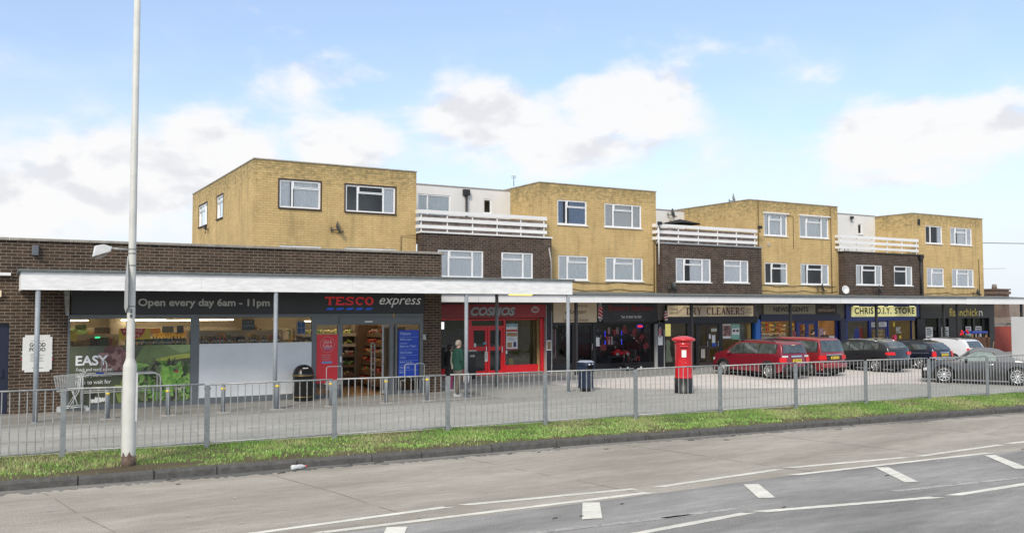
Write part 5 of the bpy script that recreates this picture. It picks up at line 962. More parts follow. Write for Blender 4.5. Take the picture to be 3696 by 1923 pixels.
pl = thing('timber_trellis', 'bundle of pale timber trellis leaning outside the hardware door', 'timber trellis', (38.85,29.7,0), R(8)); mb = MB()
for i in range(6): mb.tube([(-.42+i*.15,0,0.0),(-.47+i*.15+.02,.22,1.5-.03*(i%2))], .018, 5)
for z in (.4,.8,1.2,1.4): mb.box(-.45,.38,-.02+z*.13,.0+z*.13,z,z+.045)
for i in range(7): mb.tube([(-.40+i*.12,.04,0.0),(-.44+i*.12,.3,1.42)], .014, 4)
mb.build('lattice', mat('pale_timber',(.42,.30,.15),.7,0,.25,12), pl)
tk = thing('toy_figure', 'bright pink and red packaged toy beside the trellis', 'toy', (39.95,29.8,0)); MB().box(-.08,.1,-.06,.06,.6,1.2).build('box', mat('hot_pink',(.6,.05,.12),.5,0,.6,9), tk); MB().tube([(0,0,0),(0,0,.6)], .02, 6).box(-.15,.15,-.1,.1,0,.03).build('stand', PIPE, tk)
# ---- fish shop
FB = mat('fish_black', (.017,.017,.018), .4, 0, .15, 1.5)
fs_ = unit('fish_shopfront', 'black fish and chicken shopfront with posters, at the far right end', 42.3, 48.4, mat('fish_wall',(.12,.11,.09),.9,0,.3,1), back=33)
frame(fs_, FB, [(42.3,42.97,0,2.02),(44.1,44.3,0,2.02),(45.0,46.2,0,2.02),(47.2,47.35,0,2.02),(48.05,48.4,0,2.02),(42.97,44.1,0,.4),(44.3,45.0,0,.4),(46.2,47.2,0,.4),(47.35,48.05,0,.4)])
panes(fs_, [(42.97,44.1,.4,2.02),(44.3,45.0,.4,2.02),(46.2,47.2,.4,2.02),(47.35,48.05,.4,2.02)])
MB().box(48.41,48.9,29.95,33,0,2.92).box(42.3,48.4,29.94,30.24,2.02,2.92).build('fascia_beam', FB, fs_, world=True)
sg = thing('fish_shop_sign', 'yellow lettering fishnchickn with a white last letter on the black fascia', 'shop sign', (46.4,S,2.1))
put(sg, text_mb('fishnchick', 44.75,47.35,2.13,2.56,29.935,.004,0,.006), mat('gold_letters',(.62,.50,.10),.4), 'lettering'); put(sg, text_mb('n', 47.42,47.76,2.13,2.42,29.935,.004,0,.006), PAPER, 'lettering')
DRW = mat('dark_print',(.05,.05,.05)); 
def fp(x0, x1, z0, z1, food, lab, sd):
    sheet(x0,x1,z0,z1,30.14, PAPER, 'food_poster', lab, 'poster', extra=lambda o: (put(o, lines_mb(x0+.05,x1-.05,z0+(z1-z0)*.5,z1-.05,30.14,4,sd,.5), DRW, 'lettering'), put(o, MB().box(x0+.06,x1-.06,30.136,30.139,z0+.05,z0+(z1-z0)*.38), food, 'print')))
fp(43.0,43.6,.65,1.55, mat('burger',(.4,.22,.09),.6,0,.6,9), 'burger poster in the left fish shop window', 1); fp(44.35,44.98,.45,1.55, mat('burger2',(.3,.12,.06),.6,0,.6,9), 'tall poster behind the red flowers in the fish shop window', 2); fp(46.5,47.0,.75,1.55, mat('greens',(.08,.18,.08),.6,0,.7,9), 'green printed poster right of the dark door', 3); fp(47.4,47.95,.6,1.55, mat('prawns',(.5,.25,.08),.6,0,.5,9), 'poster with a grey square and fried food in the right fish shop window', 4)
# blue topped rickety stall with timber goods outside the fish shop
wb = thing('goods_stall', 'tangle of brown timber goods under a bright blue tray in front of the fish shop', 'stall', (45.4,28.9,0))
MB().box(-.68,.68,-.3,.3,1.22,1.34).build('tray', mat('tray_blue',(.02,.05,.33),.4), wb, bevel=.02); mb = MB(); r3 = random.Random(2)
for i in range(26): x = r3.uniform(-1.2,1.1); mb.tube([(x,r3.uniform(-.3,.3),0),(x+r3.uniform(-.5,.5),r3.uniform(-.3,.3),r3.uniform(.6,1.22))], .022, 5)
for sx_ in (-.62,.62):
    for sy_ in (-.25,.25): mb.box(sx_-.03,sx_+.03,sy_-.03,sy_+.03,0,1.22)
mb.build('timber', mat('aged_timber',(.28,.16,.08),.8,0,.3,9), wb); MB().box(-1.0,.9,-.28,.28,.3,1.0).build('crate', mat('crate_brown',(.10,.05,.03),.9,0,.4,6), wb)
fl = thing('artificial_flowers', 'bunch of red flowers at the left of the blue tray', 'flowers', (44.35,28.8,.6)); mb = MB()
for i in range(7): mb.ball((r3.uniform(-.35,.45),r3.uniform(-.1,.1),.55+r3.uniform(0,.22)), .07, 6)
mb.build('bloom', mat('flower_red',(.6,.02,.03),.6), fl); MB().lathe([(.12,-.6),(.16,.5)],(0,0,0),10).build('bucket', PIPE, fl)
# ================================================================== supermarket posters and interior goods
OL = mat('poster_olive', (.085,.095,.055), .45, 0, .25, 1.2); GP = mat('grey_window_film', (.66,.68,.69), .5, 0, .06, 1.5)
py = 24.964
po = thing('salad_poster', 'large window poster of green salad reading EASY, left of the grey panel', 'poster', (3,25,.13))
MB().box(1.56,4.455,24.966,24.974,.145,1.62).build('sheet', OL, po, world=True)
r4 = random.Random(21)
def blobs(n, xr, zr, rr_, mats, lay, shape=None, seed=1, asp=(1,1), leaf=False):
    q = random.Random(seed); mb = MB()
    for i in range(n):
        x, z = q.uniform(*xr), q.uniform(*zr)
        if shape and not shape(x, z): continue
        r_ = q.uniform(*rr_); k = 11; a0 = q.uniform(0, 6.28); ph = q.uniform(0, 6); ca, sa = math.cos(a0), math.sin(a0); pts = []
        for j in range(k):
            a = 2*math.pi*j/k; e_ = r_*(1+.25*math.sin(3*a+ph)+.12*math.sin(5*a)); u, v = e_*math.cos(a)*asp[0], e_*math.sin(a)*asp[1]; X = x+u*ca-v*sa; Z = z+u*sa+v*ca
            pts.append((min(max(X,1.57),4.45), 24.9655-.00002*(lay*60+i), min(max(Z,.15),1.615)))
        mb.add(pts, [tuple(range(k))], q.randrange(mats))
    return mb
pink = [mat('radish_a',(.20,.10,.09),.6,0,.3,8), mat('radish_b',(.30,.17,.15),.6,0,.3,8), mat('radish_c',(.12,.055,.05),.6,0,.3,8)]
grn = [mat('lettuce_a',(.13,.26,.05),.6,0,.3,6), mat('lettuce_b',(.24,.42,.10),.6,0,.3,6), mat('lettuce_c',(.04,.09,.02),.6,0,.3,6), mat('lettuce_d',(.05,.05,.035),.6,0,.3,6), mat('lettuce_e',(.14,.16,.08),.6,0,.3,6)]
MB().add([(3.0,24.9645,1.1),(3.3,24.9645,1.615),(4.45,24.9645,1.615),(4.45,24.9645,1.35),(3.75,24.9645,1.28)], [(0,1,2,3,4)]).build('print', mat('pale_leaf',(.15,.20,.075),.5,0,.3,1.5), po, world=True)
MB().add([(3.85,24.9635,1.615),(4.45,24.9635,1.615),(4.45,24.9635,1.42),(4.2,24.9635,1.4),(4.05,24.9635,1.48)], [(0,1,2,3,4)]).build('print', mat('pale_leaf2',(.25,.33,.14),.5,0,.2,3), po, world=True)
arc = [(3.25+1.2*t, 24.9625, 1.14+.24*math.sin(t*1.5)) for t in np.linspace(0,1,9)]; arc2 = [(3.35+1.1*t, 24.9625, 1.0+.26*math.sin(t*1.5)) for t in np.linspace(1,0,9)]
MB().add(arc+arc2, [tuple(range(18))]).build('print', mat('yellow_rim',(.38,.40,.08),.5,0,.15,4), po, world=True)
blobs(70,(2.3,3.0),(.95,1.58),(.06,.14),3,0,lambda x,z: ((x-2.72)/.42)**2+((z-1.28)/.33)**2<1,3).build('print', pink, po, world=True)
blobs(460,(3.05,4.45),(.15,1.15),(.03,.12),5,2,lambda x,z: z<1.12-.1*math.sin(x*3),5,(1.5,.6)).build('print', grn, po, world=True)
blobs(26,(2.65,3.05),(.2,.85),(.06,.12),1,8,lambda x,z: abs(x-2.86)<.16,6,(.7,1.3)).build('print', [mat('lime_flesh',(.25,.31,.08),.5,0,.2,5)], po, world=True)
blobs(4,(1.6,2.4),(.35,.6),(.05,.1),1,9,None,12,(2.4,.3)).build('print', [mat('dark_leaf',(.03,.032,.02),.6)], po, world=True)
blobs(3,(4.1,4.22),(.84,.9),(.03,.045),1,10,None,9).build('print', [mat('tomato',(.42,.03,.03),.5)], po, world=True)
blobs(2,(3.74,3.8),(.8,.86),(.04,.06),1,11,None,8).build('print', [mat('pale_flesh',(.5,.5,.4),.5)], po, world=True); blobs(1,(4.2,4.22),(.42,.44),(.065,.065),1,12,None,8).build('print', [mat('pale_flesh',(.5,.5,.4),.5)], po, world=True)
blobs(22,(2.08,2.42),(.2,.33),(.025,.05),1,13,lambda x,z: abs(z-(.2+(x-2.08)*.32))<.06,4).build('print', [PAPER], po, world=True)
blobs(9,(3.5,4.35),(.25,.95),(.13,.2),2,15,None,17,(1.4,.5)).build('print', [mat('big_leaf_a',(.20,.40,.07),.6,0,.5,7), mat('big_leaf_b',(.12,.28,.05),.6,0,.5,7)], po, world=True)
blobs(60,(3.3,4.45),(.15,.9),(.02,.05),2,16,None,18,(1.5,.5)).build('print', [grn[2], grn[1]], po, world=True)
PW = mat('poster_white',(.72,.72,.72),.5)
put(po, text_mb('EASY', 1.69,2.44,1.13,1.385,24.95,.03,0,.004), PW, 'lettering'); put(po, text_mb('Fresh and ready to eat.', 1.70,2.56,.96,1.075,24.95,.004,.2,.004), PW, 'lettering'); put(po, text_mb("Salads you don't", 1.70,2.52,.82,.925,24.95,.012,0,.004), PW, 'lettering'); put(po, text_mb('have to wait for', 1.70,2.52,.66,.765,24.95,.012,0,.004), PW, 'lettering')
gp = thing('blank_window_panel', 'large blank pale grey panel filling the lower middle shop window', 'window panel', (6.2,25,.17)); MB().box(4.685,7.775,24.964,24.972,.17,1.62).build('sheet', GP, gp, world=True)
MB().box(5.9,5.904,24.961,24.963,.8,1.55).box(6.5,6.506,24.961,24.963,.5,1.6).box(7.12,7.126,24.961,24.963,1.3,1.6).build('scuff', PAPER, gp, world=True)
rp = thing('collection_poster', 'tall red Click & Collect poster in the light left of the sliding door', 'poster', (8.25,25,.42)); MB().box(7.925,8.555,24.966,24.974,.42,1.82).build('sheet', mat('poster_crimson',(.62,.03,.04),.45,0,.05,2), rp, world=True)
n = 30; ring = [(8.24+.21*math.cos(2*math.pi*i/n), 24.96, 1.53+.23*math.sin(2*math.pi*i/n)) for i in range(n+1)]; put(rp, MB().tube(ring, .008, 5), mat('pale_red',(.62,.3,.3)), 'ring')
PK = mat('pale_pink',(.70,.50,.50),.6)
put(rp, text_mb('Click &', 8.12,8.37,1.56,1.66,24.962,.01,0,.004), PK, 'lettering'); put(rp, text_mb('Collect', 8.10,8.38,1.44,1.54,24.962,.01,0,.004), PK, 'lettering')
LB = mat('poster_light_blue',(.18,.28,.5)); put(rp, MB().box(8.14,8.34,24.96,24.964,1.395,1.425).box(8.08,8.38,24.96,24.964,.99,1.05), LB, 'print'); put(rp, lines_mb(8.04,8.44,1.08,1.26,24.963,3,5,.5), mat('dull_pink',(.5,.18,.18)), 'lettering')
wp = thing('services_poster', 'tall blue poster listing Welcome and shop services right of the door', 'poster', (10.8,25,.5)); MB().box(10.46,11.12,24.966,24.974,.5,1.92).build('sheet', mat('poster_royal',(.015,.06,.42),.45,0,.06,2), wp, world=True)
WB = mat('pale_blue_ink',(.42,.52,.72),.5)
for s_, a, b, z0, z1 in (('Welcome',10.5,10.86,1.77,1.86),("We're open",10.5,10.88,1.59,1.67),('everyday',10.5,10.74,1.49,1.54),('6am to 11pm',10.5,11.03,1.38,1.47),('Click & Collect',10.5,10.9,1.21,1.28),('Lottery',10.5,10.7,1.05,1.12),('Mobile Top Up',10.5,10.9,.91,.98),('Food To Go',10.5,10.82,.76,.83),('Bakery',10.5,10.68,.61,.68)): put(wp, text_mb(s_, a,b,z0,z1,24.963,.008,0,.003), WB, 'lettering')
put(wp, MB().box(10.48,11.1,24.962,24.965,1.70,1.705).box(10.48,11.1,24.962,24.965,1.33,1.335).box(10.48,11.1,24.962,24.965,1.155,1.16).box(10.48,11.1,24.962,24.965,1.0,1.005).box(10.48,11.1,24.962,24.965,.86,.865).box(10.48,11.1,24.962,24.965,.71,.715), WB, 'rule')
gf = thing('wall_plaque', 'white scalloped plaque reading GOOD FOOD on the brown brick pier', 'plaque', (.84,25,1.0))
c = .05; MB().prism([(.51+c,1.01),(1.16-c,1.01),(1.16-c,1.01+c),(1.16,1.01+c),(1.16,1.92-c),(1.16-c,1.92-c),(1.16-c,1.92),(.51+c,1.92),(.51+c,1.92-c),(.51,1.92-c),(.51,1.01+c),(.51+c,1.01+c)], 24.965, 24.985).box(.49,1.18,24.968,24.982,1.3,1.32).box(.49,1.18,24.968,24.982,1.4,1.42).box(.49,1.18,24.968,24.982,1.5,1.52).build('board', PAPER, gf, world=True)
IKG = mat('soft_ink',(.03,.03,.035)); put(gf, text_mb('GOOD', .66,1.01,1.63,1.73,24.963,.02,0,.003), IKG, 'lettering'); put(gf, text_mb('FOOD', .66,1.01,1.52,1.61,24.963,.02,0,.003), IKG, 'lettering'); put(gf, lines_mb(.66,1.0,1.26,1.48,24.963,6,2,.3), mat('light_ink',(.3,.3,.3)), 'lettering'); put(gf, MB().box(.73,.97,24.961,24.963,1.10,1.12).box(.68,.99,24.961,24.963,1.775,1.785), mat('light_ink',(.3,.3,.3)), 'lettering')
put(gf, MB().box(.485,.51,24.966,24.984,1.3,1.33).box(1.16,1.185,24.966,24.984,1.3,1.33), mat('poster_crimson',(.62,.03,.04)), 'tab')
# hanging yellow offer boards
def offer(x0, x1, z0, z1, y, lab, txt=True):
    t = thing('offer_board', lab, 'hanging board', ((x0+x1)/2,y,z0)); MB().box(x0,x1,y,y+.008,z0,z1).build('card', mat('offer_yellow',(.62,.42,.03),.5), t, world=True)
    if txt:
        n = 16; cx, cz = (x0+x1)/2-.05, z1; MB().add([(cx+.3*math.cos(math.pi+math.pi*i/n), y-.004, cz+.27*math.sin(math.pi+math.pi*i/n)) for i in range(n+1)], [tuple(range(n+1))]).build('semicircle', mat('offer_red',(.42,.02,.03),.5), t, world=True); put(t, text_mb('special', cx-.24,cx+.22,z1-.11,z1-.03,y-.006,.01,0,.003), mat('cream_ink',(.7,.55,.4)), 'lettering'); put(t, text_mb('offers', cx-.2,cx+.16,z1-.21,z1-.13,y-.006,.01,0,.003), mat('cream_ink',(.7,.55,.4)), 'lettering')
offer(1.56,1.74,1.74,2.02,25.3,'plain yellow offer board at the left end of the supermarket window',False); offer(2.72,3.5,1.76,2.05,25.3,'yellow and red Special offers board hanging behind the lamp post')
sheet(2.0,2.3,1.93,2.08,29.9, mat('cabbage',(.16,.26,.09),.6,0,.6,9), 'cabbage_picture', 'picture of green cabbages high on the back wall', 'picture'); sheet(2.55,3.0,1.80,1.98,30.2, mat('dark_picture',(.10,.07,.055),.6,0,.5,9), 'dark_picture', 'dark framed picture beside the cabbage picture', 'picture')
sheet(1.9,2.35,1.79,1.98,30.2, mat('cabbage',(.16,.26,.09)), 'cabbage_picture', 'lower picture of green cabbages over the left shelves', 'picture')
sheet(4.5,4.85,1.80,2.0,30.1, mat('screen_grey',(.06,.07,.075),.3), 'wall_screen', 'dark grey screen on the back wall seen left of the mullion', 'screen'); sheet(4.95,5.15,1.78,2.02,30.1, mat('navy_sign',(.015,.02,.06),.4), 'navy_notice', 'navy notice next to the dark screen', 'notice'); sheet(4.0,4.45,1.77,1.95,30.1, mat('orange_panel',(.42,.18,.05),.6), 'orange_panel', 'orange panel left of the dark screen', 'panel')
hs = thing('hanging_notice', 'dark hanging Click & Collect board in the middle window', 'hanging board', (6.2,25.6,2.0)); MB().box(5.95,6.3,25.6,25.61,1.96,2.26).build('card', mat('board_navy',(.03,.04,.06),.5), hs, world=True); put(hs, text_mb('Click &', 5.99,6.24,2.16,2.24,25.597,.01,0,.003), mat('board_grey',(.28,.3,.32)), 'lettering'); put(hs, text_mb('Collect', 5.98,6.27,2.06,2.13,25.597,.01,0,.003), mat('board_grey',(.28,.3,.32)), 'lettering')
w4 = thing('window_decal', 'blue four pane notice stuck at the right of the middle window', 'notice', (7.5,25.1,1.85)); MB().box(7.38,7.62,25.08,25.09,1.85,2.2).build('sheet', mat('pale_edge',(.35,.42,.5)), w4, world=True); MB().box(7.39,7.495,25.075,25.079,1.86,2.02).box(7.505,7.61,25.075,25.079,1.86,2.02).box(7.39,7.495,25.075,25.079,2.03,2.19).box(7.505,7.61,25.075,25.079,2.03,2.19).build('print', mat('decal_blue',(.02,.07,.22)), w4, world=True)
sheet(2.17,2.29,1.80,1.845,25.5, emis('green_exit',(.05,.9,.35),1.1), 'exit_sign', 'small glowing green sign in the supermarket window', 'lit sign')
# shelving gondolas + goods
PKS = [mat('pack_a',(.48,.30,.12),.6,0,.4,25),mat('pack_b',(.50,.12,.06),.6,0,.4,25),mat('pack_c',(.55,.48,.38),.6,0,.3,25),mat('pack_d',(.16,.20,.10),.6,0,.4,25),mat('pack_e',(.14,.09,.07),.6,0,.5,25),mat('pack_f',(.58,.36,.06),.6,0,.3,25)]
SHM = mat('shelf_cream',(.5,.44,.33),.6)
def gondola(x0, x1, y, z1, nlev, lab, seed, header=None):
    t = thing('shelf_unit', lab, 'shelving', ((x0+x1)/2,y,0)); MB().box(x0,x1,y+.35,y+.4,0,z1).box(x0,x0+.03,y,y+.35,0,z1).box(x1-.03,x1,y,y+.35,0,z1).build('back_panel', SHM, t, world=True)
    q = random.Random(seed)
    for k in range(nlev):
        zz = .12+k*(z1-.15)/nlev; MB().box(x0+.03,x1-.03,y,y+.35,zz-.025,zz).build('shelf', SHM, t, world=True); mb = MB(); x = x0+.05
        while x < x1-.12:
            w_ = q.uniform(.05,.16); h = q.uniform(.4,.85)*(z1-.15)/nlev; c_ = q.randrange(6)
            for _ in range(q.randrange(1,4)):
                if x < x1-.12: mb.box(x,x+w_,y+.02,y+.3,zz+.002,zz+h,c_); x += w_+.008
        o = mb.build('packets', PKS); tag(o, f'assorted packets on shelf level {k+1} counted from the floor of the '+lab, 'packets', kind='stuff')
gondola(.7,3.0,30.2,1.98,6,'cream wall shelving at the left back of the supermarket',1); gondola(3.5,7.6,30.3,1.96,6,'long cream wall shelving at the back of the supermarket',2); gondola(7.7,8.9,30.3,1.9,5,'tall wall shelving seen beyond the red poster',4); gondola(1.7,2.9,27.0,1.86,6,'low shelving unit behind the left end of the salad poster window',8); gondola(4.7,7.4,26.6,1.93,6,'middle shelving unit with its top level showing above the grey panel',3)
# bottles along the window
bot = thing('bottle', 'dark bottle on the window ledge shelf', 'bottle', (0,0,0), 0, 'bottles along the supermarket window')
def bottle_mesh(m, cap, h=.24, r_=.035):
    t = bpy.data.objects.new('bottle', None); col.objects.link(t); MB().lathe([(r_,0),(r_,h*.6),(r_*.4,h*.78),(r_*.36,h)],(0,0,0),9).build('glass', m, t); MB().lathe([(r_*1.03,h*.2),(r_*1.03,h*.48)],(0,0,0),9).build('label', cap, t); return t
bpy.data.objects.remove(bot)
LBM = mat('bottle_label',(.42,.42,.38)); protos = [bottle_mesh(mat('bottle_green',(.02,.10,.05),.15), LBM), bottle_mesh(mat('bottle_dark',(.02,.02,.018),.15), LBM), bottle_mesh(mat('bottle_brown',(.12,.05,.02),.2), mat('label_tan',(.45,.3,.15)),.2,.03), bottle_mesh(mat('bottle_teal',(.05,.12,.13),.2), LBM,.2,.04)]
used = set(); q = random.Random(9); BX = [x for x in np.arange(3.15,4.44,.088)]+[x for x in np.arange(4.75,7.05,.092)]
led = MB().box(3.05,4.45,25.3,25.75,1.56,1.585).box(4.7,7.1,25.3,25.75,1.56,1.585).build('window_shelf', SHM, sup, world=True)
for i, x in enumerate(BX):
    k = 0 if x < 3.7 else (3 if x < 4.1 else (q.choice((3,1)) if x < 4.5 else q.choice((1,1,2))))
    b_ = protos[k] if k not in used else copy_tree(protos[k]); used.add(k); b_.location = (x, 25.42+q.uniform(0,.2), 1.585); b_.rotation_euler = (0,0,q.uniform(0,6))
    tag(b_, ('green','dark','small brown','grey green')[k]+f' bottle, number {i+1} from the left in the row along the supermarket window shelf', 'bottle', 'bottles along the supermarket window')
# clutter boxes in the left window
for i, (x, w_, h, m_, lab) in enumerate(((1.62,.22,.13,mat('carton_tan',(.4,.33,.2)),'tan carton at the left end of the supermarket window shelf'),(1.98,.1,.17,mat('carton_white',(.5,.48,.45)),'white carton on the supermarket window shelf'),(2.12,.12,.24,mat('jar_grey',(.2,.22,.2)),'grey jar under the green lit sign'),(2.3,.28,.18,mat('card_pink',(.45,.25,.2),.7,0,.4,20),'pinkish card box right of the green lit sign'),(2.42,.14,.12,mat('pack_red',(.5,.06,.04)),'round red packet in the supermarket window'),(2.72,.12,.16,mat('pack_dark',(.06,.05,.06)),'dark packet right of the red one'),(2.88,.15,.1,mat('pack_olive',(.3,.28,.15)),'olive packet near the lamp post'))):
    single(MB().box(-w_/2,w_/2,-.06,.06,0,h).box(-w_/2+.01,w_/2-.01,-.065,-.06,h*.3,h*.7), 'carton', m_, lab, 'carton', bevel=.006, loc=(x+w_/2, 25.3+.1*(i%2), 1.6))
MB().box(1.56,3.05,25.2,25.6,1.56,1.59).build('window_shelf', SHM, sup, world=True)
# produce displays inside the door
PR = {'carrot':mat('carrot',(.62,.20,.04),.6,0,.2,30),'potato':mat('potato',(.48,.33,.15),.7,0,.2,30),'onion':mat('onion',(.50,.22,.10),.5,0,.3,30),'green':mat('greens_p',(.25,.34,.10),.6,0,.4,30),'bread':mat('banana',(.62,.52,.22),.6,0,.2,30),'red':mat('pepper_red',(.50,.05,.04),.4,0,.3,30),'mush':mat('mushroom',(.5,.42,.34),.7,0,.2,30)}
BRS = mat('shelf_brown',(.16,.10,.055),.6,0,.2,5)
pu = thing('produce_stand', 'stepped brown produce stand seen through the right of the open door', 'produce stand', (10.7,26.7,0))
MB().box(10.95,11.0,25.75,28.0,0,2.0).box(10.25,10.95,27.95,28.0,0,2.0).box(10.3,10.95,25.72,25.75,0,1.95).build('back_panel', BRS, pu, world=True)
kinds = ['potato','mush','carrot','green','onion','potato']; q = random.Random(31)
def heap(x0,x1,y0,y1,z,kind,lab,n=60,r_=.05,k2=None):
    mb = MB()
    for i in range(n): mb.ball((q.uniform(x0,x1),q.uniform(y0,y1),z+q.uniform(.01,.12)), r_*q.uniform(.7,1.2), 5, q.randrange(2) if k2 else 0, (1,1,.85))
    tag(mb.build('produce_heap', [PR[kind], PR[k2 or kind]]), lab, 'vegetables', kind='stuff')
for k in range(6):
    z = .2+k*.30; xo = 10.28+.06*(k); mb = MB(); mb.add([(xo,25.76,z-.05),(xo,27.94,z-.05),(10.94,27.94,z+.08),(10.94,25.76,z+.08),(xo,25.76,z),(xo,27.94,z),(10.94,27.94,z+.13),(10.94,25.76,z+.13)], [(0,1,2,3),(7,6,5,4),(0,4,5,1),(1,5,6,2),(2,6,7,3),(3,7,4,0)]).box(xo-.02,xo,25.76,27.94,z-.06,z+.07)
    mb.build('shelf', BRS, pu, world=True)
    heap(xo+.02,xo+.3,25.8,26.8,z+.04,kinds[k],f'heap of {["potatoes","mushrooms","carrots","greens","onions","yellow potatoes"][k]} on the near half of the stepped produce stand',70,.05,['onion','red','potato','mush','carrot','red'][k]); heap(xo+.02,xo+.3,26.85,27.9,z+.04,kinds[(k+2)%6],f'mixed vegetables on the far half of the stepped produce stand, level {k+1} from the floor',60,.05,'red')
pv = thing('fruit_stand', 'lit produce shelves seen through the left of the open door', 'produce stand', (9.4,28.2,0)); MB().box(8.4,10.2,28.6,28.65,0,2.2).box(10.2,10.68,28.1,28.65,0,2.15).build('back_panel', mat('stand_grey',(.24,.20,.16),.6), pv, world=True)
for k in range(5):
    z = .35+k*.34; MB().box(8.4,10.2,28.0,28.6,z-.03,z).box(8.4,10.2,27.98,28.0,z-.05,z+.05).build('shelf', SHM if k > 2 else BRS, pv, world=True); heap(8.45,10.15,28.03,28.4,z+.02,('potato','green','red','bread','green')[k],f'row of {["potatoes","leafy greens","red peppers","bananas","green packs"][k]} on the lit shelves left in the doorway',80,.055,('onion','mush','mush','green','bread')[k])
MB().box(8.5,10.1,28.0,28.1,2.14,2.18).build('strip_light', emis('strip_warm',(1,.85,.6),4), pv, world=True)
mb = MB().tube([(9.95,25.9,0),(9.95,25.9,1.5)], .02, 6).tube([(10.08,25.95,0),(10.08,25.95,1.5)], .02, 6)
for i in range(8): mb.tube([(9.95,25.9,.2+i*.17),(10.08,25.95,.2+i*.17)], .012, 4)
mb.tube([(9.95,25.9,1.5),(10.08,25.95,1.5)], .02, 6); single(mb, 'wire_rack', STEELW, 'narrow upright wire rack just inside the supermarket door', 'rack')
# ================================================================== street furniture
gr = thing('pedestrian_guardrail', 'long galvanised pedestrian guardrail of vertical bars along the grass verge', 'railing', (10.5,16.7,0))
PXs = FX[1:-1]; GP_ = mat('guardrail_grey', (.25,.27,.275), .5, .15, .2, 11); rq = random.Random(6)
for i, x in enumerate(PXs):
    y = fy(x); MB().box(x-.045,x+.045,y-.03,y+.03,0,1.16).box(x-.06,x+.06,y-.02,y+.02,1.08,1.12).box(x-.06,x+.06,y-.02,y+.02,.1,.14).build('post', GP_, gr, world=True, bevel=.006)
for a, b in zip(PXs[:-1], PXs[1:]):
    A, B = Vector((a+.05,fy(a+.05),0)), Vector((b-.05,fy(b-.05),0)); dz = rq.uniform(-.012,.012); mb = MB()
    mb.tube([A+Vector((0,0,1.18+dz)), (A+B)/2+Vector((0,0,1.178)), B+Vector((0,0,1.18))], .018, 6); mb.tube([A+Vector((0,0,.105)), B+Vector((0,0,.105))], .014, 6)
    n = 17
    for k in range(n):
        t = (k+.8)/(n+.6); p = A+(B-A)*t; p = p+Vector((rq.uniform(-.006,.006),0,0)); mb.tube([p+Vector((0,0,.11)), p+Vector((rq.uniform(-.006,.006),0,1.17))], .0095, 5, cap=False)
    mb.build('bar_panel', GALV, gr, world=True)
# bollards
GB = mat('bollard_grey',(.20,.225,.25),.5,0,.12,9)
def bollard():
    t = thing('bollard','','bollard'); MB().lathe([(.052,.008),(.052,.66),(.045,.68)],(0,0,0),14).build('post',GB,t); MB().lathe([(.0535,.565),(.0535,.62)],(0,0,0),14).build('band',YEL,t); MB().box(-.16,.16,-.1,.1,.004,.016).build('base',mat('pale_mortar',(.42,.40,.37),.9,0,.2,9),t); return t
b0 = bollard(); BXs = [2.24,3.57,4.86,6.2,7.64,9.19,10.41]
BLb = ['grey bollard with yellow band left of the lamp post, first of the supermarket row','grey bollard with yellow band just right of the lamp post','grey bollard with yellow band in front of the blank grey panel','grey bollard hidden close behind the canopy post left of the black bin','grey bollard with yellow band in front of the red poster','grey bollard with yellow band in front of the open doorway','grey bollard with yellow band in front of the blue poster edge']
for i, x in enumerate(BXs):
    o = b0 if i == 0 else copy_tree(b0); o.location = (x,22.78,0); o.rotation_euler = (R((i*7)%5-2)*.4,R((i*5)%4-1.5)*.5,0); tag(o, BLb[i], 'bollard', 'bollards in front of the supermarket')
# lamp column
lp = thing('lamp_post', 'tall off white lamp post numbered 28 standing in the verge', 'lamp post', (1.89,15.9,0), 0)
PW2 = mat('post_offwhite', (.56,.56,.52), .55, 0, .10, 3, .1, 30)
MB().lathe([(.112,-.05),(.112,.22),(.11,.24),(.11,1.62),(.104,1.66),(.07,1.75),(.0665,1.78),(.058,4.2),(.05,9.5)],(0,0,0),22).build('shaft', PW2, lp)
MB().lathe([(.1135,-.04),(.1135,.17)],(0,0,0),22).add([(.1145*math.cos(a),.1145*math.sin(a),z) for a in np.linspace(math.radians(-150),math.radians(-60),7) for z in (.16,.2+.05*math.sin(a*7))], [(2*i,2*i+2,2*i+3,2*i+1) for i in range(6)]).build('rusty_foot', mat('rust_brown',(.13,.09,.07),.9,0,.3,15), lp)
MB().box(.035,.118,-.07,.07,.72,1.52).build('door_cover', mat('door_offwhite',(.60,.60,.57),.5), lp, bevel=.01)
mb = MB()
for z in (3.5,3.57,3.3,2.62): mb.lathe([(.064,z-.012),(.066,z+.012)],(0,0,0),18)
mb.build('strap', mat('strap_grey',(.3,.3,.3),.5,.3), lp)
MB().tube([(-.05,0,3.56),(-.32,0,3.57)], .016, 8).build('arm', GALV, lp)
lh = MB().add([(-.31,-.07,3.59),(-.31,.07,3.59),(-.44,.10,3.63),(-.44,-.10,3.63),(-.57,.09,3.60),(-.57,-.09,3.60),(-.60,.075,3.42),(-.60,-.075,3.42),(-.34,.075,3.515),(-.34,-.075,3.515)],[(0,3,2,1),(3,5,4,2),(5,7,6,4),(7,9,8,6),(9,0,1,8),(0,9,7,5,3),(1,2,4,6,8)]).build('lantern', mat('lantern_shell',(.70,.71,.70),.4), lp, bevel=.012)
MB().add([(-.59,-.06,3.405),(-.59,.06,3.405),(-.37,.06,3.49),(-.37,-.06,3.49),(-.53,-.05,3.385),(-.53,.05,3.385),(-.42,.05,3.43),(-.42,-.05,3.43)],[(0,1,5,4),(1,2,6,5),(2,3,7,6),(3,0,4,7),(4,5,6,7)]).build('lens', mat('lens_grey',(.18,.17,.15),.2), lh)
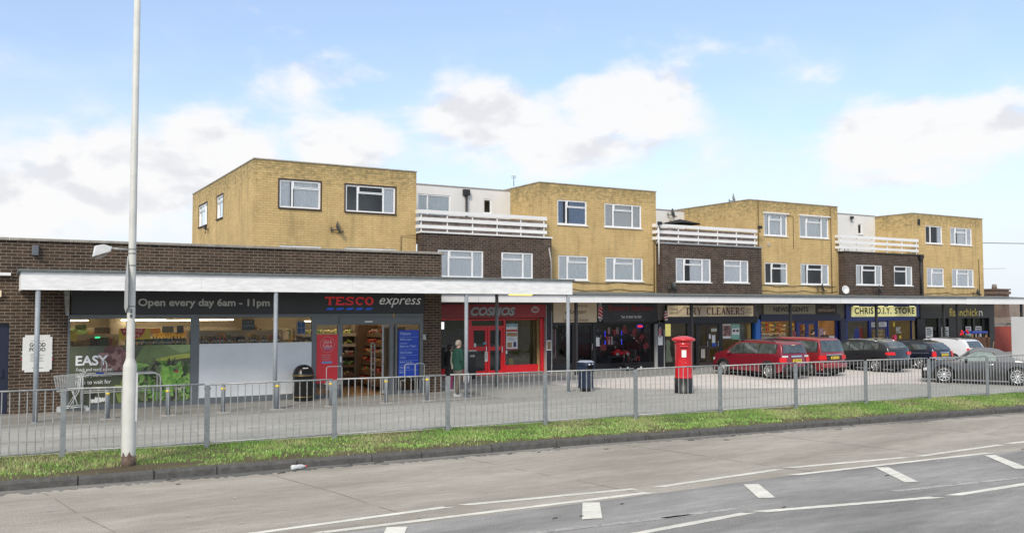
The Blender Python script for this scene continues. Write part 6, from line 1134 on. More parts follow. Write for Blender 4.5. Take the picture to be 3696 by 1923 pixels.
mb = MB(); mb.add([(-.085,-.2,2.6),(-.085,-.2,3.0),(-.075,.0,3.45),(-.085,.2,3.0),(-.085,.2,2.6),(-.085,0,2.52),(-.075,-.2,2.6),(-.075,-.2,3.0),(-.065,.0,3.45),(-.075,.2,3.0),(-.075,.2,2.6),(-.075,0,2.52)],[(0,1,2,3,4,5),(11,10,9,8,7,6)]+[(i,(i+1)%6,(i+1)%6+6,i+6)[::-1] for i in range(6)])
sp_ = mb.build('sign_plate', mat('plate_back',(.42,.43,.43),.5), lp); sp_['label'] = 'edge on pale sign plate fixed to the road side of the lamp post'
d_ = text_mb('2',-.022,.022,2.515,2.575,-.071,.02,0,.004); d2_ = text_mb('8',-.022,.022,2.43,2.49,-.071,.02,0,.004); b0_=len(d_.v); d_.add(d2_.v, d2_.f); d_.xf(Matrix.Rotation(R(-7),4,'Z')); d_.build('lettering', IKG, lp)
# black bin
bi = thing('litter_bin', 'black domed litter bin with gold bands beside the blank panel', 'litter bin', (7.42,24.55,0)); PB_ = mat('bin_black',(.010,.010,.010),.32)
MB().lathe([(.27,0),(.275,.02),(.285,.1),(.285,.66),(.30,.70),(.30,.73),(.285,.78),(.25,.88),(.18,.96),(.09,1.0),(.001,1.005)],(0,0,0),28).build('body', PB_, bi); GO = mat('gold_band',(.38,.27,.08),.35,.4); MB().lathe([(.288,.115),(.288,.13)],(0,0,0),28).lathe([(.303,.705),(.303,.722)],(0,0,0),28).build('band', GO, bi)
MB().box(-.13,.13,-.295,-.24,.78,.88).build('opening', mat('void',(.003,.003,.003),.9), bi, bevel=.01); MB().box(-.08,.06,-.235,-.2,.905,.93).build('plate', PAPER, bi)
# blue bin
bb_ = thing('litter_bin', 'dark blue hooded litter bin beside a canopy post', 'litter bin', (15.88,22.9,0), R(14)); NB_ = mat('bin_navy',(.018,.03,.06),.4,0,.15,6)
mb = MB(); 
def rr_box(mb, s0, s1, z0, z1, ch=.06):
    P8 = lambda s: [(-s,-s+ch),(-s+ch,-s),(s-ch,-s),(s,-s+ch),(s,s-ch),(s-ch,s),(-s+ch,s),(-s,s-ch)]
    return mb.add([(x,y,z0) for x,y in P8(s0)]+[(x,y,z1) for x,y in P8(s1)], [tuple(range(7,-1,-1)), tuple(range(8,16))]+[(i,(i+1)%8,(i+1)%8+8,i+8) for i in range(8)])
rr_box(mb,.20,.185,.1,.6); mb.build('body', NB_, bb_, bevel=.01)
mb = MB(); rr_box(mb,.225,.225,.80,.90); rr_box(mb,.205,.205,.60,.63); mb.box(-.205,-.15,-.2,.2,.63,.8).box(.15,.205,-.2,.2,.63,.8).box(-.15,.15,.15,.2,.63,.8); mb.build('hood', NB_, bb_, bevel=.012)
mb = MB(); rr_box(mb,.23,.16,.903,.955,.07); mb.build('lid', mat('lid_pale',(.30,.33,.42),.35), bb_, bevel=.01); MB().box(-.148,.148,-.17,.14,.634,.795).build('opening', mat('void',(.003,.003,.003)), bb_); mb = MB(); rr_box(mb,.15,.16,0.004,.1); mb.build('base', BLACK, bb_)
MB().box(-.13,-.06,-.232,-.226,.82,.87).box(.05,.09,-.232,-.226,.84,.87).build('sticker', PAPER, bb_)
# pillar box
pb = thing('pillar_box', 'red cylindrical pillar box with black base standing on the pavement', 'post box', (18.2,21.0,0), R(-38)); PR_ = mat('pillar_red',(.55,.010,.02),.28,0,.05,3,coat=.4)
MB().lathe([(.272,.45),(.262,.48),(.262,1.46),(.275,1.47),(.275,1.5),(.262,1.51),(.27,1.56),(.30,1.575),(.30,1.585)],(0,0,0),32).build('body', PR_, pb)
MB().lathe([(.34,1.585),(.362,1.60),(.362,1.635),(.34,1.655),(.24,1.70),(.12,1.728),(.001,1.735)],(0,0,0),32).build('cap', PR_, pb)
MB().lathe([(.305,.0),(.30,.04),(.29,.06),(.28,.449)],(0,0,0),32).build('plinth', mat('plinth_black',(.012,.012,.012),.4), pb)
o = MB().box(-.13,.13,-.272,-.245,1.36,1.44).build('slot_hood', PR_, pb, bevel=.01); MB().box(-.11,.11,-.275,-.2715,1.37,1.40).build('slot', mat('void',(.003,.003,.003)), o)
MB().box(-.07,.07,-.274,-.25,1.09,1.31).build('collection_plate', PAPER, pb, bevel=.004); o = MB().add([(.262*1.008*math.sin(a),-.262*1.008*math.cos(a),z) for a in np.linspace(-.55,.55,7) for z in (.52,1.05)], [(2*i,2*i+2,2*i+3,2*i+1) for i in range(6)]).build('door', PR_, pb); MB().ball((.05,-.27,.92),.016,6).ball((.12,-.255,.80),.02,6).ball((-.04,-.272,.93),.01,6).build('lock', mat('brass',(.5,.4,.3),.4,.5), o)
# trolley bay rails and trolley
tr = thing('trolley_rail', 'double hooped metal trolley rail in front of the salad poster', 'trolley rail', (2.7,24.5,0)); mb = MB()
for y in (24.3,24.85): mb.tube([(1.82,y,0),(1.82,y,.90),(1.9,y,.93),(3.48,y,.93),(3.58,y,.89),(3.62,y,.8),(3.62,y,0)], .021, 8); mb.tube([(1.82,y,.5),(3.62,y,.5)], .015, 6)
mb.build('rail', GALV, tr, world=True)
MB().tube([(2.35,24.3,.93),(2.35,24.3,1.2),(2.32,24.35,1.26),(2.25,24.45,1.26),(2.25,24.45,.93)], .02, 7).build('coin_hoop', GALV, tr, world=True); MB().box(2.12,2.3,24.42,24.5,.91,.98).build('grip', mat('blue_grip',(.01,.04,.28),.4), tr, world=True)
tl = thing('shopping_trolley', 'wire shopping trolley parked at the left end of the trolley rail', 'trolley', (1.62,24.55,0), R(0)); mb = MB(); W_ = .23
for y in (-W_,W_):
    mb.tube([(-.34,y*.8,.14),(.2,y,.16),(.32,y,.13),(.34,y,.05)], .012, 6); mb.tube([(-.1,y,.15),(.12,y,.55),(.16,y,.9)], .012, 6); mb.tube([(.12,y,.16),(-.02,y,.55)], .01, 6)
mb.tube([(-.34,-W_*.8,.14),(-.34,W_*.8,.14)],.012,6).build('chassis', STEELW, tl)
mb = MB(); c0 = [(-.42,.17,.86),(.2,.25,.92)]
def ln(a,b,r=.0045): mb.tube([a,b], r, 4, cap=False)
for k in range(7):
    z = .55+k*.06; f_ = (k/6)
    for y in (-1,1): ln((-.36-.06*f_,y*.17,z),(.18+.02*f_,y*.24,z+.04))
    ln((-.36-.06*f_,-.17,z),(-.36-.06*f_,.17,z))
for i in range(12):
    t = i/11
    for y in (-1,1): ln((-.36+.54*t,y*(.17+.07*t),.55+.04*t),(-.42+.62*t,y*(.17+.07*t),.91+.04*t))
for i in range(7): t = -1+2*i/6; ln((-.36,t*.17,.55),(.18,t*.24,.59)); ln((-.36,t*.17,.55),(-.42,t*.17,.91))
ln((-.42,-.17,.91),(-.42,.17,.91),.008); ln((-.42,-.17,.91),(.2,-.24,.95),.008); ln((-.42,.17,.91),(.2,.24,.95),.008); mb.build('basket', STEELW, tl)
MB().tube([(.16,-W_,.9),(.26,-W_,1.0),(.26,W_,1.0),(.16,W_,.9)], .014, 7).build('handle', STEELW, tl)
for x, y in ((-.3,-.18),(-.3,.18),(.33,-.22),(.33,.22)):
    o = MB().lathe([(.05,-.015),(.06,0),(.05,.015)],(0,0,0),14).xf(Matrix.Translation((x,y,.062))@Matrix.Rotation(R(90),4,'X')).build('wheel', mat('castor_grey',(.3,.3,.3),.5), tl); MB().box(x-.02,x+.02,y-.02,y+.02,.06,.14).build('fork', STEELW, o)
def basket_rack(lab, x, y, n=3, hoopw=.46):
    t = thing('basket_rack', lab, 'basket rack', (x,y,0)); h = hoopw/2
    MB().tube([(-h,0,0),(-h,0,.88),(-h+.04,0,.92),(h-.04,0,.92),(h,0,.88),(h,0,0)], .011, 6).tube([(-h,.3,0),(-h,.3,.42),(h,.3,.42),(h,.3,0)], .011, 6).tube([(-h,0,.42),(-h,.3,.42)],.009,5).tube([(h,0,.42),(h,.3,.42)],.009,5).build('frame', STEELW, t)
    for k in range(n):
        mb = MB(); z = .28+k*.06
        for i in range(6): mb.tube([(-h+.03,.02+i*.05,z),(h-.03,.02+i*.05,z)], .004, 4)
        for i in range(9): mb.tube([(-h+.03+i*(hoopw-.06)/8,.02,z),(-h+.03+i*(hoopw-.06)/8,.27,z)], .004, 4); 
        mb.tube([(-h+.02,.01,z+.12),(h-.02,.01,z+.12),(h-.02,.28,z+.12),(-h+.02,.28,z+.12),(-h+.02,.01,z+.12)], .006, 5)
        for i in range(9): mb.tube([(-h+.03+i*(hoopw-.06)/8,.01,z),(-h+.03+i*(hoopw-.06)/8,.01,z+.12)], .004, 4)
        mb.build('wire_tray', STEELW, t)
basket_rack('wire basket rack in front of the red poster', 8.33, 24.6); basket_rack('empty wire hoop rack standing before the lower left of the blue poster', 10.68, 24.6, 0, .34); basket_rack('low wire hoop rack under the right of the blue poster', 11.0, 24.62, 0, .3)
# tall grey cabinet at the right edge
cb = thing('steel_cabinet', 'tall pale grey metal cabinet at the right edge behind the grey roadster', 'cabinet', (45.0,26.0,0)); CBM = mat('cabinet_pale',(.50,.52,.53),.5,0,.05,1)
MB().box(44.84,45.3,25.6,26.6,0,2.12).build('body', CBM, cb, world=True, bevel=.02); MB().box(45.32,46.9,25.55,26.6,0,2.10).build('side_panel', mat('cabinet_grey',(.22,.235,.25),.5), cb, world=True, bevel=.02); MB().box(44.9,46.9,25.52,25.545,2.0,2.06).box(45.28,45.34,25.515,25.54,0,2.15).build('trim', mat('cabinet_dark',(.05,.055,.06),.5), cb, world=True)
# ================================================================== house and fence beyond
hs = thing('bungalow', 'low bungalow with brown pitched roof and brick chimney beyond the right end of the parade', 'house', (67,40,0))
RT = mat('roof_tiles',(.17,.135,.11),.9,0,.3,3,.5,8)
mb = MB(); mb.add([(63.2,38,1.45),(74,38,1.45),(74,46,1.45),(63.2,46,1.45),(65.6,42,3.15),(71,42,3.15)],[(0,1,5,4),(1,2,5),(2,3,4,5),(3,0,4)]); mb.build('roof', RT, hs, world=True)
mb = MB(); mb.add([(69.5,36,1.45),(76,36,1.45),(76,40,1.45),(69.5,40,1.45),(71,38,2.6),(76,38,2.6)],[(0,1,5,4),(1,2,5),(2,3,4,5),(3,0,4)]); mb.build('roof', RT, hs, world=True)
MB().box(63.6,74,38.4,45.6,0,1.44).build('wall', mat('render_white',(.66,.65,.62),.9), hs, world=True); MB().box(63.5,74,37.9,38.0,1.38,1.46).build('gutter', PIPE, hs, world=True)
mb = MB().box(63.9,65.6,39.0,40.2,1.2,3.9).box(63.8,65.7,38.9,40.3,3.6,3.8).box(63.8,65.7,38.9,40.3,3.902,4.0); mb.build('chimney', brick('chimney_brick',(.17,.10,.07),(.11,.075,.06),(.24,.21,.18)), hs, world=True); MB().lathe([(.2,4.0),(.15,4.35)],(64.75,39.6,0),10).build('chimney_pot', mat('clay_pot',(.2,.17,.14),.8), hs, world=True)
MB().tube([(63.9,40,4.0),(63.9,40,5.6)],.02,5).tube([(63.9,40,5.5),(67,40,5.6)],.01,4).build('aerial', DG, hs, world=True)
rf = thing('red_fence', 'rust red boarded fence panel past the end of the fish shop', 'fence', (51.5,31,0)); mb = MB()
for i in range(20): mb.box(49.5+i*.2,49.69+i*.2,31,31.03,0,1.49+.01*(i%3))
mb.build('boards', mat('fence_red',(.30,.055,.035),.7,0,.12,3), rf, world=True); single(MB().box(50.9,52.6,29.5,29.9,0,.42), 'low_wall', brick('low_wall_brick',(.24,.17,.13),(.18,.13,.1),(.3,.27,.23)), 'low brick wall in front of the red fence', 'wall')
MB().box(52.62,53.3,30.9,31.1,0,1.5)
wire = MB().tube([(48,34,6.55),(58,33,6.75),(72,32,7.35),(90,31,8.3)], .02, 4, cap=False); single(wire, 'overhead_wire', CABLE, 'thin overhead wire running right from the last block of flats', 'wire')
# ================================================================== cars
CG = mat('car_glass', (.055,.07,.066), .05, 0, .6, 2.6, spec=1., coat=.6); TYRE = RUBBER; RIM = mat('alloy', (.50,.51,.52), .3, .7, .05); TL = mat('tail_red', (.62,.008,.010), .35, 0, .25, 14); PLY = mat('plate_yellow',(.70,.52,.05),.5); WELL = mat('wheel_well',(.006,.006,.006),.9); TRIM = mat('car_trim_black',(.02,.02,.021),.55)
def paint(n, c, metal=.25): return mat(n, c, .28, metal, .04, 2, coat=.8)
def car(name, label, cx, cy, rz, L, W, H, wx, r, prof, belt, sill, body, glassx, group='cars parked by the shops', cat='car', rearwin=None, tails=(), plate=None, ptxt='', bumper=None, roofrail=None, handles=(), extra=None, spokes=9, arch=None, taper=.16, tumble=.2, sidez=None, rimm=None, mirrors=True, wins=3, roofm=None, cgl=None):
    t = thing(name, label, cat, (cx,cy,0), rz, group); h = L/2
    px = [p[0] for p in prof]; pzv = [p[1] for p in prof]
    def zt(x): return float(np.interp(x, px, pzv))
    def hw(x): u = abs(x)/h; return W/2*(1-taper*u**6-.02*u*u)
    bl = lambda x: float(np.interp(x, [b_[0] for b_ in belt], [b_[1] for b_ in belt]))
    def yf(x, z):
        b_ = bl(x); w_ = hw(x)
        if z <= b_: return w_*(.94+.06*math.sin(math.pi*min(max((z-.1)/(b_-.1),0),1)**.8))
        return w_*(.94-tumble*min(((z-b_)/(H-b_)),1.0)**1.05)
    def zb(x):
        v = sill+(.06 if abs(x) > h*.9 else 0)
        for c_ in wx:
            ra = r*1.18
            if abs(x-c_) < ra: v = max(v, r*1.02+math.sqrt(ra*ra-(x-c_)**2)*.93)
        return v
    xs_ = sorted(set(list(np.round(np.arange(-h, h+.001, .045), 4))+[round(p,4) for p in px]+[round(c_+s*r*1.18,4) for c_ in wx for s in (-1,1)]+[round(c_+s*r*1.1,4) for c_ in wx for s in (-1,1)]))
    xs_ = [x for x in xs_ if -h-1e-6 <= x <= h+1e-6]; mb = MB(); rings = []
    for x in xs_:
        z_t = zt(x); b_ = min(bl(x), z_t-.03); z0_ = min(zb(x), b_-.05); ring = []
        for k in range(6): z = z0_+(b_-z0_)*k/5; ring.append((x, yf(x, min(z, bl(x))), z))
        zr = b_+(z_t-b_)*.86
        for k in range(1,5): z = b_+(zr-b_)*k/4; ring.append((x, yf(x,z) if z_t > bl(x) else hw(x)*(.94-.02*k), z))
        yr = ring[-1][1]; 
        for q_, f_ in ((.965,.93),(.86,.975),(.55,.995),(.0,1.0)): ring.append((x, yr*q_, zr+(z_t-zr)*(f_-.0) if q_ < .96 else zr+(z_t-zr)*.55))
        full = ring+[(a_,-b2,c2) for a_,b2,c2 in ring[-2::-1]]; rings.append(full)
    n = len(rings[0])
    k_ = .05*W   # rounded plan at both ends
    rings = [[(x-math.copysign(1,x)*max(0,(abs(x)/h-.86)/.14)*k_*2.0*(y/(W/2))**2, y, z) for x,y,z in rg] for rg in rings]
    for rg in rings: mb.v += rg
    mr2 = MB(); mr2.v = list(mb.v)
    for i in range(len(rings)-1):
        for k in range(n-1):
            tgt = mr2 if roofm and roofm[0] <= xs_[i] < roofm[1] and 5 <= k < n-6 and zt(xs_[i]) > bl(xs_[i])+.06 else mb
            tgt.f.append((i*n+k, i*n+k+1, (i+1)*n+k+1, (i+1)*n+k)); tgt.m.append(0); tgt.sm.append(True)
    for e_ in (0, len(rings)-1): mb.f.append(tuple(range(e_*n, e_*n+n))); mb.m.append(0); mb.sm.append(False)
    bo = mb.build('body', body, t)
    if roofm: mr2.build('soft_top', roofm[2], t)
    def warp(x, y): return x-math.copysign(1,x)*max(0,(abs(x)/h-.86)/.14)*k_*2.0*(y/(W/2))**2
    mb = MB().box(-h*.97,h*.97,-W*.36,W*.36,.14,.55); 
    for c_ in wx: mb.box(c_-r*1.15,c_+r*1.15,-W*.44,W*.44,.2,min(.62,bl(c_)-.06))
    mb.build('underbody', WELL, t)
    def sidestrip(a, b, zl, zu, off=.006, nseg=12, nz=5, sides=(1,-1)):
        m_ = MB()
        for s in sides:
            vs = []
            for i in range(nseg+1):
                x = a+(b-a)*i/nseg; l_, u_ = zl(x), zu(x)
                for k in range(nz): z = l_+(u_-l_)*k/(nz-1); y = (yf(x,z)+off)*s; vs.append((warp(x,y), y, z))
            m_.add(vs, [(i*nz+k,(i+1)*nz+k,(i+1)*nz+k+1,i*nz+k+1) for i in range(nseg) for k in range(nz-1)], 0, True)
        return m_
    g0, g1 = glassx; zu = sidez or (lambda x: min(H-.13, zt(x)-.10)); zl = lambda x: bl(x)+.03
    cuts = np.linspace(g0, g1, wins+1)
    for s in (1,-1):
        sidestrip(g0-.03, g1+.03, lambda x: zl(x)-.015, lambda x: max(zl(x), zu(x)+.012), .004, sides=(s,)).build('window_trim', TRIM, t)
        for a, b in zip(cuts[:-1], cuts[1:]): sidestrip(a+.022, b-.022, zl, lambda x: max(zl(x)+.004, zu(x)), .009, 8, sides=(s,)).build('side_window', cgl or CG, t)
    def backx(z):  # rear (negative x) profile
        rp_ = [(p[1],p[0]) for p in prof if p[0] < 0]; rp_ = rp_[:int(np.argmax([q_[0] for q_ in rp_]))+1]; return float(np.interp(z, [q_[0] for q_ in rp_], [q_[1] for q_ in rp_]))
    def rearpatch(y0, y1, z0, z1, off=.012, ny=10, nz=6):
        m_ = MB(); vs = []
        for i in range(ny+1):
            for k in range(nz+1):
                z = z0+(z1-z0)*k/nz; f_ = 1-tumble*.9*max(0,(z-bl(-h*.9))/(H-bl(-h*.9))); y = (y0+(y1-y0)*i/ny)*f_; zz = z+(zt(backx(z)+.3)-zt(backx(z)))*0; x = backx(z); vs.append((warp(x,y)-off, y, z))
        return m_.add(vs, [(i*(nz+1)+k,(i+1)*(nz+1)+k,(i+1)*(nz+1)+k+1,i*(nz+1)+k+1) for i in range(ny) for k in range(nz)], 0, True)
    if rearwin: rearpatch(-rearwin[0],rearwin[0],rearwin[1],rearwin[2],.016).build('rear_window', cgl or CG, t)
    # windscreen
    fp_ = [(p[1],p[0]) for p in prof if p[0] > 0][::-1]; fz = [q_[0] for q_ in fp_]
    for s in (1,-1):
        for (ya, yb, za, zb_, wrap) in tails:
            m_ = rearpatch(s*ya, s*yb, za, zb_, .02, 6, 4); sv = []
            xb = backx((za+zb_)/2)
            for i in range(5):
                for k in range(3): x = xb+.0+wrap*i/4; z = za+(zb_-za)*(k/2*(1-.35*i/4)+.17*i/4); y = s*(yf(x,z)+.012); sv.append((warp(x,y)-(.02 if i == 0 else 0), y, z))
            m_.add(sv, [(i*3+k,(i+1)*3+k,(i+1)*3+k+1,i*3+k+1) for i in range(4) for k in range(2)], 0, True); m_.build('tail_light', TL, t)
    if plate:
        z = plate; x = backx(z+.05)-.03; o = MB().box(x,x+.012,-.22,.22,z-.05,z+.05).build('number_plate', PLY, t)
        q_ = text_mb(ptxt or 'AB12 CDE', -.18,.18,z-.032,z+.032,0,.01,0,.003); q_.xf(Matrix.Translation((x,0,0))@Matrix.Rotation(R(-90),4,'Z')); q_.build('lettering', IKG, o)
    if bumper: 
        za, zb_, m_ = bumper; q_ = MB(); vs = []; ny = 12
        for i in range(ny+1):
            y = -W*.47+W*.94*i/ny
            for z, o_ in ((za,.0),(za,.05),(zb_,.06),(zb_+.03,.0)): vs.append((warp(-h,y)-o_, y, z))
        q_.add(vs, [(i*4+k,(i+1)*4+k,(i+1)*4+k+1,i*4+k+1) for i in range(ny) for k in range(3)], 0, True); q_.build('bumper', m_, t)
    if roofrail:
        for s in (1,-1): a, b = roofrail[0], roofrail[1]; q_ = MB(); q_.tube([(a+(b-a)*i/8, s*(yf(a+(b-a)*i/8,H)+.02), zt(a+(b-a)*i/8)-.02+.03*(1 if 0 < i < 8 else 0)) for i in range(9)], .016, 6); q_.build('roof_rail', roofrail[2], t)
    if arch:
        for c_ in wx:
            for s in (1,-1):
                q_ = MB(); vs = []
                for i in range(13):
                    a = math.pi*i/12
                    for rr_ in (r*1.16, r*1.42): x = c_+rr_*math.cos(a); z = r*1.02+rr_*math.sin(a)*.93; vs.append((warp(x,1*s*W/2), s*(yf(x,min(z,bl(x)))+.01), z))
                q_.add(vs, [(2*i,2*i+2,2*i+3,2*i+1) for i in range(12)], 0, True); q_.build('wheel_arch', arch, t)
    for s in (1,-1):
        if mirrors:
            x = g1-.16; MB().ball((x, s*(yf(x,bl(x))+.09), bl(x)+.07), .075, 7, 0, (.8,1.1,.8)).build('mirror', body, t)
        for hx in handles: z = bl(hx)-.09; MB().box(hx-.07,hx+.07,min(s*(yf(hx,z)-.005),s*(yf(hx,z)+.02)),max(s*(yf(hx,z)-.005),s*(yf(hx,z)+.02)),z-.012,z+.012).build('door_handle', CHROME if body.name == 'paint_graphite' else body, t, bevel=.004)
        # sill strip and door seams
    sm_ = MB()
    for x in list(cuts[1:-1])+[g1-.12]:
        for s in (1,-1): sm_.add([(x-.006,s*(yf(x,sill+.1)+.003),sill+.12),(x+.006,s*(yf(x,sill+.1)+.003),sill+.12),(x+.006,s*(yf(x,bl(x)*.7)+.003),bl(x)*.7),(x-.006,s*(yf(x,bl(x)*.7)+.003),bl(x)*.7),(x+.006,s*(yf(x,bl(x)-.01)+.003),bl(x)-.01),(x-.006,s*(yf(x,bl(x)-.01)+.003),bl(x)-.01)], [(0,1,2,3),(3,2,4,5)])
    sm_.build('door_seam', TRIM, t)
    # headlights
    for s in (1,-1):
        x0_ = h-.28; z = zt(h-.1)-.08; m_ = MB(); vs = []
        for i in range(6):
            x = h-.02-.28*i/5
            for k in range(3): zz = z-.07+.10*k/2+.03*i/5; vs.append((warp(x,s*W*.4), s*(yf(x,zz)+.01), zz))
        m_.add(vs, [(i*3+k,(i+1)*3+k,(i+1)*3+k+1,i*3+k+1) for i in range(5) for k in range(2)], 0, True); m_.build('headlight', mat('headlight',(.6,.62,.62),.1,coat=.8), t)
    for c_ in wx:
        for s in (1,-1):
            y = s*(W/2*.97-.09); Mx = Matrix.Translation((c_,y,r))@Matrix.Rotation(R(-90*s),4,'X')
            wv = [(r*.66,.095),(r*.72,.10),(r*.9,.10),(r*.985,.07),(r,.03),(r,-.06),(r*.95,-.09),(r*.66,-.09)]
            w_ = MB().lathe(wv,(0,0,0),28,cap=False).xf(Mx).build('wheel', TYRE, t)
            q_ = MB().lathe([(r*.70,.05),(r*.70,.101),(r*.65,.101),(r*.62,.06)],(0,0,0),28,cap=False)
            for k in range(spokes):
                a = 2*math.pi*k/spokes; ca, sa = math.cos(a), math.sin(a); wd_ = .022 if spokes > 6 else .035
                q_.add([(ca*r*.1-sa*wd_,sa*r*.1+ca*wd_,.085),(ca*r*.66-sa*wd_*.8,sa*r*.66+ca*wd_*.8,.095),(ca*r*.66+sa*wd_*.8,sa*r*.66-ca*wd_*.8,.095),(ca*r*.1+sa*wd_,sa*r*.1-ca*wd_,.085),(ca*r*.1,sa*r*.1,.03),(ca*r*.66,sa*r*.66,.05)], [(0,1,2,3),(0,4,5,1),(3,2,5,4)])
            q_.lathe([(r*.16,.03),(r*.16,.10),(r*.08,.108),(.001,.108)],(0,0,0),14)
            q_.xf(Mx).build('rim', rimm or RIM, w_); MB().lathe([(r*.68,.0),(r*.66,.02),(.001,.021)],(0,0,0),24).xf(Mx).build('brake_disc', mat('brake_dark',(.03,.03,.03),.6,.3), w_)
    if extra: extra(t, dict(yf=yf, backx=backx, warp=warp, bl=bl, zt=zt, h=h, side=sidestrip, rear=rearpatch))
    return t
CR = paint('paint_crimson', (.20,.010,.022)); RD = paint('paint_red', (.27,.022,.026)); DKG = paint('paint_anthracite', (.022,.025,.028)); NV = paint('paint_navy', (.012,.016,.035)); WH = paint('paint_white', (.62,.63,.65), 0); GRY = mat('paint_graphite', (.028,.030,.033), .28, .3, .06, 2, coat=.7)
def suv_extra(t, f):
    f['rear'](-.27,.27,.80,.86,.025).build('chrome_strip', CHROME, t)
    f['side'](-1.85,-1.45,lambda x:.80,lambda x:.86,.02,4,3)
    MB().box(.0,.04,.0,.0,0,0)
    for s in (1,-1): f['rear'](s*.42,s*.68,.80,.86,.028).build('reversing_light', mat('clear_lens',(.6,.55,.55),.15), t)
    f['rear'](-.1,.1,1.22,1.25,.03).build('brake_light', mat('pale_label',(.5,.42,.25),.4), t)
car('parked_suv','crimson sport utility car parked nose to the shops, leftmost of the row',25.17,24.73,R(90),3.9,1.56,1.40,(1.13,-1.19),.285,
    [(-1.95,.30),(-1.93,.52),(-1.90,.56),(-1.85,.80),(-1.82,.92),(-1.66,1.26),(-1.56,1.335),(-1.2,1.375),(-.5,1.40),(.1,1.385),(.45,1.32),(.62,1.24),(1.1,.97),(1.2,.93),(1.6,.86),(1.82,.74),(1.93,.55),(1.95,.3)],
    [(-2,.93),(-1.2,.90),(0,.86),(1.2,.80),(2,.6)],.24,CR,(-1.5,.92),rearwin=(.60,.95,1.24),tails=[(.50,.74,.62,.80,.16)],plate=.68,ptxt='KO12 PBE',bumper=(.28,.44,TRIM),roofrail=(-1.4,.3,TRIM),handles=(-.35,.5),arch=TRIM,extra=suv_extra,spokes=10)
def mpv_extra(t, f):
    f['rear'](-.42,.42,.81,.835,.03).build('chrome_strip', CHROME, t); f['rear'](-.4,.4,.62,.80,.014).build('plate_recess', TRIM, t)
car('parked_people_carrier','red people carrier parked nose to the shops beside the crimson one',27.42,25.0,R(90),4.0,1.52,1.46,(1.2,-1.32),.27,
    [(-2.0,.30),(-1.99,.50),(-1.95,.54),(-1.93,.80),(-1.90,.93),(-1.72,1.36),(-1.6,1.43),(-1.0,1.46),(.2,1.45),(.6,1.36),(1.2,.98),(1.3,.92),(1.8,.75),(1.95,.6),(2.0,.3)],
    [(-2,.90),(0,.88),(1.2,.84),(2,.6)],.22,RD,(-1.68,1.0),rearwin=(.62,.93,1.36),tails=[(.42,.73,.64,.80,.12)],plate=.71,ptxt='MP51 KUG',bumper=(.34,.48,RD),handles=(-.4,.6),extra=mpv_extra,taper=.1,tumble=.15)
car('parked_crossover','black crossover with silver roof rail parked right of the red people carrier',31.45,24.95,R(90),3.75,1.5,1.30,(1.08,-1.12),.28,
    [(-1.875,.30),(-1.86,.55),(-1.83,.62),(-1.78,.78),(-1.72,.92),(-1.42,1.18),(-1.3,1.215),(-1.0,1.26),(-.3,1.30),(.3,1.27),(.6,1.17),(1.1,.88),(1.2,.85),(1.7,.72),(1.86,.5),(1.875,.3)],
    [(-2,.98),(-1.2,.90),(0,.80),(1.2,.72),(2,.55)],.24,DKG,(-1.25,.9),rearwin=(.52,.97,1.19),tails=[(.36,.72,.70,.82,.22)],bumper=(.30,.44,TRIM),roofrail=(-1.1,.4,CHROME),handles=(-.3,.45),spokes=10,ptxt='')
def est_extra(t, f):
    f['side'](-1.6,1.3,lambda x:f['bl'](x)-.12,lambda x:f['bl'](x)-.10,.012,20,2).build('chrome_strip', CHROME, t); f['rear'](-.3,.3,.70,.73,.03).build('chrome_strip', CHROME, t); f['rear'](-.66,.66,.44,.47,.075).build('chrome_strip', CHROME, t)
    MB().box(-1.2,-.2,-.5,.5,0,0)
    for x in (-.9,-.1): MB().tube([(x,-.52,1.2),(x,.52,1.2)],.018,6).build('roof_bar', TRIM, t)
car('parked_estate','dark navy estate car with chrome window line parked left of the white van',34.5,25.2,R(90),3.9,1.42,1.17,(1.12,-1.15),.27,
    [(-1.95,.30),(-1.93,.46),(-1.90,.50),(-1.86,.72),(-1.82,.80),(-1.48,1.10),(-1.35,1.13),(-.6,1.17),(.2,1.15),(.5,1.07),(1.0,.80),(1.1,.77),(1.7,.66),(1.92,.5),(1.95,.3)],
    [(-2,.82),(0,.76),(1.2,.70),(2,.5)],.2,NV,(-1.5,.82),rearwin=(.50,.84,1.09),tails=[(.50,.68,.54,.76,.1)],plate=.62,ptxt='LF53 HKN',bumper=(.33,.44,NV),roofrail=(-1.3,.3,TRIM),handles=(-.3,.5),extra=est_extra,taper=.12)
def van_extra(t, f):
    q_ = text_mb('Daily Living Aids', -1.2,.35,.93,1.03,0,.01,.25,.003)
    q_.xf(Matrix.Rotation(R(180),4,'Z')); q_.v = [(x, f['yf'](x,z)+.012, z) for x,y,z in q_.v]; q_.build('lettering', IKG, t)
car('parked_van','small white van lettered Living Aids parked between the navy estate and the roadster',37.7,25.75,R(90),3.9,1.42,1.22,(1.1,-1.15),.27,
    [(-1.95,.30),(-1.93,.5),(-1.92,.74),(-1.86,.80),(-1.58,1.12),(-1.45,1.17),(-.8,1.21),(.1,1.22),(.45,1.13),(1.0,.82),(1.1,.79),(1.7,.68),(1.92,.5),(1.95,.3)],
    [(-2,.78),(0,.76),(1.2,.70),(2,.5)],.2,WH,(.35,.9),rearwin=(.50,.82,1.10),tails=[(.56,.69,.42,.80,.1)],plate=.5,ptxt='AV06 LDX',handles=(.5,),extra=van_extra,taper=.1,wins=1,roofrail=(-1.3,.2,TRIM))
def rs_extra(t, f):
    MB().box(-.15,.0,0,0,0,0)
    MB().add([(.42,-.42,.80),(.42,.42,.80),(.2,.40,1.1),(.2,-.40,1.1)],[(0,1,2,3)])
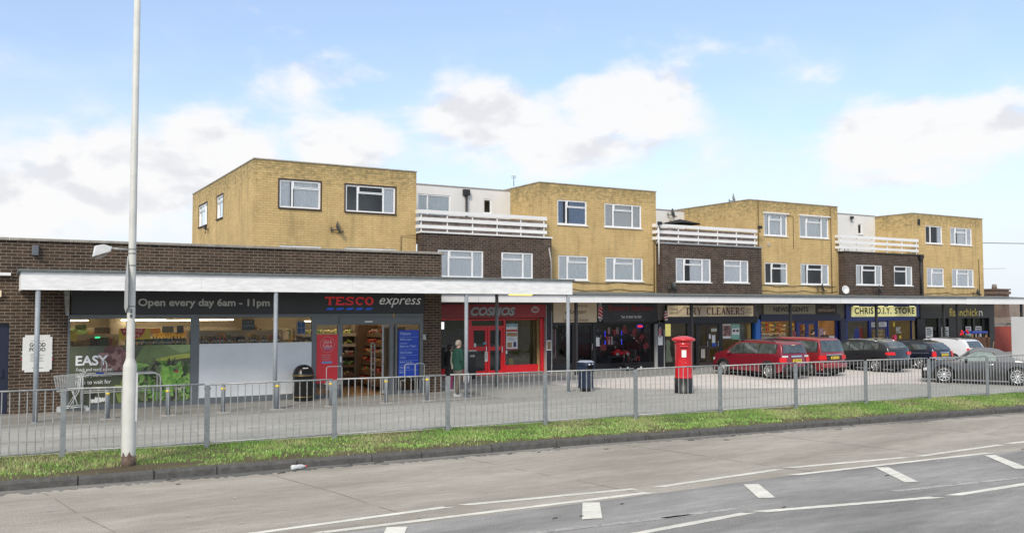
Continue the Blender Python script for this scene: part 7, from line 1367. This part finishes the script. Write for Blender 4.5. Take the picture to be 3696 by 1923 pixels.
car('parked_roadster','graphite grey soft top roadster with silver spoked wheels at the right behind the railing',29.45,18.6,R(122.7),3.72,1.6,1.21,(1.10,-1.10),.30,
    [(-1.86,.30),(-1.84,.62),(-1.78,.72),(-1.5,.79),(-1.12,.83),(-1.0,.86),(-.78,1.06),(-.6,1.15),(-.35,1.20),(-.1,1.215),(.14,1.19),(.30,1.12),(.75,.80),(.85,.785),(1.2,.75),(1.5,.69),(1.75,.58),(1.84,.42),(1.86,.3)],
    [(-1.9,.74),(-1.1,.785),(0,.76),(.8,.73),(1.2,.70),(1.9,.5)],.17,GRY,(-.5,.58),sidez=lambda x: float(np.interp(x,[-.52,-.44,-.1,.2,.62],[.86,1.06,1.11,1.08,.79])),handles=(-.35,),spokes=10,taper=.22,tumble=.24,wins=1,roofm=(-1.1,.26,mat('soft_top_cloth',(.16,.165,.175),.85,0,.08,6)),cgl=mat('pale_car_glass',(.20,.26,.245),.06,0,.35,3,coat=.5),rimm=mat('alloy_bright',(.68,.69,.70),.25,.7,.04),group='cars parked by the shops')
# ================================================================== people
SK = mat('skin', (.42,.26,.19), .55, 0, .05, 20)
def skinned(name, verts, edges, radii, m, parent, sub=2, root=0):
    me = bpy.data.meshes.new(name); me.from_pydata([tuple(v) for v in verts], edges, []); o = bpy.data.objects.new(name, me); col.objects.link(o)
    sk = o.modifiers.new('skin', 'SKIN'); sk.use_smooth_shade = True; sk.branch_smoothing = .6
    for i, r_ in enumerate(radii):
        sv = me.skin_vertices[0].data[i]; sv.radius = (r_, r_) if not isinstance(r_, tuple) else r_; sv.use_root = (i == root)
    ss = o.modifiers.new('sub', 'SUBSURF'); ss.levels = sub; ss.render_levels = sub
    dg = bpy.context.evaluated_depsgraph_get(); dg.update(); nm = bpy.data.meshes.new_from_object(o.evaluated_get(dg)); o.modifiers.clear(); o.data = nm; nm.name = name; nm.materials.clear(); nm.materials.append(m)
    nm.polygons.foreach_set('use_smooth', [True]*len(nm.polygons)); o.parent = parent; return o
def person(label, loc, rz, H, top, trou, shoe, hair, armL, armR, legs=((.02,.08),(.02,-.05)), jl=.0, lean=0., group=None, coat=False, hairstyle='short'):
    """faces local +x. armL/armR = [(elbow xyz),(hand xyz)] in units of height from the shoulder"""
    t = thing('person', label, 'person', loc, rz, group); s = H
    hip = .50; kn = .275; an = .045; sh = .815; nk = .86; hd = .93; sw = .094; hw_ = .055
    P = lambda x, y, z: Vector((x*s+lean*s*max(0,z-.5), y*s, z*s))
    V = [P(0,0,hip), P(-.005,0,.60), P(.0,0,.70), P(-.005,0,.79), P(.0,0,nk), P(.012,0,.895)]; E = [(0,1),(1,2),(2,3),(3,4),(4,5)]; Rd = [(.056*s,.072*s),(.055*s,.07*s),(.06*s,.08*s),(.05*s,.075*s),.032*s,.034*s]
    hands = []
    for sd, arm in ((1,armL),(-1,armR)):
        b_ = len(V); shp = P(-.005, sd*sw, sh-.01); V.append(shp); e1 = shp+Vector(arm[0])*s; h1 = shp+Vector(arm[1])*s; V += [e1, h1]; E += [(3,b_),(b_,b_+1),(b_+1,b_+2)]; Rd += [.030*s,.022*s,.016*s]; hands.append((h1, (h1-e1).normalized(), sd))
    feet = []
    for sd, lg in ((1,legs[0]),(-1,legs[1])):
        b_ = len(V); V += [P(0,sd*hw_,hip-.04), P(lg[0]+lg[1]*.45,sd*(hw_+.002),kn), P(lg[1],sd*(hw_+.004),an+.01)]; E += [(0,b_),(b_,b_+1),(b_+1,b_+2)]; Rd += [.045*s,.032*s,.022*s]; feet.append(V[-1].copy())
    # head joined to the neck in the same surface
    b_ = len(V); V += [P(.018,0,.925), P(.012,0,.965)]; E += [(5,b_),(b_,b_+1)]; Rd += [(.050*s,.044*s),(.047*s,.042*s)]
    body = skinned('body', V, E, Rd, SK, t, 2)
    # hands: palm and five fingers each, grown separately and joined to the body mesh
    allv = []; 
    bm = bmesh.new(); bm.from_mesh(body.data)
    for (h1, d, sd) in hands:
        side = Vector((1,0,0)) if abs(d.x) < .8 else Vector((0,0,1)); side = (side-d*side.dot(d)).normalized(); nrm = d.cross(side)
        hv = [h1, h1+d*.025*s, h1+d*.048*s]; he = [(0,1),(1,2)]; hr = [.014*s,(.019*s,.012*s),(.019*s,.011*s)]
        for k, (of, ln_) in enumerate(((.015,.036),(.005,.041),(-.005,.038),(-.015,.030))):
            b2 = len(hv); base = h1+d*.05*s+side*of*s; hv += [base, base+d*ln_*.5*s+nrm*.003*s*sd, base+d*ln_*.85*s+nrm*.014*s*sd]; he += [(2,b2),(b2,b2+1),(b2+1,b2+2)]; hr += [.0052*s,.005*s,.0042*s]
        b2 = len(hv); hv += [h1+d*.022*s+side*.02*s, h1+d*.045*s+side*.034*s+nrm*.006*s*sd]; he += [(1,b2),(b2,b2+1)]; hr += [.006*s,.005*s]
        ho = skinned('hand_tmp', hv, he, hr, SK, None, 1); bm.from_mesh(ho.data); bpy.data.objects.remove(ho)
    # nose, ears
    def blob(c, r_, sq):
        m_ = MB().ball(c, r_, 7, 0, sq); me_ = bpy.data.meshes.new('t'); me_.from_pydata(m_.v, [], m_.f); bm.from_mesh(me_); bpy.data.meshes.remove(me_)
    blob(P(.068,0,.925), .011*s, (1,.7,1.3)); blob(P(.012,.046,.927), .015*s, (.7,.35,1)); blob(P(.012,-.046,.927), .015*s, (.7,.35,1)); blob(P(.055,0,.895), .016*s, (1,1.1,.8))
    bm.to_mesh(body.data); bm.free(); body.data.polygons.foreach_set('use_smooth', [True]*len(body.data.polygons))
    MB().ball(P(.062,.018,.935), .005*s, 5).ball(P(.062,-.018,.935), .005*s, 5).build('eye', mat('eye_dark',(.02,.015,.012),.3), t); MB().ball(P(.063,0,.905), .008*s, 5, 0, (.4,1.6,.35)).build('mouth', mat('lip',(.30,.12,.10),.5), t)
    # clothes: lofted torso, sleeves and legs fused into one garment surface each
    def loft(mb, rings_, n=16):
        b0 = len(mb.v)
        for (cx_, z, rx, ry) in rings_: mb.v += [tuple(P(cx_,0,z)+Vector((rx*s*math.cos(2*math.pi*k/n), ry*s*math.sin(2*math.pi*k/n), 0))) for k in range(n)]
        for i in range(len(rings_)-1):
            for k in range(n): mb.f.append((b0+i*n+k,b0+i*n+(k+1)%n,b0+(i+1)*n+(k+1)%n,b0+(i+1)*n+k)); mb.m.append(0); mb.sm.append(True)
        mb.f.append(tuple(b0+k for k in range(n-1,-1,-1))); mb.f.append(tuple(b0+(len(rings_)-1)*n+k for k in range(n))); mb.m += [0,0]; mb.sm += [False,False]
    def fused(mb, name, m, vox=.016, it=6):
        o = mb.build(name, m, None); md = o.modifiers.new('r','REMESH'); md.mode = 'VOXEL'; md.voxel_size = vox; md.use_smooth_shade = True; sm = o.modifiers.new('s','SMOOTH'); sm.iterations = it; sm.factor = .5
        tx = bpy.data.textures.get('folds') or bpy.data.textures.new('folds','CLOUDS'); tx.noise_scale = .09; dm = o.modifiers.new('d','DISPLACE'); dm.texture = tx; dm.strength = .018 if name != 'hair' else .008; dm.mid_level = .5
        dg = bpy.context.evaluated_depsgraph_get(); dg.update(); nm = bpy.data.meshes.new_from_object(o.evaluated_get(dg)); o.modifiers.clear(); o.data = nm; nm.name = name; nm.polygons.foreach_set('use_smooth', [True]*len(nm.polygons))
        if not nm.materials: nm.materials.append(m)
        o.parent = t; return o
    jm = MB(); hem = .46 if not coat else .32
    loft(jm, ([(0,hem,.10,.125)] if coat else [])+[(0,max(hem,.45),.088,.112),(-.004,.53,.080,.100),(0,.60,.077,.094),(.004,.68,.078,.098),(0,.75,.074,.106),(-.004,.80,.062,.098),(-.004,.835,.046,.075),(0,.862,.034,.04)])
    for sd, arm in ((1,armL),(-1,armR)):
        shp = P(-.005, sd*sw, sh-.012); e1 = shp+Vector(arm[0])*s; h1 = shp+Vector(arm[1])*s
        jm.tube([shp-Vector((0,sd*.05*s,-.004*s)), shp, shp+(e1-shp)*.5, e1, e1+(h1-e1)*.5, e1+(h1-e1)*.93], [.042*s,.044*s,.040*s,.037*s,.033*s,.029*s], 12)
    fused(jm, 'jacket', top)
    tm = MB(); loft(tm, [(0,.40,.066,.095),(0,.46,.078,.105),(0,.52,.078,.1)])
    for sd, lg in ((1,legs[0]),(-1,legs[1])):
        tm.tube([P(0,sd*hw_*.85,.47), P(lg[0]*.6,sd*hw_,.38), P(lg[0]+lg[1]*.45,sd*(hw_+.002),kn), P(lg[1]*.8,sd*(hw_+.003),.15), P(lg[1],sd*(hw_+.004),.045)], [.064*s,.062*s,.052*s,.045*s,.046*s], 12)
    fused(tm, 'trousers', trou)
    for i, f_ in enumerate(feet):
        q_ = MB(); pr_ = [(-.045,.0),(.095,.0),(.112,.012),(.10,.028),(.06,.042),(.02,.062),(-.04,.062),(-.052,.03)]; q_.prism([(f_.x+x*s, max(0.003,f_.z-.055*s+z*s)) for x,z in pr_], f_.y-.026*s, f_.y+.026*s); q_.build('shoe', shoe, t, bevel=.012)
    hm = MB(); c = P(.004,0,.955); hm.ball(c, .056*s, 10, 0, (1.0,.92,.82)); 
    if hairstyle == 'short': hm.ball(P(-.02,0,.93), .045*s, 8, 0, (.85,1.0,1.05))
    else: hm.ball(P(-.02,0,.925), .058*s, 9, 0, (.95,1.0,1.15))
    fused(hm, 'hair', hair, .012, 4)
    return t
DOWN = [(-.015,.02,-.165),(.02,.02,-.30)]
GRN_ = mat('jumper_green',(.008,.052,.036),.85,0,.12,12,.3,150); TAU = mat('trouser_taupe',(.11,.095,.08),.85,0,.12,8); WS = mat('shoe_white',(.6,.6,.58),.6)
m1 = person('grey haired man in a green jumper carrying a white bag, by a canopy post', (11.74,23.5,0), R(12), 1.65, GRN_, TAU, WS, mat('hair_grey',(.30,.26,.22),.8,0,.3,40), DOWN, [(-.01,-.02,-.165),(.075,-.02,-.305)], legs=((.03,.05),(0,-.09)))
bag = thing('carrier_bag', 'white plastic carrier bag with pink print held by the man in green', 'carrier bag', (11.93,23.35,.38)); n = 12; mb = MB(); ringz = [(0,.07,.05),(.06,.095,.07),(.18,.10,.065),(.28,.08,.04),(.345,.05,.02)]
for (z, a, b_) in ringz: mb.v += [(a*math.cos(2*math.pi*k/n)*(1+.12*math.sin(k*2.7+z*9)), b_*math.sin(2*math.pi*k/n)*(1+.1*math.sin(k*3.1)), z) for k in range(n)]
for i in range(4):
    for k in range(n): mb.f.append((i*n+k,i*n+(k+1)%n,(i+1)*n+(k+1)%n,(i+1)*n+k)); mb.m.append(0); mb.sm.append(True)
mb.f.append(tuple(range(n-1,-1,-1))); mb.m.append(0); mb.sm.append(False); mb.build('sack', mat('bag_white',(.66,.62,.62),.4,0,.12,18), bag); MB().tube([(-.03,0,.34),(-.01,0,.42),(.01,0,.34)], .007, 5).tube([(.03,0,.34),(.015,0,.42),(-.0,0,.34)], .007, 5).build('handle', mat('bag_white',(.66,.62,.62)), bag); MB().ball((-.03,-.055,.15), .05, 6, 0, (1,.3,1)).build('print', mat('bag_pink',(.55,.22,.25),.5), bag)
m2_ = person('woman in a long black coat, scarf and pink trousers behind the man in green', (12.25,25.1,0), R(20), 1.47, mat('coat_black',(.012,.012,.013),.85,0,.1,9), mat('trouser_pink',(.22,.025,.09),.8,0,.12,9), WS, mat('hair_black',(.008,.007,.007),.6,0,.2,40), DOWN, [(-.01,-.03,-.16),(.05,-.02,-.29)], legs=((.02,.03),(0,-.05)), coat=True, hairstyle='long')
sc_ = thing('scarf', 'pale fringed scarf hanging down the back of the woman in the black coat', 'scarf', (12.2,24.9,0)); n = 10; mb = MB(); mb.add([(x, y, z) for z, x, y in [(1.24-.06*i, -.05+.015*math.sin(i), -.04-.005*i) for i in range(10)] for x, y in ((x,y),(x+.09,y-.01))], [(2*i,2*i+2,2*i+3,2*i+1) for i in range(9)]); so = mb.build('cloth', mat('scarf_cloth',(.34,.32,.24),.9,0,.5,25), sc_); so.modifiers.new('t','SOLIDIFY').thickness = .015
p3_ = person('dark haired man in a dark jacket talking outside the newsagents', (33.05,29.05,0), R(-15), 1.56, mat('jacket_dark',(.025,.02,.022),.8), mat('jeans_dark',(.03,.035,.05),.8), BLACK, mat('hair_dark',(.015,.01,.008),.7,0,.2,40), DOWN, DOWN)
p4_ = person('balding man in a black jacket facing the dark haired man outside the newsagents', (33.98,29.15,0), R(195), 1.55, mat('jacket_black',(.015,.014,.014),.8), mat('jeans_dark',(.03,.035,.05),.8), BLACK, mat('hair_stubble',(.16,.11,.09),.7,0,.3,40), DOWN, [(-.01,-.04,-.15),(.09,-.02,-.22)])
p5_ = person('person in navy seen at the left blue door of the newsagents', (33.15,29.75,0), R(60), 1.5, mat('jacket_navy',(.012,.016,.04),.8), mat('jeans_dark',(.03,.035,.05),.8), BLACK, mat('hair_brown',(.08,.05,.03),.7), DOWN, DOWN)
# black upright thing by the takeaway door
bk = thing('pavement_bin', 'slim black upright bin beside the red takeaway door', 'bin', (14.95,28.9,0)); MB().box(-.16,.16,-.12,.12,.0,1.0).build('body', BLACK, bk, bevel=.02); MB().box(-.17,.17,-.13,.13,1.003,1.05).box(-.1,.1,-.128,-.123,.8,.88).build('lid', mat('lid_grey',(.3,.3,.3),.4), bk, bevel=.01)
# ================================================================== litter
bt = thing('plastic_bottle', 'clear crushed drinks bottle with red cap lying in the gutter', 'plastic bottle', (4.4,14.78,ZR+.045), R(8)); MB().lathe([(.03,-.13),(.042,-.12),(.044,-.05),(.038,-.03),(.043,0),(.04,.06),(.018,.11),(.014,.125)],(0,0,0),12).xf(Matrix.Rotation(R(90),4,'Y')).build('body', mat('bottle_clear',(.55,.57,.56),.15,0,.4,30), bt); MB().lathe([(.017,.126),(.017,.15)],(0,0,0),10).xf(Matrix.Rotation(R(90),4,'Y')).build('cap', mat('cap_red',(.6,.02,.02),.4), bt)
def scrap(lab, x, y, z, w_, d_, h_, m_, rz=0, sd=1, name='paper_litter', cat='litter'):
    q = random.Random(sd); n = 5; mb = MB(); mb.add([((i/4-.5)*w_+q.uniform(-.1,.1)*w_, (j/3-.5)*d_+q.uniform(-.1,.1)*d_, q.uniform(.003,h_)) for i in range(5) for j in range(4)], [(i*4+j,(i+1)*4+j,(i+1)*4+j+1,i*4+j+1) for i in range(4) for j in range(3)])
    return single(mb, name, m_, lab, cat, loc=(x,y,z))
scrap('crumpled white paper on the paving between the bollards right of the lamp post', 4.08,23.4,.006,.36,.2,.05,PAPER,0,1); scrap('crumpled cream paper by the navy door at the left', .25,24.1,.006,.16,.2,.05,mat('cream_paper',(.55,.5,.4)),0,2); scrap('bright blue wrapper under the guardrail on the verge', 13.68,16.5,.06,.14,.1,.09,mat('wrapper_blue',(.02,.22,.6),.4),0,3); scrap('white wrapper under the guardrail just left of the blue one', 13.1,16.6,.05,.2,.12,.06,PAPER,0,4)
LIT = [(.9,15.65,'pale scrap of paper on the grass left of the lamp post',.09),(1.75,16.3,'tiny white scrap beside the foot of the lamp post',.07),(2.75,16.9,'white scrap against the rail right of the lamp post',.08),(3.15,16.2,'small white scrap in the grass mid way to the next post',.05),(5.6,15.3,'white wrapper near the kerb below the first grey panel post',.14),(10.3,15.6,'white scrap on the grass in the middle of the verge',.09),(6.1,16.6,'white paper strip by the guardrail post near the doorway',.14),(1.15,15.35,'orange tinted scrap in the grass left of the lamp post',.10),(.35,16.1,'pale scrap in the grass near the left edge',.09),(16.9,16.0,'white scrap far along the verge by a guardrail post',.13)]
for i, (x, y, lab, w_) in enumerate(LIT): scrap(lab, x,y,.05,w_,w_*.6,.03, PAPER if 'orange' not in lab else mat('scrap_orange',(.55,.3,.12)), 0, 10+i)
tw = MB()
q = random.Random(44)
for i in range(24):
    x = q.uniform(1,20); y = ky(x)-q.uniform(.1,.7) if i < 14 else q.uniform(8.6,10.2); a = q.uniform(-.4,.4); l_ = q.uniform(.05,.22); tw.tube([(x,y,ZR+.012),(x+l_*math.cos(a)*.5,y+l_*math.sin(a)*.5+.01,ZR+.014),(x+l_*math.cos(a),y+l_*math.sin(a),ZR+.012)], .006, 4)
o = tw.build('road_debris', mat('twig',(.05,.04,.03),.9)); tag(o, 'small twigs and debris scattered on the road and in the gutter', 'debris', kind='stuff')
mb = MB(); q = random.Random(45)
for i in range(60):
    x = q.uniform(0,22); y = q.uniform(8.2,14.3); s_ = q.uniform(.01,.028); a = q.uniform(0,3); mb.add([(x+s_*1.4*math.cos(a+k*math.pi/2.5), y+s_*math.sin(a+k*math.pi/2.5), ZR+.007) for k in range(5)], [(0,1,2,3,4)])
tag(mb.build('chewing_gum', mat('gum_pale',(.48,.47,.44),.8)), 'pale flecks of trodden litter on the road surface', 'flecks', kind='stuff')
